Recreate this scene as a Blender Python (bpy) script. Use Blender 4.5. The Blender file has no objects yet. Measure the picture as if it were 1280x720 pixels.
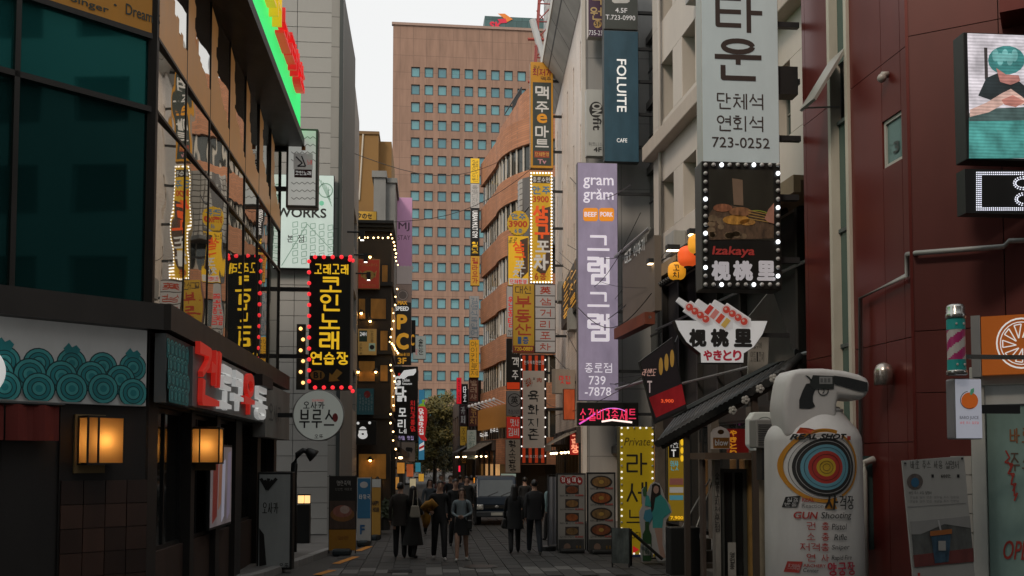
import bpy, math, random
from mathutils import Vector, Matrix
R = math.radians
random.seed(7)
scene = bpy.context.scene
COL = scene.collection

# ------------------------------------------------------------------ camera, sky, sun, exposure
FPX, CX, CY, CAMH, YAW, PITCH = 1244.0, 640.0, 508.8, 2.3, R(5), R(3)
cam_data = bpy.data.cameras.new('camera'); cam = bpy.data.objects.new('camera', cam_data); COL.objects.link(cam)
cam.location = (0, 0, CAMH); cam.rotation_euler = (R(90) + PITCH, 0, -YAW)
cam_data.sensor_width = 36; cam_data.lens = 36 * FPX / 1280; cam_data.shift_y = (CY - 360) / 1280
cam_data.clip_end = 3000; scene.camera = cam
SUN_EL, SUN_AZ = R(42), R(218)          # azimuth clockwise from +Y: behind the camera, to the left
world = bpy.data.worlds.new('World'); scene.world = world; world.use_nodes = True
wn = world.node_tree.nodes; wl = world.node_tree.links; wn.clear()
w_out = wn.new('ShaderNodeOutputWorld'); w_bg = wn.new('ShaderNodeBackground'); w_sky = wn.new('ShaderNodeTexSky')
w_sky.sky_type = 'NISHITA'; w_sky.sun_disc = False; w_sky.sun_elevation = SUN_EL; w_sky.sun_rotation = SUN_AZ
w_sky.dust_density = 4; w_sky.air_density = 1.0
w_mix = wn.new('ShaderNodeMix'); w_mix.data_type = 'RGBA'; w_mix.inputs[0].default_value = 0.86
w_mix.inputs[7].default_value = (11.2, 11.2, 11.0, 1)       # thin even cloud over the clear sky
wl.new(w_sky.outputs[0], w_mix.inputs[6]); wl.new(w_mix.outputs[2], w_bg.inputs[0]); wl.new(w_bg.outputs[0], w_out.inputs[0])
w_bg.inputs[1].default_value = 0.092
sun_d = bpy.data.lights.new('sun', 'SUN'); sun = bpy.data.objects.new('sun', sun_d); COL.objects.link(sun)
sun_d.energy = 1.5; sun_d.angle = R(12); sun_d.color = (1.0, 0.82, 0.66)
sd = Vector((math.sin(SUN_AZ) * math.cos(SUN_EL), math.cos(SUN_AZ) * math.cos(SUN_EL), math.sin(SUN_EL)))
sun.rotation_euler = sd.to_track_quat('Z', 'Y').to_euler(); sun.location = sd * 60
vs = scene.view_settings; vs.view_transform = 'Standard'; vs.look = 'None'; vs.gamma = 1; vs.use_curve_mapping = False
vs.exposure = 0.0

# ------------------------------------------------------------------ placing helpers
_fh = Vector((math.sin(YAW), math.cos(YAW), 0)); _rt = Vector((math.cos(YAW), -math.sin(YAW), 0)); _up = Vector((0, 0, 1))
_fw = _fh * math.cos(PITCH) + _up * math.sin(PITCH); _cu = _up * math.cos(PITCH) - _fh * math.sin(PITCH)
EYE = Vector((0, 0, CAMH))
def ray(px, py): return _fw * FPX + _rt * (px - CX) + _cu * (CY - py)
class Frame:
    """An upright plane: O on the ground, n its outward normal. Local axes: x right, y into the wall, z up."""
    def __init__(s, O, n):
        s.O = Vector(O); s.n = Vector((n[0], n[1], 0)).normalized(); s.u = _up.cross(s.n)
        s.M = Matrix(((s.u.x, -s.n.x, 0, s.O.x), (s.u.y, -s.n.y, 0, s.O.y), (0, 0, 1, s.O.z), (0, 0, 0, 1)))
    def uv(s, px, py, off=0.0):
        d = ray(px, py); o = s.O + s.n * off
        t = (o - EYE).dot(s.n) / d.dot(s.n); p = EYE + d * t - s.O
        return p.dot(s.u), p.z
    def pt(s, x, y, z): return s.M @ Vector((x, y, z))
def front(Y, px=531, py=574, yaw=0):
    d = ray(px, py); X = d.x / d.y * Y
    return Frame((X, Y, 0), (math.sin(R(yaw)), -math.cos(R(yaw)), 0))
def ground(px, Y, z=0):
    d = ray(px, 574); return Vector((d.x / d.y * Y, Y, z))

# ------------------------------------------------------------------ materials
_mats = {}
def pm(col, rough=0.55, metal=0.0, emit=0.0, var=0.12, scale=3.0, bump=0.0, spec=0.5, ecol=None, fine=0.0):
    key = (tuple(col), rough, metal, emit, var, scale, bump, spec, tuple(ecol) if ecol else None, fine)
    if key in _mats: return _mats[key]
    m = bpy.data.materials.new('paint_%d' % len(_mats)); m.use_nodes = True; m.diffuse_color = (*col, 1)
    N = m.node_tree.nodes; L = m.node_tree.links; b = N['Principled BSDF']
    b.inputs['Base Color'].default_value = (*col, 1); b.inputs['Roughness'].default_value = rough; b.inputs['Metallic'].default_value = metal
    b.inputs['Specular IOR Level'].default_value = spec
    if var > 0 or bump > 0:
        tc = N.new('ShaderNodeTexCoord'); nz = N.new('ShaderNodeTexNoise'); nz.inputs['Scale'].default_value = scale
        nz.inputs['Detail'].default_value = 6; nz.inputs['Roughness'].default_value = 0.62
        mp = N.new('ShaderNodeMapping'); mp.inputs['Scale'].default_value = (1, 1, 0.4); L.new(tc.outputs['Object'], mp.inputs[0]); L.new(mp.outputs[0], nz.inputs['Vector'])
        if var > 0:
            mr = N.new('ShaderNodeMapRange'); mr.inputs[1].default_value = 0.25; mr.inputs[2].default_value = 0.75
            mr.inputs[3].default_value = 1 - var; mr.inputs[4].default_value = 1 + var * 0.6
            L.new(nz.outputs['Fac'], mr.inputs[0])
            mx = N.new('ShaderNodeVectorMath'); mx.operation = 'SCALE'; mx.inputs[0].default_value = col
            L.new(mr.outputs[0], mx.inputs['Scale']); L.new(mx.outputs[0], b.inputs['Base Color'])
            rr = N.new('ShaderNodeMapRange'); rr.inputs[3].default_value = max(0.02, rough * 0.8); rr.inputs[4].default_value = min(1, rough * 1.2)
            L.new(nz.outputs['Fac'], rr.inputs[0]); L.new(rr.outputs[0], b.inputs['Roughness'])
        if bump > 0:
            bp = N.new('ShaderNodeBump'); bp.inputs['Strength'].default_value = bump; bp.inputs['Distance'].default_value = 0.02
            L.new(nz.outputs['Fac'], bp.inputs['Height']); L.new(bp.outputs[0], b.inputs['Normal'])
    if emit > 0:
        b.inputs['Emission Color'].default_value = (*(ecol or col), 1); b.inputs['Emission Strength'].default_value = emit
        if var > 0 and not ecol: L.new(mx.outputs[0], b.inputs['Emission Color'])
    _mats[key] = m; return m
def wall_mat(name, col, joint, bw, bh, mortar=0.012, rough=0.8, off=0.5, var=0.18, bump=0.25, streak=0.25):
    """Masonry or panel surface, upright: bricks of bw x bh metres laid along the object's x and z."""
    if name in _mats: return _mats[name]
    m = bpy.data.materials.new(name); m.use_nodes = True; m.diffuse_color = (*col, 1)
    N = m.node_tree.nodes; L = m.node_tree.links; b = N['Principled BSDF']; b.inputs['Roughness'].default_value = rough
    tc = N.new('ShaderNodeTexCoord'); sp = N.new('ShaderNodeSeparateXYZ'); cb = N.new('ShaderNodeCombineXYZ'); ad = N.new('ShaderNodeMath')
    L.new(tc.outputs['Object'], sp.inputs[0]); L.new(sp.outputs[0], ad.inputs[0]); L.new(sp.outputs[1], ad.inputs[1])
    L.new(ad.outputs[0], cb.inputs[0]); L.new(sp.outputs[2], cb.inputs[1])
    br = N.new('ShaderNodeTexBrick'); br.offset = off; br.inputs['Scale'].default_value = 1
    br.inputs['Brick Width'].default_value = bw; br.inputs['Row Height'].default_value = bh; br.inputs['Mortar Size'].default_value = mortar
    br.inputs['Color1'].default_value = (*[c * (1 + var) for c in col], 1); br.inputs['Color2'].default_value = (*[c * (1 - var) for c in col], 1)
    br.inputs['Mortar'].default_value = (*joint, 1); L.new(cb.outputs[0], br.inputs['Vector'])
    nz = N.new('ShaderNodeTexNoise'); nz.inputs['Scale'].default_value = 0.7; nz.inputs['Detail'].default_value = 7
    mp = N.new('ShaderNodeMapping'); mp.inputs['Scale'].default_value = (1.6, 1.6, 0.25)
    L.new(tc.outputs['Object'], mp.inputs[0]); L.new(mp.outputs[0], nz.inputs['Vector'])
    mr = N.new('ShaderNodeMapRange'); mr.inputs[1].default_value = 0.3; mr.inputs[2].default_value = 0.7
    mr.inputs[3].default_value = 1 - streak; mr.inputs[4].default_value = 1.08; L.new(nz.outputs['Fac'], mr.inputs[0])
    mx = N.new('ShaderNodeVectorMath'); mx.operation = 'SCALE'; L.new(br.outputs['Color'], mx.inputs[0]); L.new(mr.outputs[0], mx.inputs['Scale'])
    L.new(mx.outputs[0], b.inputs['Base Color'])
    bp = N.new('ShaderNodeBump'); bp.inputs['Strength'].default_value = bump; bp.inputs['Distance'].default_value = 0.01; bp.invert = True
    L.new(br.outputs['Fac'], bp.inputs['Height']); L.new(bp.outputs[0], b.inputs['Normal'])
    _mats[name] = m; return m
def glass_mat(name, col, rough=0.03, metal=0.85, wave=0.02, wscale=0.8):
    """Coated facade glass: dark, mirror-like, faintly uneven."""
    if name in _mats: return _mats[name]
    m = bpy.data.materials.new(name); m.use_nodes = True; m.diffuse_color = (*col, 1)
    N = m.node_tree.nodes; L = m.node_tree.links; b = N['Principled BSDF']
    b.inputs['Base Color'].default_value = (*col, 1); b.inputs['Roughness'].default_value = rough; b.inputs['Metallic'].default_value = metal
    tc = N.new('ShaderNodeTexCoord'); nz = N.new('ShaderNodeTexNoise'); nz.inputs['Scale'].default_value = wscale; nz.inputs['Detail'].default_value = 1
    bp = N.new('ShaderNodeBump'); bp.inputs['Strength'].default_value = wave; bp.inputs['Distance'].default_value = 0.3
    L.new(tc.outputs['Object'], nz.inputs['Vector']); L.new(nz.outputs['Fac'], bp.inputs['Height']); L.new(bp.outputs[0], b.inputs['Normal'])
    _mats[name] = m; return m
BLACK = pm((0.012, 0.013, 0.013), 0.5); DKMETAL = pm((0.03, 0.032, 0.034), 0.45, 0.3); GREYMETAL = pm((0.3, 0.31, 0.31), 0.45, 0.6)
WHITE = pm((0.72, 0.72, 0.7), 0.5); CREAM = pm((0.62, 0.56, 0.48), 0.6)

# ------------------------------------------------------------------ mesh building
class MB:
    def __init__(s): s.v = []; s.f = []; s.mi = []
    def add(s, vs_, fs, mi=0):
        b = len(s.v); s.v += [tuple(p) for p in vs_]; s.f += [tuple(i + b for i in f) for f in fs]; s.mi += [mi] * len(fs); return s
    def box(s, x0, x1, y0, y1, z0, z1, mi=0):
        return s.add([(x0,y0,z0),(x1,y0,z0),(x1,y1,z0),(x0,y1,z0),(x0,y0,z1),(x1,y0,z1),(x1,y1,z1),(x0,y1,z1)],
            [(0,3,2,1),(4,5,6,7),(0,1,5,4),(1,2,6,5),(2,3,7,6),(3,0,4,7)], mi)
    def prism(s, pts, y0, y1, mi=0):
        """polygon in x,z (either winding) extruded from y0 (front) to y1"""
        a = sum(pts[i][0] * pts[(i+1) % len(pts)][1] - pts[(i+1) % len(pts)][0] * pts[i][1] for i in range(len(pts)))
        if a < 0: pts = pts[::-1]
        n = len(pts)
        return s.add([(x, y0, z) for x, z in pts] + [(x, y1, z) for x, z in pts],
            [tuple(range(n)), tuple(range(2*n-1, n-1, -1))] + [(i, i+n, (i+1) % n + n, (i+1) % n) for i in range(n)], mi)
    def tube(s, pts, r, n=8, mi=0, cap=True):
        pts = [Vector(p) for p in pts]; rs = r if isinstance(r, (list, tuple)) else [r] * len(pts); vs_ = []; fs = []
        for k, p in enumerate(pts):
            d = (pts[min(k+1, len(pts)-1)] - pts[max(k-1, 0)]).normalized()
            a = d.cross(Vector((0, 0, 1)) if abs(d.z) < 0.9 else Vector((1, 0, 0))).normalized(); c = d.cross(a)
            vs_ += [p + (a * math.cos(2*math.pi*i/n) + c * math.sin(2*math.pi*i/n)) * rs[k] for i in range(n)]
        for k in range(len(pts) - 1):
            for i in range(n): fs.append((k*n+i, k*n+(i+1) % n, (k+1)*n+(i+1) % n, (k+1)*n+i))
        if cap: fs += [tuple(range(n-1, -1, -1)), tuple(range((len(pts)-1)*n, len(pts)*n))]
        return s.add(vs_, fs, mi)
    def ball(s, c, r, seg=10, ring=6, mi=0):
        rx, ry, rz = r if isinstance(r, (list, tuple)) else (r, r, r); vs_ = []; fs = []
        vs_.append((c[0], c[1], c[2] + rz))
        for j in range(1, ring):
            t = math.pi * j / ring
            for i in range(seg):
                a = 2 * math.pi * i / seg; vs_.append((c[0] + rx*math.sin(t)*math.cos(a), c[1] + ry*math.sin(t)*math.sin(a), c[2] + rz*math.cos(t)))
        vs_.append((c[0], c[1], c[2] - rz)); e = len(vs_) - 1
        for i in range(seg):
            fs.append((0, 1+i, 1+(i+1) % seg)); fs.append((e, e-seg+(i+1) % seg, e-seg+i))
            for j in range(ring-2): fs.append((1+j*seg+i, 1+(j+1)*seg+i, 1+(j+1)*seg+(i+1) % seg, 1+j*seg+(i+1) % seg))
        return s.add(vs_, fs, mi)
    def lathe(s, prof, n=16, c=(0, 0, 0), mi=0, sy=1.0):
        vs_ = []; fs = []
        for r, z in prof: vs_ += [(c[0] + r*math.cos(2*math.pi*i/n), c[1] + sy*r*math.sin(2*math.pi*i/n), c[2] + z) for i in range(n)]
        for k in range(len(prof)-1):
            for i in range(n): fs.append((k*n+i, k*n+(i+1) % n, (k+1)*n+(i+1) % n, (k+1)*n+i))
        fs += [tuple(range(n-1, -1, -1)), tuple(range((len(prof)-1)*n, len(prof)*n))]
        return s.add(vs_, fs, mi)
    def mesh(s, name, mats):
        me = bpy.data.meshes.new(name); me.from_pydata(s.v, [], s.f)
        for m in (mats if isinstance(mats, (list, tuple)) else [mats]): me.materials.append(m)
        if any(s.mi): me.polygons.foreach_set('material_index', s.mi)
        return me
    def build(s, name, mat, parent=None, smooth=False, bevel=0, M=None, seg=2):
        me = s.mesh(name, mat); o = bpy.data.objects.new(name, me); COL.objects.link(o); o.parent = parent
        if M is not None: o.matrix_basis = M
        if smooth: me.polygons.foreach_set('use_smooth', [True] * len(me.polygons))
        if bevel:
            b = o.modifiers.new('bevel', 'BEVEL'); b.width = bevel; b.segments = seg; b.limit_method = 'ANGLE'; b.angle_limit = R(40)
        return o
def instance(me, name, parent, M=None, loc=None):
    o = bpy.data.objects.new(name, me); COL.objects.link(o); o.parent = parent
    if M is not None: o.matrix_basis = M
    if loc is not None: o.location = loc
    return o
def tag(o, label=None, cat=None, group=None, kind=None):
    if label: o['label'] = label
    if cat: o['category'] = cat
    if group: o['group'] = group
    if kind: o['kind'] = kind
    return o
def thing(name, label, cat, frame, group=None):
    o = bpy.data.objects.new(name, None); COL.objects.link(o); o.empty_display_size = 0.2
    o.matrix_basis = frame.M if isinstance(frame, Frame) else frame
    return tag(o, label, cat, group)

# ------------------------------------------------------------------ lettering
_txt = {}
def glyphs(s, shear=0.0):
    if (s, shear) in _txt: return _txt[(s, shear)]
    cu = bpy.data.curves.new('text', 'FONT'); cu.body = s; cu.size = 1; cu.resolution_u = 3; cu.shear = shear
    o = bpy.data.objects.new('text', cu)
    me = bpy.data.meshes.new_from_object(o)
    vs_ = [(v.co.x, v.co.y) for v in me.vertices]; fs = [tuple(p.vertices) for p in me.polygons]
    bpy.data.objects.remove(o); bpy.data.curves.remove(cu); bpy.data.meshes.remove(me)
    x0 = min(v[0] for v in vs_); x1 = max(v[0] for v in vs_); z0 = min(v[1] for v in vs_); z1 = max(v[1] for v in vs_)
    # two triangles lists: normalised to the unit box, with the box's own aspect
    r = ([((x-x0)/max(1e-6, x1-x0), (z-z0)/max(1e-6, z1-z0)) for x, z in vs_], fs, (x1-x0), (z1-z0)); _txt[(s, shear)] = r; return r
def font_mesh(mb, s, x0, x1, z0, z1, y, weight=0.0, shear=0.0, mi=0, rot=False):
    """letters filling the box; weight = stroke swelling as a share of the letter height"""
    vs_, fs, w, h = glyphs(s, shear)
    r = weight * (min(x1 - x0, (z1 - z0) / max(1, len(s)) * 1.2) if rot else min(z1 - z0, (x1 - x0) / max(1, len(s)) * 1.2))
    if rot: vs_ = [(b, 1 - a) for a, b in vs_]
    ax, az = (x1 - x0) - 2*r, (z1 - z0) - 2*r
    offs = [(0, 0)] if r == 0 else [(0, 0)] + [(r*math.cos(2*math.pi*k/8), r*math.sin(2*math.pi*k/8)) for k in range(8)]
    for k, (dx, dz) in enumerate(offs):
        mb.add([(x0 + r + dx + a*ax, y - 0.00025*k, z0 + r + dz + b*az) for a, b in vs_], fs, mi)
    return mb
# Hangul is drawn from its strokes, like sign lettering: every letter is a set of bars of one thickness
_GI = [(0, 1), (1, 1), (1, 0)]; _GL = [(0, 1), (.95, 1), (.82, .5), (.3, 0)]
_CON = {'ㄱ': [_GI], 'ㄴ': [[(0, 1), (0, 0), (1, 0)]], 'ㄷ': [[(1, 1), (0, 1), (0, 0), (1, 0)]], 'ㄹ': [[(0, 1), (1, 1), (1, .5), (0, .5), (0, 0), (1, 0)]],
 'ㅁ': [[(0, 0), (0, 1), (1, 1), (1, 0), (0, 0)]], 'ㅂ': [[(0, 1), (0, 0), (1, 0), (1, 1)], [(0, .5), (1, .5)]], 'ㅅ': [[(.5, 1), (.45, .6), (0, 0)], [(.47, .62), (1, 0)]],
 'ㅇ': ['o'], 'ㅈ': [[(0, 1), (1, 1)], [(.5, 1), (.42, .5), (0, 0)], [(.46, .55), (1, 0)]], 'ㅊ': [[(.3, 1.05), (.7, 1.05)], [(0, .76), (1, .76)], [(.5, .76), (.42, .4), (0, 0)], [(.47, .42), (1, 0)]],
 'ㅋ': [_GI, [(0, .5), (1, .5)]], 'ㅌ': [[(1, 1), (0, 1), (0, 0), (1, 0)], [(0, .5), (1, .5)]], 'ㅍ': [[(0, 1), (1, 1)], [(0, 0), (1, 0)], [(.28, 1), (.28, 0)], [(.72, 1), (.72, 0)]],
 'ㅎ': [[(.3, 1.05), (.7, 1.05)], [(0, .76), (1, .76)], 'h']}
_DBL = {'ㄲ': 'ㄱㄱ', 'ㄸ': 'ㄷㄷ', 'ㅃ': 'ㅂㅂ', 'ㅆ': 'ㅅㅅ', 'ㅉ': 'ㅈㅈ', 'ㄳ': 'ㄱㅅ', 'ㄵ': 'ㄴㅈ', 'ㄶ': 'ㄴㅎ', 'ㄺ': 'ㄹㄱ', 'ㄻ': 'ㄹㅁ', 'ㄼ': 'ㄹㅂ', 'ㄽ': 'ㄹㅅ', 'ㄾ': 'ㄹㅌ', 'ㄿ': 'ㄹㅍ', 'ㅀ': 'ㄹㅎ', 'ㅄ': 'ㅂㅅ'}
_L = 'ㄱㄲㄴㄷㄸㄹㅁㅂㅃㅅㅆㅇㅈㅉㅊㅋㅌㅍㅎ'; _V = 'ㅏㅐㅑㅒㅓㅔㅕㅖㅗㅘㅙㅚㅛㅜㅝㅞㅟㅠㅡㅢㅣ'; _T = ' ㄱㄲㄳㄴㄵㄶㄷㄹㄺㄻㄼㄽㄾㄿㅀㅁㅂㅄㅅㅆㅇㅈㅊㅋㅌㅍㅎ'
_VV = {'ㅏ': [[(.25, 1), (.25, 0)], [(.25, .52), (1, .52)]], 'ㅑ': [[(.25, 1), (.25, 0)], [(.25, .65), (1, .65)], [(.25, .35), (1, .35)]], 'ㅓ': [[(1, 1), (1, 0)], [(0, .52), (1, .52)]],
 'ㅕ': [[(1, 1), (1, 0)], [(0, .66), (1, .66)], [(0, .36), (1, .36)]], 'ㅣ': [[(.7, 1), (.7, 0)]], 'ㅐ': [[(.15, .97), (.15, .03)], [(.15, .52), (1, .52)], [(1, 1), (1, 0)]],
 'ㅔ': [[(.45, .97), (.45, .03)], [(-.1, .52), (.45, .52)], [(1, 1), (1, 0)]], 'ㅒ': [[(.15, 1), (.15, 0)], [(.15, .65), (1, .65)], [(.15, .35), (1, .35)], [(1, 1), (1, 0)]], 'ㅖ': [[(.45, 1), (.45, 0)], [(-.1, .65), (.45, .65)], [(-.1, .35), (.45, .35)], [(1, 1), (1, 0)]]}
_VH = {'ㅗ': [[(0, 0), (1, 0)], [(.5, 0), (.5, 1)]], 'ㅛ': [[(0, 0), (1, 0)], [(.32, 0), (.32, 1)], [(.68, 0), (.68, 1)]], 'ㅜ': [[(0, .9), (1, .9)], [(.5, .9), (.5, 0)]], 'ㅠ': [[(0, .9), (1, .9)], [(.32, .9), (.32, 0)], [(.68, .9), (.68, 0)]], 'ㅡ': [[(0, .4), (1, .4)]]}
_VM = {'ㅘ': 'ㅗㅏ', 'ㅙ': 'ㅗㅐ', 'ㅚ': 'ㅗㅣ', 'ㅝ': 'ㅜㅓ', 'ㅞ': 'ㅜㅔ', 'ㅟ': 'ㅜㅣ', 'ㅢ': 'ㅡㅣ'}
def _put(out, strokes, b):
    x0, y0, x1, y1 = b
    for st in strokes:
        if isinstance(st, str):
            lo, hi, wd = (0, 1, .5) if st == 'o' else (0, .55, .42)
            out.append([(x0 + (x1-x0)*(.5 + wd*math.cos(2*math.pi*k/16)), y0 + (y1-y0)*((lo+hi)/2 + (hi-lo)/2*math.sin(2*math.pi*k/16))) for k in range(17)])
        else: out.append([(x0 + (x1-x0)*x, y0 + (y1-y0)*y) for x, y in st])
def _con(out, c, b, left=False):
    if c in _DBL:
        x0, y0, x1, y1 = b; m = (x0+x1)/2; g = (x1-x0)*.06; _con(out, _DBL[c][0], (x0, y0, m-g, y1)); _con(out, _DBL[c][1], (m+g, y0, x1, y1)); return
    st = _CON[c]
    if left and c in 'ㄱㅋ': st = [_GL] + st[1:]
    _put(out, st, b)
def hangul(ch):
    n = ord(ch) - 0xac00; l, v, t = _L[n // 588], _V[n % 588 // 28], _T[n % 28]; out = []; f = t != ' '
    if v in _VV:
        _con(out, l, (0, .52, .5, 1) if f else (0, .14, .5, .92), True); _put(out, _VV[v], (.64, .4, 1, 1) if f else (.64, 0, 1, 1))
        if f: _con(out, t, (.2, 0, 1, .3))
    elif v in _VH:
        _con(out, l, (.15, .7, .85, 1) if f else (.14, .52, .86, 1)); _put(out, _VH[v], (0, .42, 1, .58) if f else (0, .04, 1, .38))
        if f: _con(out, t, (.14, 0, .86, .28))
    else:
        a, b = _VM[v]; _con(out, l, (0, .66, .56, 1) if f else (0, .5, .56, 1)); _put(out, _VH[a], (0, .4, .62, .55) if f else (0, .14, .62, .38)); _put(out, _VV[b], (.74, .36, 1, 1) if f else (.72, 0, 1, 1))
        if f: _con(out, t, (.2, 0, 1, .26))
    return out
def is_h(c): return 0xac00 <= ord(c) < 0xd7a4
def strokes_mesh(mb, polys, th, y, mi=0, brush=False, thick=0.0):
    k = 0
    def put(c, yk):
        if thick: mb.prism(c, yk, yk + thick, mi)
        else: mb.add([(p[0], yk, p[1]) for p in c], [tuple(range(len(c)))], mi)
    for P in polys:
        P = [Vector(p) for p in P]; n = len(P); tot = sum((P[i+1]-P[i]).length for i in range(n-1)) or 1; run = 0
        for i in range(n-1):
            d = P[i+1]-P[i]; ln = d.length
            if ln < 1e-6: continue
            d /= ln; q = Vector((-d.y, d.x)); t0 = run/tot; run += ln; t1 = run/tot
            h0, h1 = (th/2*(1.25-.65*t0), th/2*(1.25-.65*t1)) if brush else (th/2, th/2)
            e0 = d*h0*.9 if i == 0 and n < 10 else Vector((0, 0)); e1 = d*h1*.9 if i == n-2 and n < 10 else Vector((0, 0)); yk = y - .00006*k; k += 1
            put([tuple(p) for p in (P[i]-e0-q*h0, P[i+1]+e1-q*h1, P[i+1]+e1+q*h1, P[i]-e0+q*h0)], yk)
            if i < n-2:
                yk = y - .00006*k; k += 1; put([(P[i+1].x + h1*math.cos(math.pi*j/4 + .39), P[i+1].y + h1*math.sin(math.pi*j/4 + .39)) for j in range(8)], yk)
def letter_mesh(mb, s, x0, x1, z0, z1, y, weight=0.0, shear=0.0, mi=0, rot=False, brush=False, thick=0.0):
    if not any(is_h(c) for c in s): return font_mesh(mb, s, x0, x1, z0, z1, y, weight, shear, mi, rot)
    ws = [1.0 if is_h(c) else (.45 if c == ' ' else .62) for c in s]; gap = .16; tot = sum(ws) + gap*(len(s)-1); cw = (x1-x0)/tot; x = x0
    th = (.085 + weight*1.1) * min(z1-z0, cw*1.15)
    for c, w in zip(s, ws):
        if is_h(c):
            a, b, c0, d = x + th/2, x + cw*w - th/2, z0 + th/2, z1 - th/2
            sl = lambda p: (a + (b-a)*p[0] + shear*(p[1]-.5)*(d-c0), c0 + (d-c0)*p[1])
            strokes_mesh(mb, [[sl(p) for p in P] for P in hangul(c)], th, y, mi, brush, thick)
        elif c != ' ': font_mesh(mb, c, x + cw*.03, x + cw*(w-.03), z0, z1, y, weight, shear, mi)
        x += cw*(w+gap)
    return mb
class Board:
    """A flat board seen by the camera: everything on it is given in photo pixels and lands on its face in metres."""
    def __init__(s, root, frame, y=0.0):
        s.root = root; s.F = frame; s.y = y          # y: local depth of the face
    def xz(s, px, py): return s.F.uv(px, py, -s.y)
    def rect(s, x0, y0, x1, y1):
        a = s.xz(x0, (y0+y1)/2)[0]; b = s.xz(x1, (y0+y1)/2)[0]; c = s.xz((x0+x1)/2, y0)[1]; d = s.xz((x0+x1)/2, y1)[1]
        return min(a, b), max(a, b), min(c, d), max(c, d)
    def text(s, t, x0, y0, x1, y1, mat, w=0.0, layer=1, shear=0.0, name='lettering', parent=None, ext=0.0, rot=False, brush=False):
        a, b, c, d = s.rect(x0, y0, x1, y1); mb = MB()
        letter_mesh(mb, t, a, b, c, d, s.y - 0.004 * layer - ext, w, shear, rot=rot, brush=brush)
        for k in range(1, int(ext / 0.02) + 1): letter_mesh(mb, t, a, b, c, d, s.y - 0.004 * layer - ext + 0.02 * k, w, shear, rot=rot, brush=brush)
        return mb.build(name, mat, parent or s.root)
    def vtext(s, t, x0, y0, x1, y1, mat, w=0.0, layer=1, gap=0.12, name='lettering', **k):
        h = (y1 - y0) / len(t)
        for i, ch in enumerate(t):
            if ch.strip(): s.text(ch, x0, y0 + h*(i + gap/2), x1, y0 + h*(i + 1 - gap/2), mat, w, layer, name=name, **k)
    def panel(s, x0, y0, x1, y1, mat, layer=1, name='panel', thick=0.003, parent=None):
        a, b, c, d = s.rect(x0, y0, x1, y1); yy = s.y - 0.004 * layer
        return MB().box(a, b, yy, yy + thick, c, d).build(name, mat, parent or s.root)
    def shape(s, pts, mat, layer=1, name='emblem', thick=0.003, parent=None):
        yy = s.y - 0.004 * layer
        return MB().prism([s.xz(*p) for p in pts], yy, yy + thick).build(name, mat, parent or s.root)
    def disc(s, cx, cy, rx, ry, mat, layer=1, name='emblem', n=24, a0=0, a1=360, thick=0.003, parent=None):
        pts = [(cx + rx*math.cos(R(a0 + (a1-a0)*i/n)), cy + ry*math.sin(R(a0 + (a1-a0)*i/n))) for i in range(n if a1-a0 == 360 else n+1)]
        return s.shape(pts, mat, layer, name, thick, parent)
    def ring(s, cx, cy, r0, r1, mat, layer=1, name='emblem', n=28, a0=0, a1=360, aspect=1.0, parent=None):
        mb = MB(); yy = s.y - 0.004 * layer; vs_ = []; full = a1 - a0 == 360; m = n if full else n + 1
        for i in range(m):
            a = R(a0 + (a1-a0)*i/n)
            for r in (r0, r1): x, z = s.xz(cx + r*math.cos(a), cy + r*aspect*math.sin(a)); vs_.append((x, yy, z))
        fs = [(2*i, 2*((i+1) % m), 2*((i+1) % m)+1, 2*i+1) for i in range(n)]
        return mb.add(vs_, fs).build(name, mat, parent or s.root)
    def line(s, pts, wpx, mat, layer=1, name='emblem', parent=None):
        yy = s.y - 0.004 * layer; mb = MB(); P = [Vector((*s.xz(*p), 0)) for p in pts]
        w = abs(s.xz(pts[0][0] + wpx/2, pts[0][1])[0] - s.xz(*pts[0])[0])
        for k in range(len(P)-1):
            d = (P[k+1]-P[k]).normalized(); q = Vector((-d.y, d.x, 0)) * w; yk = yy - 0.0003*k
            mb.add([(v.x, yk, v.y) for v in (P[k]-q, P[k+1]-q, P[k+1]+q, P[k]+q)], [(0, 1, 2, 3)])
        return mb.build(name, mat, parent or s.root)
BULB_OFF = pm((0.45, 0.46, 0.46), 0.3)
def bulb_on(col=(1, 1, 1), e=2.0): return pm(col, 0.3, 0, e, var=0)
_bulbme = {}
def bulbs(S, pts, rpx, mats, name='bulb'):
    """a row of lamps standing proud of the board; mats cycles"""
    for k, (px, py) in enumerate(pts):
        x, z = S.xz(px, py); r = abs(S.xz(px + rpx, py)[0] - x); m = mats[k % len(mats)]
        key = (round(r, 3), m.name)
        if key not in _bulbme:
            me = MB().ball((0, 0, 0), r, 8, 6).mesh('bulb', m); me.polygons.foreach_set('use_smooth', [True]*len(me.polygons)); _bulbme[key] = me
        instance(_bulbme[key], name, S.root, loc=(x, S.y - r * 0.6, z))
def perim(x0, y0, x1, y1, nx, ny):
    p = [(x0 + (x1-x0)*i/nx, y0) for i in range(nx)] + [(x1, y0 + (y1-y0)*i/ny) for i in range(ny)]
    return p + [(x1 - (x1-x0)*i/nx, y1) for i in range(nx)] + [(x0, y1 - (y1-y0)*i/ny) for i in range(ny)]
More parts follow.
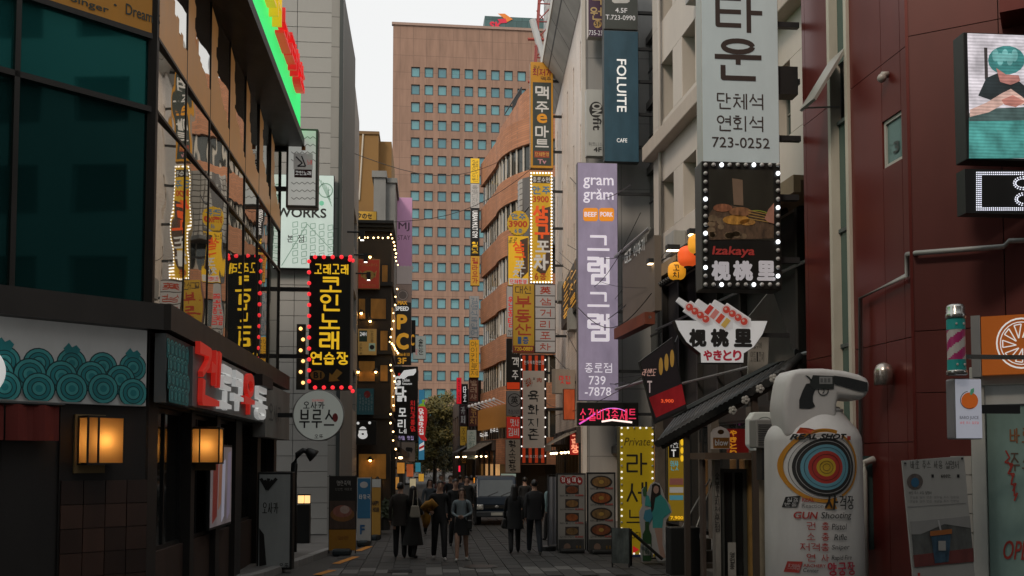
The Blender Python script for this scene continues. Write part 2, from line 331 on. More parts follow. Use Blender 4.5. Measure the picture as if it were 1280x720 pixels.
def blade(name, label, Y, x0, y0, x1, y1, face, cab=None, depth=0.22, rim=1.2, group=None, cat='sign', yaw=0, arm=None, arms=2, foot=False):
    """A cabinet sign facing the camera. arm: signed reach in metres of its wall arms (+ to the right)."""
    F = front(Y, (x0+x1)/2, 574, yaw); a, zb = F.uv(x0, y1); b, zt = F.uv(x1, y0); zb = max(zb, 0.02)
    root = thing(name, label, cat, Matrix.Translation((0, 0, 0)) @ F.M, group)
    cab = cab or DKMETAL
    MB().box(a, b, 0.0, depth, zb, zt).build('cabinet', cab, root, bevel=min(0.02, depth/5))
    S = Board(root, F, 0.0)
    p = abs(F.uv(x0 + rim, y1)[0] - a)
    MB().box(a+p, b-p, -0.006, 0.02, zb+p, zt-p).build('face', face, root)
    S.y = -0.006; S.box = (a, b, zb, zt)
    if arm:
        for k in range(arms):
            z = zb + (zt-zb) * (k + 0.5) / arms; e = b if arm > 0 else a
            MB().box(min(e, e+arm), max(e, e+arm), depth*0.35, depth*0.65, z-0.05, z+0.05).build('bracket', DKMETAL, root)
    return S
# ------------------------------------------------------------------ building helpers
def punched(x0, x1, z0, z1, holes, y0, y1, mb=None):
    """a wall slab from y0 (face) to y1 with rectangular openings"""
    mb = mb or MB()
    zs = sorted({z0, z1} | {h[2] for h in holes} | {h[3] for h in holes}); zs = [z for z in zs if z0 <= z <= z1]
    for a, b in zip(zs[:-1], zs[1:]):
        if b - a < 1e-5: continue
        zc = (a+b)/2; hs = sorted((h[0], h[1]) for h in holes if h[2] < zc < h[3]); x = x0
        for p, q in hs:
            if p > x + 1e-5: mb.box(x, p, y0, y1, a, b)
            x = max(x, q)
        if x1 > x + 1e-5: mb.box(x, x1, y0, y1, a, b)
    return mb
def window(root, a, b, c, d, y, fm, gm, fw=0.05, nx=1, nz=1, name='window'):
    """frame with mullions at depth y, its pane set 3 cm behind"""
    mb = MB(); fd = 0.06
    mb.box(a, b, y, y+fd, c, c+fw).box(a, b, y, y+fd, d-fw, d).box(a, a+fw, y, y+fd, c+fw, d-fw).box(b-fw, b, y, y+fd, c+fw, d-fw)
    for i in range(1, nx): x = a + (b-a)*i/nx; mb.box(x-fw*.4, x+fw*.4, y+.004, y+fd-.004, c+fw, d-fw)
    for i in range(1, nz): z = c + (d-c)*i/nz; mb.box(a+fw, b-fw, y+.006, y+fd-.006, z-fw*.4, z+fw*.4)
    w = mb.build(name, fm, root)
    MB().box(a+.01, b-.01, y+.03, y+.045, c+.01, d-.01).build('pane', gm, w)
    return w

# ------------------------------------------------------------------ ground, street, kerbs
def sheet(name, pts, z, mat, kind='structure'):
    o = MB().add([(x, y, z) for x, y in pts], [tuple(range(len(pts)))]).build(name, mat); tag(o, kind=kind); return o
ASPH = pm((0.045, 0.044, 0.043), 0.85, var=0.35, scale=1.2, bump=0.3)
sheet('ground', [(-1500, -300), (1500, -300), (1500, 2500), (-1500, 2500)], -0.02, pm((0.035, 0.034, 0.032), 0.9, var=0.3, scale=0.3))
sheet('road', [(-30, -8), (30, -8), (30, 16.9), (-30, 16.9)], -0.006, ASPH)
street = sheet('street', [(-4.2, 16.9), (8.2, 16.9), (8.2, 120), (-4.2, 120)], -0.008, pm((0.06, 0.057, 0.053), 0.85, var=0.35, scale=0.9, bump=0.3))
# paving stones: running courses across the lane, near ones one by one
pav_m = [pm((g, g*0.96, g*0.91), 0.78, var=0.3, scale=2.2, bump=0.25, fine=k) for k, g in enumerate((0.03, 0.038, 0.045, 0.034))]
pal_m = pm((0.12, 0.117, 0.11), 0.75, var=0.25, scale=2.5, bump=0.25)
pw, pl = 0.34, 0.68
pmesh = []
for m in pav_m + [pal_m]:
    me = MB().box(-pw/2+.009, pw/2-.009, -pl/2+.009, pl/2-.009, -0.03, 0.0).mesh('paving_stone', m); pmesh.append(me)
far = [MB() for _ in pav_m]; n_obj = 0; y = 19.6; row = 0
while y < 62:
    for c in range(-6, 17):
        x = c * pw + 0.2; yy = y + (pl/2 if c % 2 else 0)
        if x < -1.75 + max(0, (24.5-y))*-0.18: continue
        zz = random.uniform(0.0, 0.006)
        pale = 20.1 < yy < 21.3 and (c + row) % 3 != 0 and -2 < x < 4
        if n_obj < 300 and 20 < yy and -3 < x < 4.9:
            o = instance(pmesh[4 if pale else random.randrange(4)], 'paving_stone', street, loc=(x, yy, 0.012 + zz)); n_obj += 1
            o.rotation_euler = (random.uniform(-.004, .004), random.uniform(-.006, .006), 0)
        else:
            far[random.randrange(4)].box(x-pw/2+.009, x+pw/2-.009, yy-pl/2+.009, yy+pl/2-.009, -.02, 0.012+zz)
    y += pl; row += 1
for mb, m in zip(far, pav_m): tag(mb.build('paving_stones', m, street), kind='stuff')
SIDE = pm((0.13, 0.125, 0.118), 0.85, var=0.3, scale=1.6, bump=0.3)
kp = [(-9, 13.6), (-4.2, 16.4), (-3.1, 19.6), (-2.35, 24.2), (-1.85, 26.5), (-1.75, 95)]
mb = MB(); n = len(kp)
top = [(x, y, 0.13) for x, y in kp] + [(-7, 95, 0.13), (-9.5, 13.6, 0.13)]
mb.add(top, [tuple(range(len(top)))]); mb.add([(x, y, 0.13) for x, y in kp] + [(x, y, -0.05) for x, y in kp], [(i, i+1, i+1+n, i+n) for i in range(n-1)])
tag(mb.build('sidewalk', SIDE), kind='structure')
side_o = bpy.data.objects['sidewalk']
for i in range(n-1):                                            # kerb stones one metre long
    a, b = Vector((*kp[i], 0)), Vector((*kp[i+1], 0)); L = (b-a).length; cnt = min(40, max(1, int(L/1.0))); d = (b-a).normalized(); q = Vector((-d.y, d.x, 0))
    if i == 4: cnt = 30
    for k in range(cnt):
        p = a + d*(k + .5)*(L/cnt if i < 4 else 1.0); M = Matrix.Translation(p) @ Matrix(((d.x, -d.y, 0, 0), (d.y, d.x, 0, 0), (0, 0, 1, 0), (0, 0, 0, 1)))
        h = (L/cnt if i < 4 else 1.0)/2 - .006
        MB().box(-h, h, -.04, .16, -.06, 0.136 + random.uniform(0, .004)).build('kerb_stone', pm((0.24, 0.235, 0.225), 0.8, var=0.25, scale=3, bump=.2), side_o, M=M, bevel=.015)
rk = [(6.3, 13.4), (5.6, 17.2), (5.4, 22), (5.5, 34), (4.9, 50), (2.9, 62), (2.7, 95)]
mb = MB(); n = len(rk); top = [(x, y, 0.12) for x, y in rk] + [(9, 95, .12), (14, 34, .12), (14, 9, .12), (7.0, 12, .12)]
mb.add(top, [tuple(range(len(top)))[::-1]]); mb.add([(x, y, 0.12) for x, y in rk] + [(x, y, -.05) for x, y in rk], [(i, i+n, i+1+n, i+1) for i in range(n-1)])
tag(mb.build('sidewalk', SIDE), kind='structure')
OR = pm((0.55, 0.22, 0.03), 0.8, var=0.4, scale=5)
for (x0, y0, x1, y1) in ((420, 706, 445, 697), (447, 690, 462, 684), (396, 720, 416, 714)):
    a = ray(x0, y0); b = ray(x1, y1); A = EYE + a*(-CAMH/a.z); B = EYE + b*(-CAMH/b.z); d = (B-A).normalized(); q = Vector((-d.y, d.x, 0))*0.09
    o = MB().add([(p.x, p.y, 0.026) for p in (A-q, B-q, B+q, A+q)], [(0, 1, 2, 3)]).build('road_marking', OR); tag(o, kind='structure')

# ------------------------------------------------------------------ end tower across the far road
TF = Frame((0, 190, 0), (0.02, -1))
x0, zt = TF.uv(491.5, 31); x1 = TF.uv(760, 34)[0]
tower = thing('office_tower', 'tall pinkish brown office tower with grid of small blue windows at street end', 'building', TF)
TW = wall_mat('tower_panel', (0.325, 0.2, 0.142), (0.235, 0.146, 0.107), 2.56, 3.35, 0.05, 0.8, 0.0, 0.04, 0.3, 0.22)
holes = []; xs = [519 + 16.75*i for i in range(15)]; ys = [90 + 22.0*j for j in range(23)]
dx = TF.uv(525.5, 90)[0] - TF.uv(514.5, 90)[0]; zc0 = TF.uv(519, 90)[1]; zc1 = TF.uv(519, 112)[1]; xp = TF.uv(535.75, 90)[0] - TF.uv(519, 90)[0]; xa = TF.uv(519.5, 90)[0]
for j in range(23):
    for i in range(15):
        cx = xa + xp*i; cz = zc0 + (zc1-zc0)*j
        if cz < 4 or cx + dx > x1: continue
        holes.append((cx-dx/2, cx+dx/2, cz-1.02, cz+1.02))
punched(x0, x1, 0, zt, holes, 0, 0.5).build('wall', TW, tower)
MB().box(x0, x1, 0.52, 30, 0, zt-.3).build('core', pm((0.05, 0.06, 0.065), 0.9), tower)
MB().box(x0-.25, x1, -.25, 0.6, zt, zt+.5).build('parapet', pm((0.36, 0.25, 0.2), 0.8), tower)
fr_m = pm((0.06, 0.07, 0.075), 0.5, var=0)
gms = [pm((0.085, 0.27, 0.31), 0.12, 0.0, 0, var=0.3, scale=0.35, spec=1.0), pm((0.11, 0.32, 0.355), 0.12, 0, 0, var=0.25, scale=.3, spec=1.0), pm((0.06, 0.21, 0.25), 0.1, 0, 0, var=0.2, scale=.4, spec=1.0)]
wf = MB(); w2, h2, fw = dx/2, 1.02, 0.14
wf.box(-w2, w2, 0, .12, -h2, -h2+fw*2).box(-w2, w2, 0, .12, h2-fw, h2).box(-w2, -w2+fw, 0, .12, -h2+2*fw, h2-fw).box(w2-fw, w2, 0, .12, -h2+2*fw, h2-fw)
wfm = wf.mesh('window', fr_m); wpm = [MB().box(-w2+.02, w2-.02, .05, .08, -h2+.02, h2-.02).mesh('pane', g) for g in gms]
blm = MB().box(-w2+.1, w2-.1, .035, .045, 0.05, h2-.1).mesh('blind', pm((0.12, 0.3, 0.33), 0.4, var=.1))
for (a, b, c, d) in holes:
    w = instance(wfm, 'window', tower, loc=((a+b)/2, 0.28, (c+d)/2)); instance(random.choice(wpm), 'pane', w)
    if random.random() < .3: instance(blm, 'blind', w, loc=(0, 0, random.uniform(-.3, .5)))
# roof box with the sign
a = TF.uv(608, 20)[0]; zr = TF.uv(640, 15)[1]
pent = MB().box(a, x1-2, 4, 20, zt, zr+.8).build('roof_plant_room', wall_mat('teal_panel', (0.06, 0.13, 0.13), (0.03, 0.07, 0.07), 2.2, 9, 0.06, 0.5), tower)
SB = Board(tower, TF, 3.9)
RED = pm((0.75, 0.02, 0.06), 0.5); ORG = pm((0.85, 0.25, 0.03), 0.5)
SB.text('SK', 612, 27, 628, 37, RED, 0.06); SB.shape([(622, 17), (631, 17), (641, 24), (634, 27.5), (630, 23)], ORG, 1, 'emblem'); SB.shape([(622, 24), (632, 23), (634, 28.5), (625, 29)], RED, 2, 'emblem')

# ------------------------------------------------------------------ L1: the glass corner building on the left
LF = Frame((-3.5, 13, 0), (1, 0))                      # street face: local x = distance along the street
LL = Frame((-3.5 - .75*6, 13 - .66*6, 0), (.66, -.75)) # face towards the crossing: local x 0..6, corner at 6
l1 = thing('corner_building', 'glass corner building with teal and orange panes and black ground floor on the left', 'building', LF)
def on_LL(mb):                                         # crossing-face coordinates -> building coordinates
    T = LF.M.inverted() @ LL.M; mb.v = [tuple(T @ Vector(p)) for p in mb.v]; return mb
MULL = pm((0.05, 0.045, 0.04), 0.4, 0.5); BELT = pm((0.045, 0.038, 0.032), 0.5, var=.2)
Z1, Z2, Z3, Z4, Z5 = 3.94, 4.27, 6.8, 7.76, 9.7
W6 = 0.72*0 + 6.0
MB().box(0.05, 11, .45, 6, 3.9, 11.4).build('core', pm((0.02, 0.03, 0.03), 0.9), l1)
on_LL(MB().box(0, 5.9, .4, 3, 3.9, 10.2)).build('core', pm((0.02, 0.03, 0.03), 0.9), l1)
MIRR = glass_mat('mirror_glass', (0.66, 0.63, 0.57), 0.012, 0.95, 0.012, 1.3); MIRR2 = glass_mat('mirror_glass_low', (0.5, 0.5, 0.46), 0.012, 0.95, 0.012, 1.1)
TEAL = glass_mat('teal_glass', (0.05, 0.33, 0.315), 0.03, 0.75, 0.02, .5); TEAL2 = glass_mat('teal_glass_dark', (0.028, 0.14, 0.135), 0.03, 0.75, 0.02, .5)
FILM = pm((0.55, 0.26, 0.08), 0.35, 0.0, 0.16, var=0.15, scale=2, spec=.6)
pw_ = 11/7
for i in range(7):
    a, b = pw_*i + .02, pw_*(i+1) - .02
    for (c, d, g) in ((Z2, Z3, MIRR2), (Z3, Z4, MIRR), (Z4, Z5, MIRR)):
        tilt = (R(-1.5), R(-1.4), R(-1.3), R(-.9), R(-.4), 0, 0)[i] + random.uniform(-.002, .002); T = Matrix.Translation(((a+b)/2, .0, (c+d)/2)) @ Matrix.Rotation(tilt, 4, 'Z') @ Matrix.Rotation(random.uniform(-.004, .004), 4, 'X')
        MB().box(-(b-a)/2-.01, (b-a)/2+.01, 0, .03, -(d-c)/2+.01, (d-c)/2-.01).build('pane', g, l1, M=T)
    # orange film on the top panes: ragged lower part and one side
    h = Z5 - Z4; pts = [(a, Z4+.02), (b, Z4+.02), (b, Z4 + h*.18)]
    k = 9; rgt = b
    for j in range(k):
        x = b - (b-a)*(j+1)/k*0.72; zz = Z4 + h*(0.2 + 0.035*j + random.uniform(-.04, .05)); pts += [(rgt, zz), (x, zz)]; rgt = x
    for j in range(5): zz = Z4 + h*(.5 + .1*j); xx = a + (b-a)*(.28 + random.uniform(-.05, .05)); pts += [(xx, zz - h*.08), (xx, zz)]
    pts += [(a, Z4 + h*.97)]
    MB().prism(pts, -.03, -.026).build('orange_film', FILM, l1)
def bar(a, b, c, d, y0=0.0, y1=.09, name='mullion', m=MULL): return MB().box(a, b, y0, y1, c, d).build(name, m, l1)
for i in range(8): bar(pw_*i - .014, pw_*i + .014, Z2, Z5, -.033, .06)
for z in (Z3, Z4): bar(0, 11, z-.02, z+.02, -.036, .06)
bar(-.1, 11.05, Z1, Z2, -.28, .3, 'belt', BELT)
on_LL(MB().box(0, 6.12, -.2, .3, Z1, Z2)).build('belt', BELT, l1)
# crossing face panes
for i, (a, b) in enumerate(((0.9, 2.6), (2.6, 4.3), (4.3, 6.0))):
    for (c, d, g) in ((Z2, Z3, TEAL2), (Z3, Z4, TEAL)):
        on_LL(MB().box(a+.02, b-.02, .05, .08, c+.02, d-.02)).build('pane', g, l1)
    on_LL(MB().box(a-.03, a+.03, -.02, .08, Z2, Z5)).build('mullion', MULL, l1)
for z in (Z3, Z4): on_LL(MB().box(0, 6, -.02, .08, z-.035, z+.035)).build('mullion', MULL, l1)
bar(-.05, .05, Z2, Z5, -.03, .08, 'corner_post')
on_LL(MB().box(.9, 5.93, -.01, .04, Z4+.04, Z5)).build('orange_board', pm((.52, .22, .015), .5, 0, .1, var=.08), l1)
SB = Board(l1, LL, -.012); dk = pm((.05, .07, .06), .6, var=0)
for t_, bx in (('Singer', (88, 0.5, 136, 12)), ('·', (142, 5, 146, 8)), ('Dream S', (157, 11, 200, 25))): o = SB.text(t_, *bx, dk, .03); o.matrix_basis = LF.M.inverted() @ LL.M
# eave with the green lamp band
bar(-.3, 10.75, 9.7, 9.9, -.62, .4, 'eave', BLACK)
MB().box(-.3, 10.75, -.5, .4, 9.9, 11.45).build('lamp_band', pm((0.02, 0.5, 0.12), 0.5, 0, 0.8, var=.15, scale=12, ecol=(0.02, 0.9, 0.2)), l1)
for (s_, a, b, m) in (('고래', 3.2, 6.2, pm((0.8, .45, .02), .4, 0, .5, var=0)), ('노래방', 6.5, 9.9, pm((0.8, 0.015, .02), .4, 0, .45, var=0))):
    mb = MB()
    letter_mesh(mb, s_, a, b, 10.66, 11.26, -.70, .01, thick=.18)
    mb.build('lettering', m, l1)
# ground floor: dark piers, glazing, fascia
SHOP = pm((0.022, 0.019, 0.017), 0.55, var=.3); SHOPG = glass_mat('shop_glass', (0.02, 0.022, 0.022), 0.05, 0.35, .01)
MB().box(.3, 11, 1.4, 5, .0, 3.9).build('interior', pm((0.03, 0.022, 0.016), .9), l1)
for a, b in ((0, .45), (2.35, 2.6), (4.2, 4.5), (5.9, 6.5), (8.3, 8.7), (10.6, 11)): MB().box(a, b, .0, .5, 0, Z1).build('pier', SHOP, l1)
for a, b, n_ in ((.45, 2.35, 2), (2.6, 4.2, 2), (4.5, 5.9, 1), (6.5, 8.3, 2), (8.7, 10.6, 2)):
    window(l1, a, b, 1.05, 3.0, .15, BLACK, SHOPG, .06, n_, 1); MB().box(a, b, .1, .4, 0, 1.05).build('stall_riser', pm((0.05, .028, .02), .7, var=.4, scale=4), l1)
MB().box(0, 11, .02, .3, 3.0, Z1).build('fascia', SHOP, l1)
# crossing side ground floor
on_LL(MB().box(4.9, 6.0, .02, .4, 0, 2.95)).build('pier', SHOP, l1); on_LL(MB().box(0, 6, .1, .4, 2.95, Z1)).build('fascia', SHOP, l1)
on_LL(MB().box(3.2, 4.3, .5, .55, 0, 2.95)).build('pane', SHOPG, l1); on_LL(MB().box(4.25, 4.9, .05, .5, 0, 2.95)).build('pier', SHOP, l1)
on_LL(MB().box(0, 3.2, .05, .5, 0, 2.95)).build('pier', SHOP, l1)
for a in (3.2, 3.75, 4.25): on_LL(MB().box(a-.03, a+.03, .42, .56, 0, 2.95)).build('door_frame', BLACK, l1)
on_LL(MB().box(3.2, 4.25, .41, .55, 1.55, 1.62)).build('door_rail', BLACK, l1)
tm = [pm((r*.9, r*.42, r*.27), .35, var=.35, scale=3) for r in (.05, .07, .04, .09)]
for i in range(4):
    for j in range(7):
        on_LL(MB().box(4.92 + i*.27, 5.18 + i*.27, -.005, .03, .02 + j*.29, .3 + j*.29)).build('tile', random.choice(tm), l1)

# ------------------------------------------------------------------ L2: grey panelled block
Ln = Vector((13, .24*1, 0)).normalized()
l2f = front(29, 395); l2 = thing('panelled_building', 'pale grey panelled block with plain front wall rising behind the round sign', 'building', l2f)
xa, xb = l2f.uv(330, 300)[0], l2f.uv(425, 300)[0]
MB().box(xa-3, xb-.03, .06, 6, 0, 16.5).build('core', pm((.2, .2, .19), .8), l2)
gp = [pm((g, g*.99, g*.95), .6, var=.08, scale=1, bump=.05) for g in (.40, .415, .39)]
ph = .449
def panels(me_list, w, h, xs_, z0, z1, y, M=None):
    z = z0
    while z + h < z1 + .01:
        for x in xs_: instance(random.choice(me_list), 'cladding_panel', l2, M=(M or Matrix()) @ Matrix.Translation((x, y, z + h/2)))
        z += h
wpan = (xb - xa + 3)/4
gpm = [MB().box(-wpan/2+.008, wpan/2-.008, 0, .05, -ph/2+.008, ph/2-.008).mesh('cladding_panel', m) for m in gp]
panels(gpm, wpan, ph, [xa - 3 + wpan*(i+.5) for i in range(4)][1:], 0.15, 16.55, 0)
# its street side, running on to the next house
s2 = Frame((0, 0, 0), (1, .02)); P0 = l2f.pt(xb, 0, 0); P1 = Vector((-84*42/1244.0, 42, 0)); ln = (P1-P0).length
d2 = (P1-P0).normalized(); F2 = Frame(P0, (d2.y, -d2.x)); T2 = l2f.M.inverted() @ F2.M
side = punched(0, ln, 0, 16.6, [(1.0, ln-1.5, 4.2 + 3.1*k, 5.7 + 3.1*k) for k in range(3)], 0, .3); side.v = [tuple(T2 @ Vector(p)) for p in side.v]
side.build('side_wall', wall_mat('l2_side', (.34, .33, .31), (.15, .15, .14), 1.6, .9, .012, .6, 0.0, .03), l2)
for k in range(3):
    g = MB().box(1.0, ln-1.5, .2, .24, 4.2 + 3.1*k, 5.7 + 3.1*k); g.v = [tuple(T2 @ Vector(p)) for p in g.v]; g.build('pane', SHOPG, l2)
MB().box(xb-.06, xb+.05, -.06, .02, 0, 16.7).build('corner_trim', pm((.06, .07, .07), .5, .3), l2)
for k in range(3):
    m_ = MB().tube([(3.0 + k*3.6, -.02, 9.6), (3.0 + k*3.6, -.5, 9.6)], .03, 8).box(2.93 + k*3.6, 3.07 + k*3.6, -.6, -.45, 9.35, 9.65); m_.v = [tuple(T2 @ Vector(p)) for p in m_.v]; o = m_.build('spot_lamp', BLACK, l2)
    m_ = MB().box(2.95 + k*3.6, 3.05 + k*3.6, -.58, -.47, 9.33, 9.348); m_.v = [tuple(T2 @ Vector(p)) for p in m_.v]; m_.build('bulb', bulb_on((1, .95, .85), 3), o)

# ------------------------------------------------------------------ L3: black bar house with lamp strings; concrete and ochre blocks behind it
l3f = front(42, 465); l3 = thing('bar_house', 'black painted bar house hung with warm lamp strings and small lit signs', 'building', l3f)
xa, xb = l3f.uv(439, 400)[0], l3f.uv(489, 400)[0]; zt3 = l3f.uv(465, 290)[1]
BK = pm((0.035, 0.026, 0.018), .6, var=.45, scale=2)
punched(xa-3, xb, 0, zt3, [(xa+.25, xb-.3, .1, 2.5)], 0, .3).build('wall', BK, l3)
MB().box(xa-3, xb-.02, .32, 4.6, 0, zt3-.1).build('core', BK, l3)
for q in range(3):
    zz = zt3 - q*0.0; MB().box(xa-.2-.1*q, xb+.03+.03*q, -.2-.14*q, 4.7, zz + .14*q, zz + .14*q + .12).build('roof_course', pm((.03, .032, .03), .6), l3)
for zz in (9.6, 6.7, 4.0): MB().box(xa, xb+.06, -.12, 4.65, zz, zz+.16).build('cornice', pm((.02, .018, .016), .6), l3)
for k in range(2): 
    for zz in (4.5, 7.1): MB().box(xb-.02, xb+.05, .7 + k*2.0, 2.2 + k*2.0, zz, zz+1.7).build('window', pm((.05, .03, .012), .2, 0, .25, var=.5, scale=1.5, ecol=(1, .45, .1)), l3)
for (px, py) in ((463, 322), (452, 392), (463, 402), (448, 465), (470, 465), (463, 575), (472, 600)):
    x, z = l3f.uv(px, py); o = MB().lathe([(.05, .14), (.07, .1), (.16, 0), (.15, -.0)], 12, (x, -.22, z)).tube([(x, -.22, z+.12), (x, .0, z+.16)], .02, 6).build('wall_lamp', BLACK, l3)
    MB().ball((x, -.22, z-.02), .05, 8, 6).build('bulb', bulb_on((1, .5, .13), 26), o)
oc = front(60, 468); ochre = thing('ochre_building', 'ochre brown windowless block standing behind the black bar house', 'building', oc)
a, b = oc.uv(430, 200)[0], oc.uv(473, 200)[0]; c = oc.uv(489, 200)[0]; OCH = pm((.26, .145, .045), .85, var=.2, scale=.5, bump=.1)
MB().box(a-4, b, 0, 8, 0, oc.uv(460, 168)[1]).build('wall', OCH, ochre); MB().box(b, c, .6, 7, 0, oc.uv(480, 173)[1]).build('wall', OCH, ochre)
MB().tube([(*(oc.uv(454, 168)[0:1]), -.05, oc.uv(454, 168)[1]), (oc.uv(449, 250)[0], -.05, oc.uv(449, 250)[1])], .05, 6).build('drain_pipe', pm((.6, .55, .45), .6), ochre)
MB().box(a-4.1, b+.05, -.08, 8, oc.uv(460, 168)[1], oc.uv(460, 168)[1]+.18).build('coping', pm((.2, .12, .05), .8), ochre)
cc = front(54, 480); conc = thing('concrete_building', 'weathered grey concrete block with stepped parapet beside the ochre building', 'building', cc)
a, b, c = cc.uv(467, 250)[0], cc.uv(482, 250)[0], cc.uv(494, 250)[0]; CON = pm((.23, .235, .225), .9, var=.3, scale=.8, bump=.2)
z1, z2 = cc.uv(475, 214)[1], cc.uv(475, 222)[1]
MB().box(a, b, 0, 5, 0, z2).box(b, c, .3, 9, 0, z2-.2).build('wall', CON, conc); MB().box(a-.1, b+.05, -.1, 5, z2, z1).build('parapet', CON, conc); MB().box(b+.06, c+.1, .2, 9, z2-.2, z1-.3).build('parapet', CON, conc)
for k in range(4): z = z2 - 2.4*(k+1); MB().box(a, b, -.02, 0.0, z, z+.04).build('joint', pm((.12, .12, .12), .9), conc)
MB().tube([(a+.5, -.3, 11.5), (a+.5, -.3, 15.2), (c-.1, -.3, 15.2), (c-.1, -.3, 11.5)], .05, 6).tube([(a+.5, -.3, 12.2), (c-.1, -.3, 15)], .04, 6).build('sign_scaffold', GREYMETAL, conc)
# far left houses
lowf = Frame((-1.95, 46.8, 0), (1, -.004))
fl = thing('row_house', 'dark low shop row running to the tree on the left', 'building', lowf)
hs = [(1.5 + 3.4*k, 3.7 + 3.4*k, z, z+1.7) for k in range(11) for z in (3.6, 6.6)]
punched(0, 47, 0, 9.6, hs + [(1 + 4*k, 4.4 + 4*k, .1, 2.7) for k in range(9)], 0, .3).build('wall', pm((.05, .045, .04), .8, var=.4, scale=.5), fl)
MB().box(0, 47, .9, 6, 0, 9.5).build('core', pm((.04, .028, .016), .9, 0, .05, var=.5, scale=.4, ecol=(1, .5, .15)), fl)
for h in hs: window(fl, *h, .12, BLACK, SHOPG, .06, 2, 1)

# ------------------------------------------------------------------ R1: red clad corner building
RO = Frame((6.85, 17.35, 0), (-1, -.046)); d1 = (Vector((6.65, 13, 0)) - RO.O).length     # street face, near corner at x = d1
RF = Frame((6.65, 13, 0), (-.56, -.83))                                                   # face to the crossing, x 0..8
r1 = thing('red_building', 'glossy dark red metal clad corner building with vertical window strip on the right', 'building', RF)
def on_RO(mb):
    T = RF.M.inverted() @ RO.M; mb.v = [tuple(T @ Vector(p)) for p in mb.v]; return mb
RP = [pm((c, c*.16, c*.13), .30, .35, 0, var=.22, scale=.7, bump=.02, spec=.6) for c in (.135, .127, .142)]; RPF = [pm((c, c*.2, c*.16), .42, .2, 0, var=.25, scale=.8, bump=.03) for c in (.105, .098, .11)]
on_RO(MB().box(0, d1-.1, .25, 6, 0, 14)).build('core', BLACK, r1)
MB().box(.05, 8, .25, 6, 0, 14).build('core', BLACK, r1)
e0, e1 = RO.uv(1039, 200)[0], RO.uv(1064, 200)[0]; e2 = RO.uv(1103, 250)[0]; e3 = RO.uv(1126, 250)[0]
sw = (RO.uv(1103, 175)[0], RO.uv(1127, 175)[0]); swz = (RO.uv(1115, 205)[1], RO.uv(1115, 145)[1])
zj = [0.1, 2.55, RO.uv(1110, 428)[1], RO.uv(1110, 75)[1], 11.2, 14]
cols_ = [(0, .13), (.13, e0), (e1, sw[0]), (sw[0], sw[1]), (sw[1], d1-.02)]
for ci, (a, b) in enumerate(cols_):
    for j in range(len(zj)-1):
        c, d = zj[j], zj[j+1]; parts_ = [(c, d)]
        if ci == 3 and c < swz[0] < d: parts_ = [(c, swz[0]), (swz[1], d)]
        for (p, q) in parts_: on_RO(MB().box(a+.006, b-.006, 0, .1, p+.006, q-.006)).build('cladding_panel', random.choice(RP), r1)
on_RO(window.__wrapped__ if False else MB().box(sw[0]+.0, sw[1], .03, .09, swz[0], swz[0]+.05).box(sw[0], sw[1], .03, .09, swz[1]-.05, swz[1]).box(sw[0], sw[0]+.05, .03, .09, swz[0]+.05, swz[1]-.05).box(sw[1]-.05, sw[1], .03, .09, swz[0]+.05, swz[1]-.05)).build('window', pm((.4, .4, .37), .5), r1)
on_RO(MB().box(sw[0]+.04, sw[1]-.04, .06, .07, swz[0]+.04, swz[1]-.04)).build('pane', glass_mat('small_pane', (.15, .25, .24), .05, .4), r1)
SWB = Board(r1, RO, .05)
o_ = SWB.text('3', 1117, 176, 1124, 191, pm((.05, .06, .06), .5), .04); o_.matrix_basis = RF.M.inverted() @ RO.M
# vertical window strip with one top-hung sash pushed open
GST = glass_mat('strip_glass', (.10, .17, .155), .05, .5)
for j, (c, d) in enumerate(((.1, 2.2), (2.2, 4.2), (4.2, 6.15), (6.15, 8.0), (9.0, 10.6), (10.6, 14))):
    on_RO(MB().box(e0+.06, e1-.06, .1, .12, c+.03, d-.03)).build('pane', GST, r1); on_RO(MB().box(e0+.05, e1-.05, .06, .13, d-.03, d+.03)).build('transom', pm((.08, .1, .1), .5), r1)
for a in (e0, e1-.1): on_RO(MB().box(a, a+.1, -.05, .14, 0, 14)).build('strip_frame', pm((.50, .47, .40), .6, var=.15), r1)
za, zb_ = 8.05, 9.0
sash = MB().box(e0+.08, e1-.08, -.02, .03, -1.05, 0); sash.v = [tuple(Matrix.Translation((0, -.02, zb_+.1)) @ Matrix.Rotation(R(-32), 4, 'X') @ Vector(p)) for p in sash.v]
on_RO(sash).build('open_sash', pm((.35, .35, .32), .3, .3), r1); on_RO(MB().box(e0+.1, e1-.1, .16, .2, za, zb_)).build('opening', BLACK, r1)
on_RO(MB().tube([(e0+.12, .1, 8.3), (e0+.12, -.5, 8.25)], .015, 6)).build('stay', GREYMETAL, r1)
# crossing face panels
fx = [0, RF.uv(1250, 120)[0], 3.4, 5.4, 8]; fz = [0.1, 3.2, RF.uv(1165, 413)[1], RF.uv(1190, 35)[1], 14]
for i in range(4):
    for j in range(4): MB().box(fx[i]+.006, fx[i+1]-.006, 0, .1, fz[j]+.006, fz[j+1]-.006).build('cladding_panel', random.choice(RPF), r1)
MB().box(-.03, .01, -.012, .02, 0, 14).build('corner_trim', RP[0], r1)
MB().box(RF.uv(1252, 20)[0], 8, -.55, .1, RF.uv(1262, 34)[1], RF.uv(1262, 0)[1]+1).build('canopy_box', RP[1], r1)
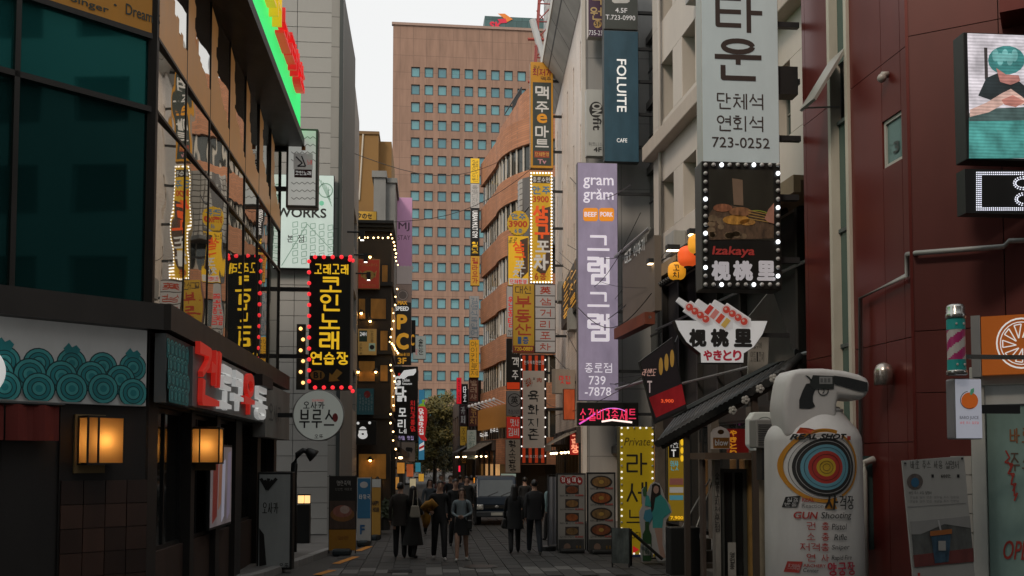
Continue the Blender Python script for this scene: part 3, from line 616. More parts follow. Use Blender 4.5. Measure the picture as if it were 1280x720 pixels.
# conduit pipes
PIPE = pm((.34, .35, .34), .5, .2, var=.15)
P = [RO.uv(*p) for p in ((1084, 620), (1083, 373), (1142, 344), (1142, 318))]
q1 = [tuple(RF.M.inverted() @ RO.pt(x, -.1, z)) for x, z in P]; P2 = [RF.uv(*p) for p in ((1146, 318), (1255, 310), (1262, 303), (1300, 302))]
q2 = [(x, -.1, z) for x, z in P2]
MB().tube(q1 + q2, .035, 8).build('conduit_pipe', PIPE, r1, smooth=True)
for x, z in P[:3] + P2[:3]: pass
c_ = RO.uv(1110, 98); oo = on_RO(MB().ball((c_[0], -.1, c_[1]), .07, 12, 8).tube([(c_[0], 0, c_[1]+.06), (c_[0], -.1, c_[1]+.05)], .05, 8)).build('dome_camera', pm((.35, .33, .3), .3), r1, smooth=True)
c_ = RO.uv(1117, 468); on_RO(MB().lathe([(.02, .18), (.1, .14), (.14, .05), (.14, -.16), (.1, -.16)], 14, (c_[0], -.16, c_[1]))).build('vent_hood', pm((.5, .46, .42), .25, .8), r1, smooth=True)
bx = RO.uv(1080, 590); on_RO(MB().box(bx[0]-.15, bx[0]+.28, -.25, 0, .9, 2.35)).build('meter_box', pm((.03, .06, .06), .5), r1)
bx = RO.uv(1094, 640); on_RO(MB().tube([(bx[0], -.18, 0), (bx[0], -.18, 2.1), (bx[0]+.07, -.18, 2.25), (bx[0]+.07, -.04, 2.3)], .055, 10)).build('drain_pipe', pm((.4, .4, .37), .5), r1, smooth=True)
bx = RO.uv(1090, 640); on_RO(MB().tube([(bx[0]-.05, -.2, 2.0), (bx[0]-.05, -.2, 2.7)], .03, 8)).build('drain_pipe', PIPE, r1, smooth=True)

# ------------------------------------------------------------------ R2: cream building with deep windows and the tiled awning
R2F = Frame((7.6, 32.4, 0), (-1, -.05)); L2_ = (Vector((6.86, 17.5, 0)) - R2F.O).length
r2 = thing('cream_building', 'cream clad building with deep window reveals and ledge above the grill awning', 'building', R2F)
CRM = pm((.52, .475, .42), .55, var=.14, scale=.9, bump=.06); CRD = pm((.42, .36, .30), .6, var=.15)
def rect_of(F, quad):
    xs_ = [F.uv(*p)[0] for p in quad]; zs_ = [F.uv(*p)[1] for p in quad]; return min(xs_), max(xs_), min(zs_), max(zs_)
hz = []
for k in range(6):
    a = 1.0 + k*2.2
    for (c, d) in ((9.6, 11.3), (13.3, 15.2), (16.6, 18.4)): hz.append((a, a+1.25, c, d))
wl2 = punched(0, L2_, 8.1, 20, hz, 0, .55); wl2.build('wall', CRM, r2, bevel=.012)
for h in hz: window(r2, *h, .45, pm((.2, .2, .18), .5), pm((.05, .075, .07), .08, .3, 0, var=.3, scale=.8), .05, 1, 2)
MB().box(0, L2_, .6, 5, 0, 19.8).build('core', BLACK, r2)
MB().box(-.05, L2_+.05, -.38, .02, 12.25, 12.75).build('ledge', CRD, r2, bevel=.03)
MB().box(L2_-.45, L2_+.12, -.4, 5, 0, 20).build('end_pier', pm((.47, .45, .41), .6, var=.12), r2, bevel=.015)
for z in (2.6, 5.4, 8.0, 10.6): MB().box(L2_-.46, L2_+.13, -.41, .0, z, z+.012).build('joint', pm((.25, .24, .22), .8), r2)
# first storey: dark recess with beams and wooden eave with spot lamps
MB().box(0, L2_-.5, .3, .5, 3.6, 8.1).build('recess_wall', pm((.028, .026, .024), .7, var=.5), r2)
for k in range(8): MB().box(.4 + k*1.75, .52 + k*1.75, .12, .29, 3.7, 8.05).build('recess_post', pm((.04, .038, .035), .5, .3), r2)
for z_ in (4.6, 6.6): MB().tube([(0, .05, z_), (L2_-.6, .05, z_)], .04, 6).build('recess_rail', GREYMETAL, r2)
for x_ in (1.1, 6.9): MB().tube([(x_, -.09, 8.2), (x_, -.09, 19.5)], .06, 8).build('drain_pipe', pm((.36, .34, .31), .5), r2, smooth=True)
for x_, z_ in ((2.6, 8.5), (9.3, 11.3), (4.8, 15.4)): MB().box(x_, x_+.9, -.4, -.02, z_, z_+.65).build('air_conditioner', pm((.32, .32, .30), .5, var=.2), r2, bevel=.02)
MB().box(2.0, L2_-1.5, -1.0, -.85, 7.6, 7.95).box(2.0, L2_-1.5, -.85, -.02, 7.85, 7.95).build('wood_eave', pm((.32, .22, .13), .7, var=.3, scale=2), r2)
mb = MB()
for k in range(44): mb.tube([(2.0 + k*.22, -1.08, 7.35), (2.0 + k*.22, -.3, 7.75)], .07, 6)
mb.build('tile_edge', pm((.03, .032, .032), .6), r2)
for k in range(4):
    x = 4.0 + k*1.9
    o = MB().box(x-.12, x+.12, -1.35, -1.0, 8.0, 8.14).tube([(x, -1.0, 8.05), (x, -.6, 8.3)], .025, 6).build('spot_lamp', DKMETAL, r2)
    MB().box(x-.1, x+.1, -1.33, -1.02, 7.985, 7.998).build('bulb', bulb_on((1, .72, .4), 7), o)
MB().box(0, L2_-.5, -.02, .55, 7.98, 8.12).build('floor_edge', CRD, r2)
for k in range(7): MB().box(.8 + k*1.8, 1.0 + k*1.8, .05, .5, 5.45, 9.0).build('post', BLACK, r2) if False else None
# ground floor openings
for k, (a, b) in enumerate(((.2, 2.6), (2.9, 5.3), (5.6, 8.2), (8.5, 10.2), (10.5, 12.6))):
    window(r2, a, b, .25, 3.3, .2, BLACK, SHOPG, .07, 2, 1, 'shopfront')
MB().box(0, L2_-.5, .18, .5, 3.3, 3.62).build('lintel', SHOP, r2)
for a in (0, 2.6, 5.3, 8.2, 10.2, 12.6): MB().box(a, a+.3, -.03, .5, 0, 3.6).build('pier', pm((.09, .075, .06), .7, var=.3), r2)

# ------------------------------------------------------------------ R3: dark narrow house between the cream and the white block
R3F = Frame((7.9, 36.8, 0), (-1, -.05)); r3 = thing('dark_building', 'narrow dark glazed building behind the long lilac sign', 'building', R3F)
MB().box(0, 4.55, .2, 5, 0, 18).build('core', BLACK, r3)
for j in range(6):
    for i in range(3):
        window(r3, .1 + i*1.48, 1.52 + i*1.48, 3.2 + j*2.4, 5.4 + j*2.4, 0, DKMETAL, glass_mat('dark_glass', (.10, .11, .11), .05, .55, .03), .07, 1, 2)
for j in range(7): MB().box(0, 4.55, -.08, .15, 2.9 + j*2.4, 3.15 + j*2.4).build('spandrel', pm((.05, .048, .045), .5), r3)

# ------------------------------------------------------------------ R4: white tiled block, cornice, slot windows
A4, B4 = Vector((6.33, 48, 0)), Vector((5.68, 35, 0)); dd = (B4-A4).normalized(); R4F = Frame(A4, (dd.y, -dd.x)); L4 = (B4-A4).length
r4 = thing('white_building', 'white tiled block with narrow slot windows and wide overhanging cornice', 'building', R4F)
TILE = wall_mat('white_tile', (.70, .61, .53), (.5, .43, .37), .22, .11, .007, .45, 0.5, .05, .2, .2)
hz = [(1.3 + i*2.6, 1.62 + i*2.6, 6.6 + j*3.15, 8.5 + j*3.15) for i in range(5) for j in range(4)]
punched(0, L4, 0, 19.6, hz + [(1, 5.5, .2, 3), (6.2, 11.5, .2, 3)], 0, .35).build('wall', TILE, r4)
MB().box(0, L4-.02, .5, 7, 0, 19.5).build('core', BLACK, r4)
for h in hz: window(r4, *h, .25, DKMETAL, SHOPG, .04)
mb = MB(); mb.box(-.1, L4+.3, -.9, .6, 20.3, 20.8); mb.build('cornice', pm((.55, .54, .5), .6, var=.15), r4)
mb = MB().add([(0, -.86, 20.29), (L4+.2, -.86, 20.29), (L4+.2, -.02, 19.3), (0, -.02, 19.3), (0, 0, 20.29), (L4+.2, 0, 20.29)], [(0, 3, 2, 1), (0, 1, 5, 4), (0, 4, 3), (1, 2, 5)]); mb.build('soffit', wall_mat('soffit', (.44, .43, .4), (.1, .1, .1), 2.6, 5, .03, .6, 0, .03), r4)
endm = MB(); endm.box(L4, L4+.06, .02, 3, 0, 19.5); endm.build('end_wall', wall_mat('grey_end', (.33, .33, .32), (.2, .2, .2), 1.2, 2.4, .02, .6, 0, .03), r4)
MB().box(L4-.12, L4+.1, -.1, .05, 0, 19.4).build('corner_trim', pm((.6, .57, .52), .5), r4)
for k in range(4): MB().box(4 + k*2.3, 4.9 + k*2.3, -.45, 0, 9.8 - k*.9, 10.6 - k*.9).build('air_conditioner', pm((.3, .3, .28), .6, var=.2), r4) if k % 2 else None

# ------------------------------------------------------------------ R5: brown brick building with rounded corner and ribbon windows
plan = [Vector((3.38, 61)), Vector((4.0, 56.6))]
cxy = Vector((7.9, 56.4))
for k in range(1, 13): a = R(180 + 7.5*k); plan.append(Vector((cxy.x + 3.9*math.cos(a), cxy.y + 5.4*math.sin(a))))
plan.append(Vector((12, 51.0)))
M5 = Matrix.Translation((3.38, 61, 0)); r5 = thing('brick_building', 'brown brick building with rounded corner and ribbon windows in bands', 'building', M5)
def sweep(off, z0, z1, th):
    """a band following the plan, its outer face `off` inside the plan line"""
    mb = MB(); P = plan; nrm = []
    for i in range(len(P)):
        d = (P[min(i+1, len(P)-1)] - P[max(i-1, 0)]).normalized(); nrm.append(Vector((d.y, -d.x)) * -1)
    nrm = [n_ if n_.dot(Vector((8, 58)) - P[i]) > 0 else -n_ for i, n_ in enumerate(nrm)]
    o = [P[i] + nrm[i]*off for i in range(len(P))]; q = [P[i] + nrm[i]*(off+th) for i in range(len(P))]; n_ = len(P); vs_ = []
    for L_ in (o, q):
        for z in (z0, z1): vs_ += [(p.x - 3.38, p.y - 61, z) for p in L_]
    fs = []
    for i in range(n_-1):
        fs += [(i, i+1, n_+i+1, n_+i), (2*n_+i+1, 2*n_+i, 3*n_+i, 3*n_+i+1), (n_+i, n_+i+1, 3*n_+i+1, 3*n_+i), (i+1, i, 2*n_+i, 2*n_+i+1)]
    fs += [(0, n_, 3*n_, 2*n_)]
    return mb.add(vs_, fs)
BRK = wall_mat('brown_brick', (.46, .205, .105), (.3, .17, .11), .45, .12, .012, .8, .5, .12, .3, .18)
RIB = glass_mat('ribbon_glass', (.07, .075, .07), .08, .45, .03, .8)
zt5 = 20.6; pit = 2.86
for k in range(7):
    sweep(0, zt5 - pit*k - 1.42, zt5 - pit*k, .3).build('brick_band', BRK, r5)
    if k < 6: 
        sweep(.22, zt5 - pit*(k+1) - .02, zt5 - pit*k - 1.40, .05).build('ribbon_window', RIB, r5)
        mb = MB()
        for i in range(8):
            t = i/7; p = plan[0].lerp(plan[1], t); mb.box(p.x-3.38+.17, p.x-3.38+.2, p.y-61-.04, p.y-61+.04, zt5 - pit*(k+1), zt5 - pit*k - 1.42)
        for p in plan[2:14]: q = p + (cxy-p).normalized()*.15; mb.box(q.x-3.38-.045, q.x-3.38+.045, q.y-61-.03, q.y-61+.03, zt5 - pit*(k+1), zt5 - pit*k - 1.42)
        tag(mb.build('mullions', pm((.62, .58, .5), .5, .2), r5), kind='stuff')
        lay = MB()
        for i in range(8):
            if random.random() < .5:
                p = plan[0].lerp(plan[1], (i+.5)/8); hgt = random.uniform(.5, 1.2); lay.box(p.x-3.38+.19, p.x-3.38+.205, p.y-61-.2, p.y-61+.2, zt5 - pit*k - 1.42 - hgt, zt5 - pit*k - 1.45)
        tag(lay.build('blinds', pm((.62, .57, .48), .7), r5), kind='stuff')
sweep(.6, 0, zt5-1, 3).build('core', BLACK, r5)
sweep(1.2, zt5, 22.9, .4).build('penthouse_band', BRK, r5)
rail = MB()
for k in range(12):
    p = plan[0].lerp(plan[1], k/11*.5+.5); rail.tube([(p.x-3.38+1.5, p.y-61, 22.9), (p.x-3.38+1.5, p.y-61, 23.9)], .03, 5)
rail.tube([(plan[1].x-3.38+1.5, plan[1].y-61, 23.9), (plan[1].x-3.38+.9, plan[1].y-61+4.5, 23.9)], .04, 5); rail.build('roof_railing', DKMETAL, r5)
# glass block bay on the corner
gb = MB(); gb.lathe([(1.25, 0), (1.25, 3.4)], 20, (6.1-3.38, 51.9-61, 13.6)); gb.build('glass_block_bay', wall_mat('glass_block', (.42, .40, .36), (.12, .11, .1), .3, .3, .03, .2, 0, .08), r5)
gb = MB().lathe([(1.3, -.18), (1.32, 0)], 20, (6.1-3.38, 51.9-61, 13.6)).build('bay_sill', GREYMETAL, r5)
# steel mast on the roof behind
mf = front(56, 680); mast = thing('steel_mast', 'red and white lattice antenna mast on the brick building roof', 'mast', mf)
def lattice(x, w, z0, z1, mat, name, lean=0):
    mb = MB(); nseg = 9
    for sx_ in (-1, 1):
        for sy_ in (-1, 1): mb.tube([(x + sx_*w, sy_*w, z0), (x + lean + sx_*w*.8, sy_*w, z1)], .055, 5)
    for k in range(nseg):
        za, zb2 = z0 + (z1-z0)*k/nseg, z0 + (z1-z0)*(k+1)/nseg; l0, l1_ = lean*k/nseg, lean*(k+1)/nseg
        mb.tube([(x+l0-w, -w, za), (x+l1_+w, -w, zb2)], .035, 4).tube([(x+l0-w, -w, za), (x+l0+w, -w, za)], .04, 4).tube([(x+l0+w, w, za), (x+l1_-w, w, zb2)], .035, 4)
    return mb.build(name, mat, mast)
xm = mf.uv(672, 60)[0]; lattice(xm, .45, 20, 29.5, pm((.32, .06, .05), .6), 'lattice', .5)
xm2 = mf.uv(684, 60)[0]; MB().tube([(xm2, 0, 20), (xm2+.1, 0, 30)], .28, 10).build('pole', pm((.5, .53, .54), .5), mast)
MB().tube([(xm2-.9, -.4, 27.5), (xm2+.9, -.4, 21)], .2, 8).build('brace', pm((.5, .52, .52), .5), mast)
MB().tube([(xm-.6, -.3, 26.4), (xm2+.4, -.3, 26.4)], .08, 6).tube([(xm-.6, -.3, 23.9), (xm2+.2, -.3, 23.9)], .08, 6).build('crossbar', pm((.4, .07, .05), .6), mast)
# far right low shops
R6F = Frame((2.55, 92, 0), (-1, -.02)); r6 = thing('row_house', 'dark brick low shop row on the right beyond the ribbon windowed building', 'building', R6F)
hs = [(1 + 3.2*k, 3.2 + 3.2*k, 4.2, 5.9) for k in range(9)]
punched(0, 30.5, 0, 7.2, hs + [(.6 + 4*k, 4 + 4*k, .1, 2.8) for k in range(7)], 0, .3).build('wall', pm((.09, .06, .045), .8, var=.4, scale=.6), r6)
MB().box(0, 30.5, .9, 6, 0, 7.1).build('core', pm((.04, .03, .02), .9, 0, .05, var=.5, scale=.4, ecol=(1, .5, .15)), r6)
for h in hs: window(r6, *h, .12, BLACK, SHOPG, .06, 2, 1)

# ------------------------------------------------------------------ blocks added behind the camera to shade the street (also seen in the glass)
def block(label, F, L_, H_, col):
    root = thing('shade_block', label, 'building', F, 'blocks added behind the camera to shade the street')
    hs = [(1.2 + 3.2*i, 3.2 + 3.2*i, 4.6 + 3.3*j, 6.4 + 3.3*j) for i in range(int((L_-2)/3.2)) for j in range(int((H_-5)/3.3))]
    punched(0, L_, 0, H_, hs, 0, .4).build('wall', pm(col, .8, var=.2, scale=.4), root); MB().box(0, L_, .4, .6, 0, H_-.5).build('pane', SHOPG, root); MB().box(-.2, L_+.2, -.2, 1.2, H_, H_+.5).build('parapet', pm(col, .8), root)
block('grey block added across the crossing to shade the street, seen only in the glass', Frame((26, -14, 0), (0, 1)), 52, 33, (.2, .2, .19))
block('brown block added left of the crossing to shade the street, seen only in the glass', Frame((-15, -14, 0), (1, 0)), 17, 31, (.17, .14, .11))
block('dark block added right of the crossing to shade the street, seen only in the glass', Frame((19, 4, 0), (-1, 0)), 18, 22, (.13, .13, .13))
# ------------------------------------------------------------------ signs on the left
def lit(c, e=0.35, var=0.08, rough=0.4): return pm(c, rough, 0, e, var=var, scale=2)
YEL = lit((.85, .50, .02), .7, 0); WHT = lit((.75, .75, .73), .5, 0); INK = pm((.015, .014, .014), .6, var=0); REDI = lit((.6, .02, .02), .35, 0); GOLD = pm((.45, .3, .08), .6, var=0)
SBLK = pm((.014, .014, .013), .35, var=.2)
# coin singing room sign with red lamps
S = blade('lamp_sign', 'tall black sign with yellow letters and red lamps around its edge', 25, 385, 320, 439, 487, SBLK, pm((.06, .06, .055), .5), .3, 0.8, arm=-1.1, group=None)
S.text('고래고래', 393, 330, 435.5, 343, YEL, .05)
for ch, b in (('코', (400, 346, 427, 366)), ('인', (400, 368, 425, 389)), ('노', (399, 392, 425, 412)), ('래', (399, 414, 424, 437))): S.text(ch, *b, YEL, .05)
S.text('연습장', 388, 440, 435, 456, YEL, .045)
S.disc(397, 469, 9, 6, pm((.3, .16, .03), .5, var=0)); S.text('B1', 392, 465, 402, 473, SBLK, .05, 2)
S.shape([(411, 477), (412, 466), (415, 469), (421, 461), (428, 466), (421, 473), (425, 476)], pm((.38, .2, .03), .5, var=0), name='arrow')
RB = bulb_on((.9, .03, .04), 1.1); bulbs(S, [(386.5, 327 + 13.6*i) for i in range(12)] + [(394 + 11*i, 321.5) for i in range(5)] + [(437.5, 325)] + [(394 + 11*i, 484.5) for i in range(5)], 2.6, [RB])
S.y = .3; bulbs(S, [(441, 326), (441, 489)], 2.6, [RB]); S.y = -.006
# slanting light box
S = blade('light_box', 'grey framed hanging light box with wavy lines below the green eave', 23.6, 357, 161, 398, 259, lit((.55, .56, .52), .45), pm((.09, .09, .085), .45, .3), .3, 3.0, arm=-.45)
for k in range(9):
    if k in (4, 5): continue
    y = 172 + 9.5*k; S.line([(364 + 3.4*i, y + (1.3 if i % 2 else -1.3)) for i in range(10)], .8, pm((.3, .3, .28), .6, var=0), name='wave_line')
S.panel(377, 183, 382, 188, pm((.3, .12, .03), .5, var=0), name='mark'); S.panel(367, 192, 391, 212, lit((.6, .6, .57), .12), 2, name='label_plate'); S.panel(368, 212, 390, 222, pm((.05, .015, .015), .5, var=0), 2, name='label_band')
S.line([(370, 196), (378, 204), (372, 208), (382, 208), (377, 195)], 1.6, INK, 3); S.text('노래', 384, 200, 390, 206, REDI, 0.03, 3); S.text('코인노래', 369, 214, 389, 219, WHT, 0, 3)
# mint screen on the grey block
S = blade('screen_sign', 'pale mint lit billboard with green line drawing on the grey wall', 28.75, 330, 219, 418, 335, lit((.55, .66, .62), .42), DKMETAL, .15, .8, arm=None)
S.text('WORKS', 345, 260, 408, 272, INK, .03); S.text('본 점', 359, 294, 380, 303, INK, .01)
GL = pm((.28, .5, .40), .5, var=0)
for k in range(5):
    for j in range(6): S.line([(366 + 11*k, 278 + 9*j + k), (372 + 11*k, 277 + 9*j + k), (372 + 11*k, 283 + 9*j + k), (366 + 11*k, 284 + 9*j + k), (366 + 11*k, 278 + 9*j + k)], .7, GL, name='drawing')
for k in range(6): S.line([(398 + 3*k, 222 + 3*k), (415 - k, 258 - 4*k)], .7, GL, name='drawing')
S.ring(407, 238, 8, 9.2, GL, name='drawing'); S.disc(402, 254, 3, 3, lit((.2, .6, .4), .3)); S.line([(352, 332), (384, 280), (414, 312)], .8, GL, name='drawing')
# round osaka sign
F = front(22, 398); root = thing('round_sign', 'round white sign with black brush lettering hung over the left pavement', 'sign', F); S = Board(root, F, -.006)
x, z = F.uv(398, 519); r_px = 32.5; rr = F.uv(398 + r_px, 519)[0] - x
lm = MB(); lm.lathe([(rr*.985, -.02), (rr, 0), (rr, .16), (rr*.97, .18)], 48); lm.v = [(p[0] + x, p[2], p[1] + z) for p in lm.v]; lm.f = [f[::-1] for f in lm.f]; lm.build('cabinet', pm((.25, .25, .24), .5), root)
S.y = -.022; S.disc(398, 519, 31, 31, lit((.50, .53, .48), .16), 0, 'face', 48)
S.text('오사카', 379, 502, 406, 511, INK, .03, 2); S.text('부루스', 374, 512, 418, 536, INK, .045, 2); S.text('오사카에서', 390, 499, 405, 502, REDI, 0, 2); S.text('오뚜', 393, 543, 404, 548, INK, .02, 2); S.disc(419, 522, 3.5, 5.5, pm((.25, .03, .03), .5, var=0), 2)
MB().box(x-1.3, x-rr*.9, .05, .1, z-.05, z+.05).build('bracket', DKMETAL, root)
# fascia panel beyond the red-white shop sign
PF = Frame((-3.2, 13, 0), (1, 0)); root = thing('wall_sign', 'pale grey weathered panel sign on the facade behind the round sign', 'sign', PF); S = Board(root, PF, 0)
a, b, c, d = (PF.uv(332, 500)[0], PF.uv(362, 500)[0], 2.75, 3.85); MB().box(a, b, 0, .25, c, d).build('board', pm((.22, .215, .2), .7, var=.35, scale=1.5), root)
S.text('오사카', 336, 506, 352, 528, pm((.08, .08, .08), .7, var=0), .03)
# noodle shop fascia on the street face
NF = Frame((-3.28, 13, 0), (1, 0)); root = thing('shop_fascia', 'shop fascia with red and white brush letters on teal wave panel', 'sign', NF)
a, b = NF.uv(207, 470)[0], NF.uv(329, 500)[0]; z0, z1 = 3.02, 3.9
MB().box(a, b, 0, .14, z0, z1).build('board', pm((.14, .15, .15), .6, var=.3), root)
SEA = [pm((.02, .27, .29), .5, var=.25, scale=5), pm((.07, .42, .42), .5, var=.25, scale=5), pm((.008, .05, .055), .5, var=.1)]
def wave(cx, cz, r, y, T=None, root_=None, M=None):
    mb = MB()
    for k, (q, m) in enumerate(((1, 2), (.92, 1), (.72, 2), (.66, 0), (.46, 2), (.4, 1), (.22, 0))):
        n_ = 20; yy = y - .0012*k; mb.add([(cx + r*q*math.cos(2*math.pi*i/n_), yy, cz + r*q*math.sin(2*math.pi*i/n_)) for i in range(n_)], [tuple(range(n_))], m)
    return mb
def clip_wave(mb, x0, x1, z0, z1): mb.v = [(min(max(p[0], x0), x1), p[1], min(max(p[2], z0), z1)) for p in mb.v]; return mb
k = 0
for j in range(4):
    for i in range(6):
        cx = a + .08 + i*.2 + (.1 if j % 2 else 0); cz = z1 - .18 - j*.2
        if cx > a + 1.12: continue
        k += 1; clip_wave(wave(cx, cz, .14, -.004 - .009*j, None), a+.01, a+1.2, z0+.01, z1-.01).build('wave_motif', SEA, root)
sx_ = a + 1.25
MB().box(sx_, b, -.05, 0, z0+.02, z1-.02).build('backing', pm((.2, .21, .21), .5, var=.2), root)
def chan(t, p, q, c, d, m, w=.06):
    mb = MB()
    letter_mesh(mb, t, p, q, c, d, -.13, w, .12, brush=True, thick=.07)
    return mb.build('lettering', m, root)
LW = lit((.7, .7, .68), .3, 0); LR = lit((.65, .03, .02), .3, 0); wd = b - sx_ - .1
chan('겐', sx_ + .05, sx_ + wd*.24, z0+.06, z1+.04, LR, .07); chan('로쿠', sx_ + wd*.25, sx_ + wd*.56, z0+.05, z1-.12, LW); chan('우', sx_ + wd*.58, sx_ + wd*.74, z0+.03, z1-.05, LR); chan('동', sx_ + wd*.76, sx_ + wd*.98, z0+.03, z1-.2, LW)
MB().box(sx_ + wd*.8, b-.05, -.2, -.05, z1-.2, z1+.02).build('small_plate', INK, root)
# noodle shop sign board on the crossing face
root = thing('shop_signboard', 'white shop signboard with rows of teal waves at the left edge', 'sign', LL); S = Board(root, LL, -.06)
bx0, bx1 = 2.2, LL.uv(181, 450)[0]; z0, z1 = 2.97, 3.93
MB().box(bx0, bx1, -.05, .1, z0, z1).build('board', pm((.52, .52, .5), .5, 0, .06, var=.1), root)
k = 0
for j, (zc, r, stp) in enumerate(((3.42, .18, .38), (3.28, .19, .36), (3.14, .19, .38))):
    i = 0
    while True:
        cx = bx1 - .18 - i*stp - (.16 if j % 2 else 0); i += 1
        if cx < bx0 + .2: break
        dz = random.uniform(-.03, .04); clip_wave(wave(cx, zc + dz, r, -.056 - .010*j), bx0, bx1-.01, z0+.012, z1).build('wave_motif', SEA, root)
        if j == 0 and i % 2:
            o = MB().prism([(cx-.05, zc+.1), (cx+.05, zc+.1), (cx+.1, zc+.2), (cx+.05, zc+.25), (cx, zc+.22), (cx-.04, zc+.27), (cx-.1, zc+.2)], -.058, -.054).build('wave_crest', SEA[0], root)
rd = LL.uv(-6, 467); lm = MB().lathe([(.28, -.02), (.3, 0), (.3, .14)], 32); lm.v = [(p[0] + rd[0] - .29, p[2]-.3, p[1] + rd[1]) for p in lm.v]; lm.f = [f[::-1] for f in lm.f]; lm.build('round_plate', WHT, root)
# red door curtain
root = thing('door_curtain', 'dark red fabric door curtain under the wave signboard', 'curtain', LL); a, b = 3.0, LL.uv(70, 525)[0]; zt_, zb_ = 2.93, LL.uv(40, 549)[1]
for k in range(3):
    w = (b-a)/3; mb = MB(); n_ = 10
    P_ = [(a + w*k + .01 + (w-.02)*i/n_, -.12 + .02*math.sin(i*1.3 + k)) for i in range(n_+1)]
    mb.add([(x, y, zt_) for x, y in P_] + [(x, y*1.15, zb_ - .02*math.sin(k)) for x, y in P_], [(i, i+1, n_+2+i, n_+1+i) for i in range(n_)])
    mb.build('cloth_panel', pm((.16, .022, .016), .9, var=.25), root)
MB().tube([(a-.05, -.12, zt_+.01), (b+.05, -.12, zt_+.01)], .018, 8).build('rod', BLACK, root)
# wall lanterns
def lantern(F, px0, py0, px1, py1, y, label, w_side=.28):
    a, z1 = F.uv(px0, py0, -y); b, z0 = F.uv(px1, py1, -y); root = thing('wall_lantern', label, 'lantern', Frame(F.pt((a+b)/2, y, 0), F.n), 'wall lanterns of the noodle shop')
    w = (b-a)/2; mb = MB()
    if 'lantern_paper' not in _mats:
        m = bpy.data.materials.new('lantern_paper'); m.use_nodes = True; N = m.node_tree.nodes; L = m.node_tree.links; N.clear(); o_ = N.new('ShaderNodeOutputMaterial'); tr_ = N.new('ShaderNodeBsdfTranslucent'); df_ = N.new('ShaderNodeBsdfDiffuse'); mx_ = N.new('ShaderNodeMixShader')
        tr_.inputs[0].default_value = (.85, .50, .17, 1); df_.inputs[0].default_value = (.4, .26, .12, 1); mx_.inputs[0].default_value = .25; L.new(tr_.outputs[0], mx_.inputs[1]); L.new(df_.outputs[0], mx_.inputs[2]); L.new(mx_.outputs[0], o_.inputs[0]); _mats['lantern_paper'] = m
    MB().box(-w+.015, w-.015, .015, w_side-.01, z0+.02, z1-.02).build('shade', _mats['lantern_paper'], root)
    MB().ball((0, w_side*.5, (z0+z1)/2), .055, 10, 8).build('bulb', bulb_on((1, .66, .34), 15), root, smooth=True)
    for x in (-w, -w*.45, w-.02): mb.box(x, x+.02, -.0, .02, z0, z1)
    mb.box(-w, w, -.004, w_side, z1-.025, z1).box(-w, w, -.004, w_side, z0, z0+.025).box(-w, -w+.02, w_side-.02, w_side, z0, z1).box(w-.02, w, w_side-.02, w_side, z0, z1)
    mb.build('frame', BLACK, root); MB().box(-w-.03, w-.12, w_side, w_side+.05, z0-.1, z1+.02).build('back_plate', pm((.3, .2, .08), .6), root)
    return root
lantern(LL, 110, 519, 156, 581, -.3, 'amber box lantern beside the tiled wall under the wave signboard')
lantern(front(15.4, 256), 239, 534, 274, 580, 0, 'amber box lantern on the street side shop window', .34)
# lit poster by the window
root = thing('lit_poster', 'lit food poster with pale and red streaks on the street side shopfront', 'poster', LF); S = Board(root, LF, -.06)
a, b = LF.uv(263, 610, .06)[0], LF.uv(290, 610, .06)[0]; c, d = 1.15, 2.55
MB().box(a, b, -.05, .0, c, d).build('frame', BLACK, root); MB().box(a+.04, b-.04, -.056, -.04, c+.04, d-.04).build('face', lit((.35, .30, .31), .16, .5), root)
def streak(x0, x1, z0, z1, m, k): MB().prism([(x0, z0), (x1, z0 + .1), (x1 + .08, z1), (x0 + .05, z1 - .05)], -.058 - .002*k, -.056 - .002*k).build('print', m, root)
w = b - a
streak(a+.1*w, a+.3*w, c+.1, d-.1, lit((.3, .05, .04), .15), 1); streak(a+.5*w, a+.62*w, c+.08, d-.25, lit((.5, .5, .62), .25), 2); streak(a+.75*w, a+.88*w, c+.1, d-.1, lit((.35, .3, .42), .2), 3); streak(a+.34*w, a+.46*w, c+.3, d-.3, lit((.45, .2, .12), .15), 4)
# standing signs on the left pavement
S = blade('standing_sign', 'tall pale grey standing sign with black leaf print by the corner', 20.7, 320, 590, 366, 712, pm((.30, .32, .31), .5, 0, .02, var=.15), BLACK, .2, 3.0, yaw=-8)
for k in range(5): S.line([(334, 612), (326 + 5*k, 598 + 2*(k % 2))], 4, INK, 1+k, 'leaf_print')
S.text('오사카', 328, 628, 348, 642, INK, .05); S.text('오뚜', 349, 704, 361, 710, INK, .02); S.shape([(324, 660), (330, 668), (333, 706), (324, 708)], INK, 1, 'print')
def banner(label, Y, x0, y0, x1, y1, face, foot=True, yaw=0, name='banner_stand'):
    F = front(Y, (x0+x1)/2, 574, yaw); root = thing(name, label, 'banner', F, 'banner stands along the left kerb'); a, zb = F.uv(x0, y1); b, zt = F.uv(x1, y0)
    zb = max(.16, zb)
    MB().box(a, b, -.01, .01, zb, zt).build('cloth', face, root)
    MB().tube([(a, .03, .05), (a, .03, zt+.02), (b, .03, zt+.02), (b, .03, .05)], .014, 6).build('frame', DKMETAL, root)
    o = MB().box((a*.85+b*.15), (a*.15+b*.85), -.22, .22, 0.0, .17).build('water_base', pm((.02, .03, .035), .5), root, bevel=.05)
    S = Board(root, F, -.012); return S
S = banner('black and orange banner stand with grilled meat picture', 24.2, 411, 595, 445, 689, pm((.02, .018, .016), .7), True)
S.panel(411.3, 662, 444.7, 688, pm((.40, .19, .02), .7, var=.1), 1, 'print'); S.panel(412, 626, 444, 661, pm((.09, .06, .045), .6, var=.5, scale=6), 1, 'print')
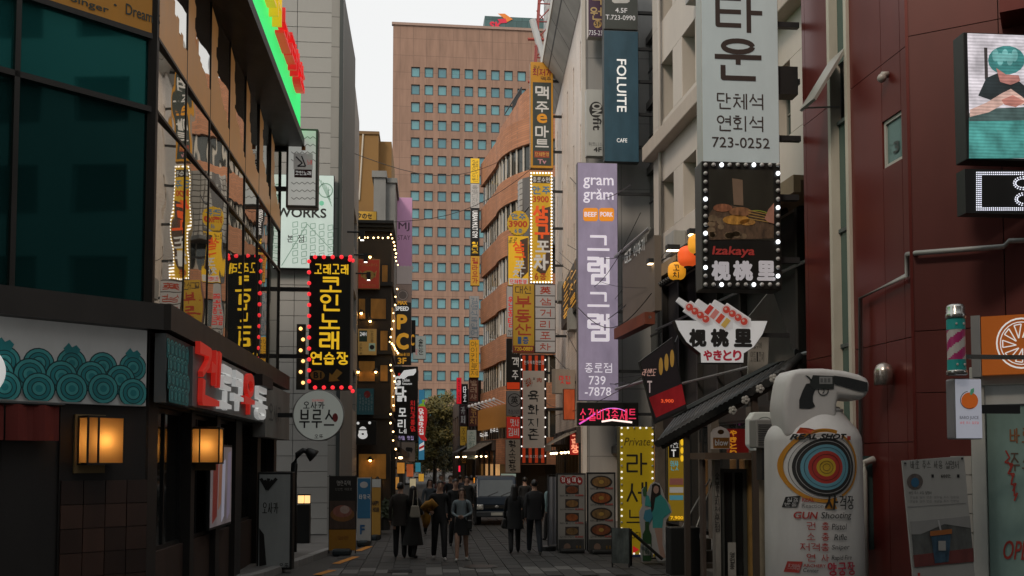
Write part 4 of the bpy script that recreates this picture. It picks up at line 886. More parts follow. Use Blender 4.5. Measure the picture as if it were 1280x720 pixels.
S.disc(428, 643, 15, 9, pm((.30, .14, .045), .6, var=.5, scale=9), 2, 'dish_print'); S.disc(428, 639, 12, 7.5, pm((.38, .15, .11), .6, var=.4, scale=12), 3, 'dish_print'); S.disc(431, 637, 6, 5, pm((.5, .38, .32), .6, var=.3, scale=12), 4, 'dish_print')
S.text('명란족택', 421, 601, 438, 607, pm((.5, .48, .44), .6, var=0), .02); S.text('신선한 재료로', 419, 610, 440, 613, pm((.3, .28, .25), .6, var=0), 0)
S.text('가나다'[:0] + '명란', 422, 670, 436, 675, pm((.28, .12, .02), .6, var=0), .03, 2)
S = banner('blue and white banner stand behind the meat banner', 26.6, 446, 597, 464, 680, pm((.5, .5, .48), .7), True, -12)
S.panel(447, 598, 463, 648, pm((.035, .17, .32), .7), 1, 'print'); S.disc(455, 606, 5, 4, pm((.5, .5, .5), .6), 2, 'print'); S.text('타왕국', 449, 618, 463, 624, WHITE, .04, 2); S.text('F', 450, 656, 456, 668, pm((.03, .13, .3), .6), .06, 1)
S = banner('yellow banner stand with black word behind the blue banner', 28.6, 464, 599, 476, 674, pm((.42, .22, .03), .7), True, -14)
S.panel(464, 599, 476, 609, pm((.5, .5, .47), .7), 1, 'print'); S.text('HAPPY', 465, 626, 474, 632, INK, .05, 2); S.text('HOUR', 466, 634, 474, 640, INK, .05, 2)
# gooseneck lamp
gp_ = front(21.6, 375); root = thing('gooseneck_lamp', 'black gooseneck sign lamp curving over the standing sign', 'lamp', gp_)
pts = [gp_.uv(*p) for p in ((367, 690), (367, 600), (368, 580), (372, 568), (379, 563), (386, 565))]
MB().tube([(x, 0, max(z, 0)) for x, z in pts], [.07, .07, .07, .065, .06, .06], 10).build('neck', BLACK, root, smooth=True)
h = gp_.uv(390, 568); hm = MB().lathe([(.05, .16), (.09, .1), (.15, -.06), (.14, -.07)], 14, (0, 0, 0)); hm.v = [tuple(Matrix.Translation((h[0], 0, h[1])) @ Matrix.Rotation(R(-50), 4, 'Y') @ Vector(p)) for p in hm.v]; hm.build('lamp_head', BLACK, root, smooth=True)
# bollard lamp box
bf = front(26.2, 380); root = thing('lamp_post', 'low black post box with two small amber lamps at the grey wall', 'lamp', bf)
a, b = bf.uv(371, 640)[0], bf.uv(387, 640)[0]; zt_ = bf.uv(380, 631)[1]
MB().box(a, b, 0, .3, .1, zt_).build('post', BLACK, root, bevel=.01)
for px in (375.5, 383.5):
    x = bf.uv(px, 620)[0]; o = MB().box(x-.08, x+.08, .02, .18, zt_+.02, zt_+.04).box(x-.08, x+.08, .02, .18, zt_+.24, zt_+.27).build('lantern', BLACK, root); MB().box(x-.065, x+.065, .03, .17, zt_+.04, zt_+.24).build('bulb', pm((.9, .55, .2), .5, 0, 1.3, var=0, ecol=(1, .6, .25)), o)

# signs on the black bar house
S = blade('small_sign', 'yellow katakana sign above the black bar house roof', 43, 444, 264, 471, 278, lit((.55, .32, .04), .2), DKMETAL, .3, .5); S.text('夕のセ', 446, 266, 465, 274, INK, .04); S.text('BEER CITY', 446, 275, 464, 277, INK, 0)
S = blade('small_sign', 'square red sign with yellow emblem on the black bar house', 41.7, 447, 324, 475, 361, lit((.42, .05, .025), .14), pm((.4, .2, .08), .5), .12, 1.0); S.disc(460.5, 344, 8, 6, GOLD, 1); S.disc(460.5, 344, 3.4, 3.6, pm((.3, .04, .02), .5), 2); S.shape([(450, 338), (454, 342), (452, 348)], GOLD, 1); S.shape([(471, 338), (467, 342), (469, 348)], GOLD, 1); S.text('アルバムスタイル', 449, 329, 472, 333, GOLD, 0); S.text('アルバス ロル', 452, 355, 470, 358, GOLD, 0)
S = blade('menu_sign', 'small tan menu board with green squares on the black bar house', 41.7, 447, 411, 471, 444, lit((.40, .24, .07), .22), pm((.3, .2, .1), .5), .1, .6); S.panel(449, 413, 459, 427, pm((.03, .07, .05), .5), 1, 'print'); S.panel(461, 429, 469, 439, lit((.3, .4, .3), .2), 1, 'print'); S.disc(465, 434, 3, 3, INK, 2); S.text('24H', 450, 415, 458, 420, WHT, .02, 2); S.vtext('오늘의술', 449, 429, 453, 443, INK, 0); S.vtext('안주모음', 463, 413, 467, 428, INK, 0)
S = blade('menu_sign', 'dark blue menu board with red dot on the black bar house', 41.7, 445, 485, 468, 519, lit((.02, .075, .09), .12), BLACK, .1, .8); S.disc(459, 493, 4, 4.5, pm((.25, .02, .02), .5), 1); [S.vtext('사케메뉴판', 449 + 3.6*k, 492 + 4*(k % 2), 451 + 3.6*k, 514, pm((.3, .32, .3), .5, var=0), 0) for k in range(5)]
S = blade('emblem_sign', 'black square sign with white bear face emblem', 41.4, 442, 526, 471, 556, SBLK, BLACK, .15, .5)
S.disc(453.5, 540, 5.2, 7, WHT, 1); S.disc(453.5, 544, 6, 4.8, WHT, 2); S.disc(447.5, 529, 1.8, 1.8, WHT, 1); S.disc(462, 528.5, 1.8, 1.8, WHT, 1); S.disc(453.5, 542.5, 1.6, 1.2, INK, 3); S.panel(448.5, 536.5, 458.5, 538, INK, 3, 'emblem')
# lamp strings on the bar house and up the row
for (n_, pts, lab) in ((9, [(490, 292), (497, 330)], 'warm lamp string at the roof edge of the black bar house'), (14, [(496, 360), (487, 425), (497, 440)], 'warm lamp string down the middle of the bar house corner'), (12, [(488, 455), (495, 480), (488, 520), (494, 560)], 'warm lamp string low on the bar house corner'), (7, [(449, 296), (486, 296)], 'row of warm bulbs along the front of the bar house eave')):
    F = front(41.3, pts[0][0]); root = thing('lamp_string', lab, 'lights', F, 'lamp strings on the bar house'); P_ = []
    seg = len(pts)-1
    for i in range(n_):
        t = i/(n_-1)*seg; k = min(int(t), seg-1); u = t-k; px = pts[k][0]*(1-u) + pts[k+1][0]*u + random.uniform(-1.5, 1.5); py = pts[k][1]*(1-u) + pts[k+1][1]*u
        x, z = F.uv(px, py); P_.append((x, -.05 + random.uniform(-.05, .05), z))
    MB().tube(P_, .012, 5).build('cable', BLACK, root)
    for p in P_: MB().ball((p[0], p[1], p[2]-.05), random.uniform(.028, .045), 8, 6).build('bulb', bulb_on((1, .66, .28), 6), root)
# blade signs further up
S = blade('hotel_sign', 'pink blade sign over white lower half with black letters', 58, 494, 247, 515.5, 368, pm((.56, .30, .50), .5, 0, .08, var=.06), GREYMETAL, .3, .3, arm=-.4)
S.panel(494.5, 335, 515, 367.5, pm((.56, .50, .48), .5, 0, .06, var=.05), 1, 'lower_half'); [S.disc(497 + 4.4*k, 335, 2.4, 3, pm((.56, .50, .48), .5, 0, .06, var=.05), 2, 'cloud_edge') for k in range(5)]
S.text('MJ', 498, 278, 512, 289, pm((.1, .05, .09), .5), .02); S.text('STAY', 497, 294, 513, 300, pm((.12, .06, .1), .5), 0); S.text('4F', 502, 358, 508, 362, GOLD, .03, 2)
S = blade('pc_room_sign', 'dark brown blade sign with large orange letters and number', 56, 491, 355, 514.5, 456, pm((.035, .028, .024), .5), pm((.3, .22, .18), .5), .3, .3, arm=-.4)
S.panel(491.5, 355.5, 514, 378, pm((.45, .33, .28), .5), 1, 'print'); S.disc(503.5, 369, 7, 7, pm((.22, .18, .16), .5), 2); S.ring(503.5, 369, 5, 6, pm((.6, .5, .45), .5), 3)
OG = lit((.75, .36, .03), .35, 0); S.text('MAX', 497, 376, 509, 381, OG, .06, 3); S.text('SPEED', 494, 383, 511, 388.5, WHT, .06); S.text('P', 496, 393, 509, 412, OG, .07); S.text('C', 495, 416, 511, 437, OG, .07); S.text('T.6666-8110', 493, 441, 512, 445, OG, .02); S.text('3F', 497, 447, 508, 455, OG, .05)
S = blade('small_sign', 'black sign edge showing an orange curve behind the letter sign', 59.5, 512, 400, 519.5, 440, SBLK, DKMETAL, .3, .4); S.text('C', 513, 418, 518, 432, OG, .06)
S = blade('small_sign', 'small white sign with black and red brush marks above the chicken sign', 62, 516, 420, 532.5, 449, lit((.5, .55, .5), .2), GREYMETAL, .3, .4, arm=-1.2, arms=1); S.vtext('술한잔', 523, 423, 529, 444, INK, .03); S.text('매운', 519, 436, 523, 444, REDI, 0)
S = blade('chicken_sign', 'black blade sign with white wing emblem and white vertical brush letters', 53.8, 489, 458, 522.5, 551, SBLK, BLACK, .3, .4)
S.shape([(498, 472), (505, 463), (520, 461), (520, 465), (517, 469), (510, 470), (505, 474)], WHT); S.text('G', 492, 470, 501, 482, WHT, .08); S.text('Chicken', 503, 473, 512, 477, WHT, .02); S.text('Restaurant', 503, 478, 515, 481, WHT, .02); S.disc(499, 468, 1.6, 2, REDI, 2)
for ch, b in (('닭', (494, 483, 508, 502)), ('모', (498, 510, 508, 521)), ('리', (497, 524, 508, 535)), ('네', (499, 536, 508, 542))): S.text(ch, *b, WHT, .06)
S.vtext('치킨과통닭', 513, 500, 519, 540, REDI, .06); S.text('정말 맛집', 498, 545, 517, 550, lit((.5, .4, .7), .4), .04); S.disc(494, 547, 3, 3, GOLD, 1)
S = blade('grill_sign', 'warm grey sign with two small cattle silhouettes below the chicken sign', 53.6, 489, 552.5, 519, 577, pm((.26, .215, .18), .5, 0, .04, var=.1), DKMETAL, .2, .3)
for cx, s_ in ((496, .8), (511, 1.0)): S.shape([(cx-4*s_, 561), (cx-3*s_, 559), (cx+4*s_, 559.5), (cx+5*s_, 562), (cx+4*s_, 564.5), (cx+3*s_, 567), (cx+2*s_, 564.5), (cx-3*s_, 564.5), (cx-3.6*s_, 567)], INK, 1)
S.text('소와 돼지', 497, 570, 512, 573, pm((.12, .1, .08), .5), 0)
S = blade('small_sign', 'narrow blue sign with red and white curve behind the pepper sign', 60, 523, 487, 531, 575, lit((.05, .25, .42), .35), BLACK, .3, .3, arm=-1.0); S.shape([(524, 556), (530, 552), (530, 562), (524, 564)], WHT, 1); S.shape([(524, 559), (530, 556), (530, 559), (524, 562)], REDI, 2)
F = front(56.6, 527); root = thing('pepper_sign', 'red chilli pepper shaped sign with green stalk', 'sign', F); S = Board(root, F, 0)
PEP = lit((.62, .025, .03), .35, .1)
MB().prism([F.uv(*p) for p in ((521, 510), (524, 507), (530, 507), (534, 512), (534, 525), (532, 538), (531, 546), (534, 549), (533, 551.5), (527, 550), (523, 544), (521, 530))], 0, .25).build('body', PEP, root, bevel=.06)
MB().prism([F.uv(*p) for p in ((523, 508), (525, 505), (528, 504), (527, 500), (530, 499), (532, 501), (530, 502.5), (530, 505), (532, 508))], -.01, .2).build('stalk', lit((.25, .5, .04), .35), root, bevel=.03)
S.y = -.02; S.vtext('닭발맛집', 523.5, 510, 529.5, 544, WHT, .06)
# things on the wall behind the lamp sign: amber tube lamps
F = front(27.5, 378); root = thing('lamp_column', 'column of amber bulbs behind the yellow lettered lamp sign', 'lights', F); a = F.uv(376, 440)[0]
MB().box(a-.12, a+.12, .02, .12, F.uv(376, 487)[1], F.uv(376, 405)[1]).build('board', BLACK, root)
for k in range(6): x, z = F.uv(376 + (k % 2)*3, 411 + 13.5*k); MB().ball((x, -.03, z), .05, 8, 6).build('bulb', bulb_on((1, .55, .18), 2.0), root)

# glowing panels added as amber lamp wash on the bar house front and small lit signs up the left row
AMB_WASH = pm((.25, .11, .02), .4, 0, .28, var=.7, scale=1.2); MB_ = None
for k, (x0, y0, x1, y1) in enumerate(((447, 372, 458, 400), (462, 372, 484, 400), (447, 450, 470, 478), (474, 455, 486, 478), (447, 566, 484, 600), (476, 330, 486, 356), (474, 412, 486, 440))):
    a, b, c, d = Board(l3, l3f, -.01).rect(x0, y0, x1, y1); w = MB().box(a, b, -.03, -.005, c, c+.05).box(a, b, -.03, -.005, d-.05, d).box(a, a+.05, -.03, -.005, c+.05, d-.05).box(b-.05, b, -.03, -.005, c+.05, d-.05).build('window', BLACK, l3); MB().box(a+.03, b-.03, -.015, -.004, c+.03, d-.03).build('pane', AMB_WASH, w)  # framed panels that glow in place of the wall lamps' wash, not openings
for k, (Y, x0, y0, x1, y1, c, lab) in enumerate(((50, 496, 578, 506, 592, (.7, .3, .05), 'small amber lit sign under the cattle sign'), (54, 508, 580, 517, 596, (.5, .12, .04), 'small rust red lit sign beside the amber one'), (58, 512, 598, 520, 612, (.6, .5, .3), 'small cream lit sign above the crowd at left'), (66, 519, 578, 526, 590, (.05, .3, .4), 'small teal lit sign at the far left'), (70, 523, 592, 530, 602, (.75, .4, .05), 'small yellow lit sign far down at left'), (47, 490, 596, 499, 612, (.6, .28, .06), 'small orange lit sign by the bar house doorway'))):
    S = blade('small_sign', lab, Y, x0, y0, x1, y1, lit(c, .5, .4), BLACK, .15, .3, group='small lit signs low on the left', arm=-.3, arms=1)
# ------------------------------------------------------------------ signs on the right, near to far
WINK = pm((.7, .7, .72), .5, 0, .12, var=0)
# long pale sign and lamp-edged grill sign of the cream building
S = blade('long_sign', 'long pale blue grey sign with big dark brown letters and phone number', 17.4, 878, -150, 970, 203, pm((.50, .59, .62), .5, 0, .10, var=.06), pm((.35, .36, .36), .5), .35, 1.0, arm=.45, arms=5)
BRN = pm((.045, .03, .026), .5, var=0)
S.text('타', 894, -8, 953, 41, BRN, .03); S.text('운', 893, 48, 952, 101, BRN, .03); S.text('타', 894, -75, 953, -26, BRN, .03)
S.text('단체석', 896, 117, 954, 137, BRN, .005); S.text('연회석', 896, 145, 954, 164.5, BRN, .005); S.text('723-0252', 890, 172, 962, 185, BRN, .008)
MB().box(S.box[1], S.box[1]+.4, .1, .4, Board(S.root, S.F).xz(980, 115)[1], Board(S.root, S.F).xz(980, 80)[1]).build('transformer_box', BLACK, S.root)
S = blade('grill_photo_sign', 'black sign with skewer photo and ring of white lamps', 17.3, 878, 203.6, 975.5, 361, SBLK, pm((.03, .03, .028), .4), .45, .8, arm=.4)
S.panel(886, 212, 967, 300, pm((.022, .021, .014), .5, var=.3), 1, 'photo_print')
S.shape([(886, 268), (895, 256), (915, 257), (935, 262), (960, 272), (967, 282), (967, 298), (886, 300)], pm((.10, .06, .035), .6, 0, .05, var=.8, scale=14), 2, 'photo_print')
for k in range(13):
    cx, cy = random.uniform(888, 930), random.uniform(270, 297); S.disc(cx, cy, random.uniform(3, 6.5), random.uniform(2.5, 5), pm((.19, .13, .075), .7, 0, .05, var=.7, scale=11), 3, 'charcoal_print', 9)
for (cx, cy, rx, ry, c) in ((903, 260, 12, 5, (.26, .10, .05)), (925, 265, 14, 6, (.24, .11, .05)), (920, 275, 17, 6, (.45, .22, .04)), (934, 278, 10, 4, (.40, .2, .05))): S.disc(cx, cy, rx, ry, pm(c, .5, 0, .12, var=.7, scale=16), 4, 'skewer_print', 14)
S.shape([(915, 223), (928, 225), (929, 257), (917, 256)], pm((.18, .12, .08), .6, 0, .05, var=.3), 2, 'photo_print'); [S.line([(935, 263 + 3.5*k), (967, 270 + 3*k)], 1.0, pm((.35, .22, .06), .6, 0, .05, var=0), 5, 'skewer_print') for k in range(4)]
S.shape([(955, 274), (960, 262), (967, 254), (967, 280), (960, 278)], pm((.36, .17, .12), .6, 0, .08, var=.3, scale=8), 6, 'hand_print'); S.ring(945, 276, 20, 22, pm((.22, .25, .03), .6, 0, .05, var=0), 3, 'photo_print', a0=200, a1=320, aspect=.6)
S.text('Izakaya', 890, 308, 943, 322, pm((.35, .035, .03), .5, 0, .15, var=0), .05, 2, .12); WB = pm((.6, .6, .66), .5, 0, .18, var=0)
S.text('枧', 889, 326, 913, 351, WB, .055, 2); S.text('桃', 916, 326, 941, 351, WB, .055, 2); S.text('里', 946, 326, 969, 351, WB, .055, 2)
bulbs(S, perim(881.5, 206.5, 972, 356, 9, 14), 2.7, [BULB_OFF, BULB_OFF, bulb_on((.9, .95, 1), 2.2), BULB_OFF])
# bowl shaped yakitori sign
F = front(17.1, 902); root = thing('bowl_sign', 'white bowl shaped sign with red and white skewers standing in it', 'sign', F); S = Board(root, F, 0)
bowl = [(843, 400), (960, 400.5), (954, 417), (942.5, 434), (930, 442), (929.5, 454), (876, 454), (875.5, 442), (857.5, 427.5), (847.5, 412)]
MB().prism([F.uv(*p) for p in bowl], 0, .22).build('cabinet', DKMETAL, root, bevel=.01)
inner = [(902 + (x-902)*.985, 427 + (y-427)*.97) for x, y in bowl]; S.y = 0; S.shape(inner, lit((.66, .67, .68), .28), 1, 'face')
S.text('枧', 861, 411, 883, 434, INK, .06, 2); S.text('桃', 888, 411, 911, 434, INK, .06, 2); S.text('里', 917, 411, 940, 434, INK, .06, 2)
for i, ch in enumerate('やきとり'): S.text(ch, 879 + 12.3*i, 437.5, 890 + 12.3*i, 451, pm((.5, .02, .05), .5, 0, .1, var=0), .05, 2)
for (a, b, kind) in (((847, 374), (886, 402), 0), ((871, 376), (911, 407), 1), ((892, 377), (934, 405), 0)):
    d = Vector((b[0]-a[0], b[1]-a[1])).normalized(); q = Vector((-d.y, d.x)); o = None
    A_, B_ = Vector(a), Vector(b); m0 = A_.lerp(B_, .3)
    S.shape([tuple(A_-q*3), tuple(m0-q*4), tuple(m0-q*8), tuple(B_-q*8), tuple(B_+d*6), tuple(B_+q*8), tuple(m0+q*8), tuple(m0+q*4), tuple(A_+q*3)], lit((.62, .62, .63), .22), 2 + kind, 'skewer_board', .06)
    for k in range(4):
        c = m0.lerp(B_, (k+.4)/4)
        if kind: S.shape([tuple(c-q*6-d*3.2), tuple(c-q*6+d*3.2), tuple(c+q*6+d*3.2), tuple(c+q*6-d*3.2)], lit(((.55, .05, .04), (.6, .22, .2), (.6, .08, .05), (.6, .4, .1))[k], .15), 5, 'morsel')
        else: S.disc(c.x, c.y, 6.3, 6.3, lit((.6, .5, .5), .18), 5, 'morsel'); S.disc(c.x, c.y, 4.4, 4.4, lit((.58, .07, .05), .15), 6, 'morsel'); S.disc(c.x-1, c.y-1, 1.6, 1.6, lit((.6, .4, .35), .15), 7, 'morsel')
MB().box(F.uv(940, 420)[0], F.uv(990, 420)[0], .1, .16, F.uv(940, 420)[1], F.uv(940, 415)[1]).build('bracket', DKMETAL, root)
# hanging panels behind the bowl
hp = front(18.4, 945); 
for (pts, lab) in (([(934, 398), (965, 360), (995, 448), (958, 455)], 'plain white tilted board hanging behind the bowl sign'), ([(937, 402), (962, 390), (960, 455), (935, 468)], 'pale board with black script behind the bowl sign')):
    F = front(18.4 if 'plain' in lab else 18.0, 945); root = thing('hanging_board', lab, 'board', F); MB().prism([F.uv(*p) for p in pts], 0, .05).build('board', pm((.33, .32, .29), .6, var=.2), root); S = Board(root, F, -.002)
    if 'script' in lab: S.text('모듬-꼬치', 938, 440, 955, 452, INK, .03, brush=True); S.text('숯불구이', 938, 428, 952, 436, INK, .02, brush=True)
    MB().tube([(F.uv(948, 372)[0], .06, 5.6), (F.uv(948, 372)[0], .3, 6.5)], .015, 6).build('hanger', DKMETAL, root)
# dark red tilted menu board
F = front(19.5, 830); root = thing('menu_board', 'dark tilted menu board with red glow and gold ovals', 'board', F); S = Board(root, F, 0)
q = [(799, 452), (841, 421), (859, 512), (819, 530)]
MB().prism([F.uv(*p) for p in q], 0, .12).build('cabinet', BLACK, root); S.shape([(801, 453), (840, 424), (857, 510), (820, 527)], lit((.018, .014, .016), .2), 1, 'face')
S.shape([(811, 497), (852, 480), (857, 505), (820, 522)], lit((.28, .012, .016), .25, .6), 2, 'glow_print'); [S.disc(826 + 7*k, 458 - 5*k, 2.6, 11, lit((.42, .24, .05), .2), 2, 'gold_oval') for k in range(3)]
S.text('라벤도', 803, 461, 820, 470, pm((.6, .35, .3), .5, 0, .3, var=0), .04, 2, .3); S.text('T', 809, 476, 815, 491, pm((.5, .4, .4), .5, 0, .3, var=0), .03, 2); S.text('3,900', 826, 499, 842, 504, lit((.8, .1, .03), .6), .06, 3)
MB().tube([(F.uv(845, 428)[0], .06, F.uv(845, 428)[1]), (F.uv(860, 400)[0], .3, F.uv(860, 400)[1])], .02, 6).build('hanger', DKMETAL, root)
# paper lanterns under the eave
def paper_lantern(Y, cx, cy, r, c, label, txt=None):
    F = front(Y, cx); root = thing('paper_lantern', label, 'lantern', F, 'paper lanterns under the wooden eave'); x, z = F.uv(cx, cy); rr = F.uv(cx+r, cy)[0]-x
    prof = []; n_ = 18
    for i in range(n_+1):
        t = -1 + 2*i/n_; base = (1 - abs(t)**3.2)**.45*.92 + .08; prof.append((rr*max(.35, base)*(1 - .03*(i % 2)), rr*1.0*t))
    MB().lathe(prof, 24, (x, 0, z)).build('shade', pm(c, .6, 0, .55, var=.1, ecol=c), root, smooth=True)
    MB().lathe([(rr*.4, 0), (rr*.4, rr*.12)], 16, (x, 0, z+rr)).build('cap', BLACK, root); MB().lathe([(rr*.4, 0), (rr*.4, rr*.12)], 16, (x, 0, z-rr*1.12)).build('cap', BLACK, root)
    MB().tube([(x, 0, z+rr*1.1), (x, 0, z+rr*2.2)], .01, 5).build('cord', BLACK, root)
    if txt: Board(root, F, -rr*1.0).vtext(txt, cx-r*.45, cy-r*.8, cx+r*.3, cy+r*.8, INK if c[1] > .3 else REDI, .05)
paper_lantern(20.5, 860, 320.5, 12.5, (.85, .11, .02), 'round red orange paper lantern beside the grill photo sign')
paper_lantern(21.5, 846, 339, 11, (.80, .33, .02), 'yellow paper lantern with red letters lowest of the group', '꼬치'); paper_lantern(19.0, 872, 305, 12, (.85, .36, .03), 'yellow paper lantern half hidden by the grill photo sign')
# korean tile awning over the grill entrance
AFM = front(19.2, 900); root = thing('tile_awning', 'dark grey roof tile awning with pale flower bosses rising to the right', 'awning', AFM); AI = AFM.M.inverted()
def on_ray(px, py, Y): d = ray(px, py); return AI @ (EYE + d*(Y/d.y))
E0, E1, G0, G1 = on_ray(825, 554, 19.4), on_ray(980, 468, 17.0), on_ray(848, 524, 20.9), on_ray(1000, 446, 18.5)
TILEM = [pm((g, g*1.03, g*1.03), .5, var=.35, scale=5) for g in (.03, .04, .024)]; nrow = 26; upn = (E1-E0).cross(G0-E0).normalized(); upn = upn if upn.z > 0 else -upn
for k in range(nrow+1):
    e = E0.lerp(E1, k/nrow); g = G0.lerp(G1, k/nrow); e2 = E0.lerp(E1, min(1, (k+1)/nrow)); g2 = G0.lerp(G1, min(1, (k+1)/nrow)); ex = (e-g).normalized()
    MB().tube([e + ex*.06 + upn*.02, g + upn*.02], .068, 8).build('roll_tile', TILEM[k % 3], root, smooth=True)
    if k < nrow: MB().add([e, e2, g2, g, e-upn*.03, e2-upn*.03, g2-upn*.03, g-upn*.03], [(0, 1, 2, 3), (7, 6, 5, 4), (0, 4, 5, 1), (2, 6, 7, 3), (1, 5, 6, 2), (3, 7, 4, 0)]).build('pan_tile', TILEM[(k+1) % 3], root)
    MB().tube([e + ex*.06 + upn*.02, e + ex*.085 + upn*.02], .078, 10).build('end_tile', TILEM[0], root)
for t_ in (.0, .33, .66, 1.0): MB().tube([E0.lerp(G0, t_) - upn*.09, E1.lerp(G1, t_) - upn*.09], .05, 6).build('rafter', pm((.05, .035, .025), .8), root)
MB().tube([G0 + upn*.06, G1 + upn*.06], .12, 8).build('ridge', TILEM[2], root)
FLM = pm((.36, .36, .34), .6)
for (px, py) in ((916, 513), (932, 500), (950, 486), (967, 473)):
    c = on_ray(px, py, 17.0 + (967-px)*.014 - .12); mb = MB()
    for j in range(5): a = 2*math.pi*j/5; mb.ball((c.x + .045*math.cos(a), c.y, c.z + .045*math.sin(a)), (.04, .02, .04), 8, 5)
    mb.ball((c.x, c.y-.02, c.z), .025, 8, 5).build('flower_boss', FLM, root)
for t_ in (.25, .8): p = E0.lerp(E1, t_); MB().box(p.x-.05, p.x+.05, p.y+.1, p.y+.2, 0, p.z-.05).build('post', pm((.06, .045, .035), .7), root)
# long lilac sign and what hangs below
S = blade('lilac_sign', 'tall lilac backlit sign with white block letters and phone number', 33, 722.5, 204, 772, 501, lit((.31, .27, .39), .26, .22), pm((.12, .11, .12), .5), .3, .8, arm=1.3, arms=4)
LV = lit((.75, .72, .82), .42, 0)
S.text('gram', 729, 222, 767, 236, LV, .02); S.text('x', 746, 236, 752, 242, LV, 0); S.text('gram', 729, 240, 767, 254, LV, .02)
OGB = lit((.75, .26, .02), .45, 0)
for x0, t in ((729, 'BEEF'), (749, 'PORK')):
    S.shape([(x0+2, 260), (x0+16.5, 260), (x0+18.5, 262), (x0+18.5, 274), (x0+16.5, 276.5), (x0+2, 276.5), (x0, 274), (x0, 262)], OGB, 1, 'badge'); S.text(t, x0+1.5, 265, x0+17, 271, LV, .04, 2)
for ch, y0, y1 in (('그', 294, 317), ('램', 321, 356), ('그', 365, 387), ('램', 392, 427)): S.text(ch, 734, y0, 762, y1, LV, .05)
S.text('종로점', 731, 454, 765, 466, LV, .01); S.text('739', 736, 470, 757, 481, LV, .012); S.text('-7878', 731, 484, 764, 495, LV, .012)
S = blade('led_sign', 'black led sign with glowing red letters below the lilac sign', 32.5, 722, 503, 798, 532, SBLK, BLACK, .25, .8, arm=.6, arms=1)
S.text('소갈비3종세트', 724, 511, 795, 526, lit((.7, .03, .09), .9, 0), .03, 2); S.ring(766, 524, 22, 23.6, lit((.8, .2, .8), .8, 0), 1, 'glow_line', a0=215, a1=320, aspect=.6); S.line([(724, 530), (737, 522), (744, 517)], 2, lit((.8, .1, .6), .7, 0), 1, 'glow_line'); S.line([(752, 527), (765, 525), (790, 528)], 2.2, lit((1, .8, .75), 1.0, 0), 3, 'glow_line')
S = blade('cafe_sign', 'dark blue blade sign with white sideways name', 33.6, 755, 39, 798, 202, lit((.022, .06, .085), .22, .3), pm((.04, .05, .055), .5), .3, .8, arm=.8, arms=4)
S.text('FOLUITE', 771, 74, 783, 140, WHT, .02, rot=True); S.text('CAFE', 771, 173, 784, 178, WHT, .01)
S = blade('office_sign', 'dark grey blade sign with white floor and phone numbers above the blue one', 33.6, 755, -60, 797, 36, pm((.05, .058, .052), .5), pm((.12, .12, .115), .5), .4, 1, arm=.8)
S.text('4.5F', 769, 10, 784, 16, WINK, .02); S.text('T.723-0990', 757, 19, 794, 25, WINK, .01); S.shape([(765, -9), (787, -9), (787, 2), (784, 4), (768, 4), (765, 2)], pm((.5, .5, .48), .5), 1)
S = blade('office_sign', 'purple sign with tan letters beside the dark grey sign', 34.2, 735, -60, 754, 46, pm((.06, .025, .06), .5), pm((.5, .45, .4), .5), .3, .6)
S.text('학', 738, -14, 752, 6, pm((.5, .36, .16), .5, var=0), .02); S.text('원', 738, 9, 752, 25, pm((.5, .36, .16), .5, var=0), .02); S.disc(747, 30, 5, 5, pm((.5, .33, .12), .5, var=0), 1); S.text('5F', 743, 27, 751, 33, BRN, .03, 2); S.text('735-23', 736, 38, 753, 44, WINK, 0)
S = blade('gym_sign', 'pale grey blade sign with black circle emblem left of the blue sign', 34.0, 733, 112, 755.5, 195, pm((.40, .41, .39), .5, 0, .03, var=.08), pm((.4, .4, .38), .5), .3, .5)
S.disc(745, 137, 8.5, 10, INK, 1); S.text('ON', 740, 129, 752, 144, pm((.45, .46, .44), .5), .05, 2, rot=True); S.text('fit', 741, 147, 752, 163, INK, .05, rot=True); S.text('휘트니스', 736, 178, 753, 183, pm((.15, .15, .15), .5), 0); S.text('4F', 742, 184, 752, 190, INK, .04)
# beer mart and tavern signs
S = blade('beer_mart_sign', 'tall orange framed sign with white letters on dark green', 44, 663, 78, 691.5, 210, pm((.55, .26, .02), .5, 0, .06, var=.1), pm((.25, .16, .08), .5), .35, .5, arm=.5, arms=3)
S.panel(666, 103, 689, 207, pm((.045, .06, .055), .5), 1, 'panel'); S.text('국내', 666.5, 82, 674, 86, BRN, 0, 2); S.text('최저가', 666, 86, 689.5, 95, pm((.3, .02, .03), .5), .04, 2); S.text('맥주', 676, 96, 689, 101, BRN, .02, 2)
WP = pm((.62, .62, .6), .5, 0, .1, var=0)
for ch, y0, y1, m in (('맥', 108, 124, WP), ('주', 127, 141, WP), ('e', 142, 154, pm((.7, .3, .02), .5, 0, .1, var=0)), ('마', 157, 172, WP), ('트', 174, 186, WP)): S.text(ch, 669 + (2 if ch == 'e' else 0), y0, 686 - (2 if ch == 'e' else 0), y1, m, .05, 2)
S.panel(668, 189, 686.5, 197, pm((.35, .06, .03), .5), 2, 'panel'); S.text('단체환영', 669, 190.5, 686, 195.5, pm((.7, .4, .1), .5), .03, 3); S.text('Tv', 672, 199, 683, 205, pm((.6, .3, .35), .5), .05, 2)
YB = pm((.60, .36, .02), .5, 0, .16, var=.12)
S = blade('tavern_sign', 'tall yellow sign edged with white lamps with red and white letters', 43.6, 663, 215, 690.5, 354, YB, pm((.2, .14, .06), .5), .35, .4, arm=.5, arms=3)
S.panel(665, 220, 688, 229, pm((.06, .045, .03), .5), 1, 'panel'); S.text('종로수원', 666, 221.5, 687, 228, WP, .04, 2); S.text('안주', 665, 233, 688, 243, pm((.03, .2, .42), .5, var=0), .05); S.text('3900', 666, 245, 686, 253, pm((.55, .06, .02), .5, var=0), .05)
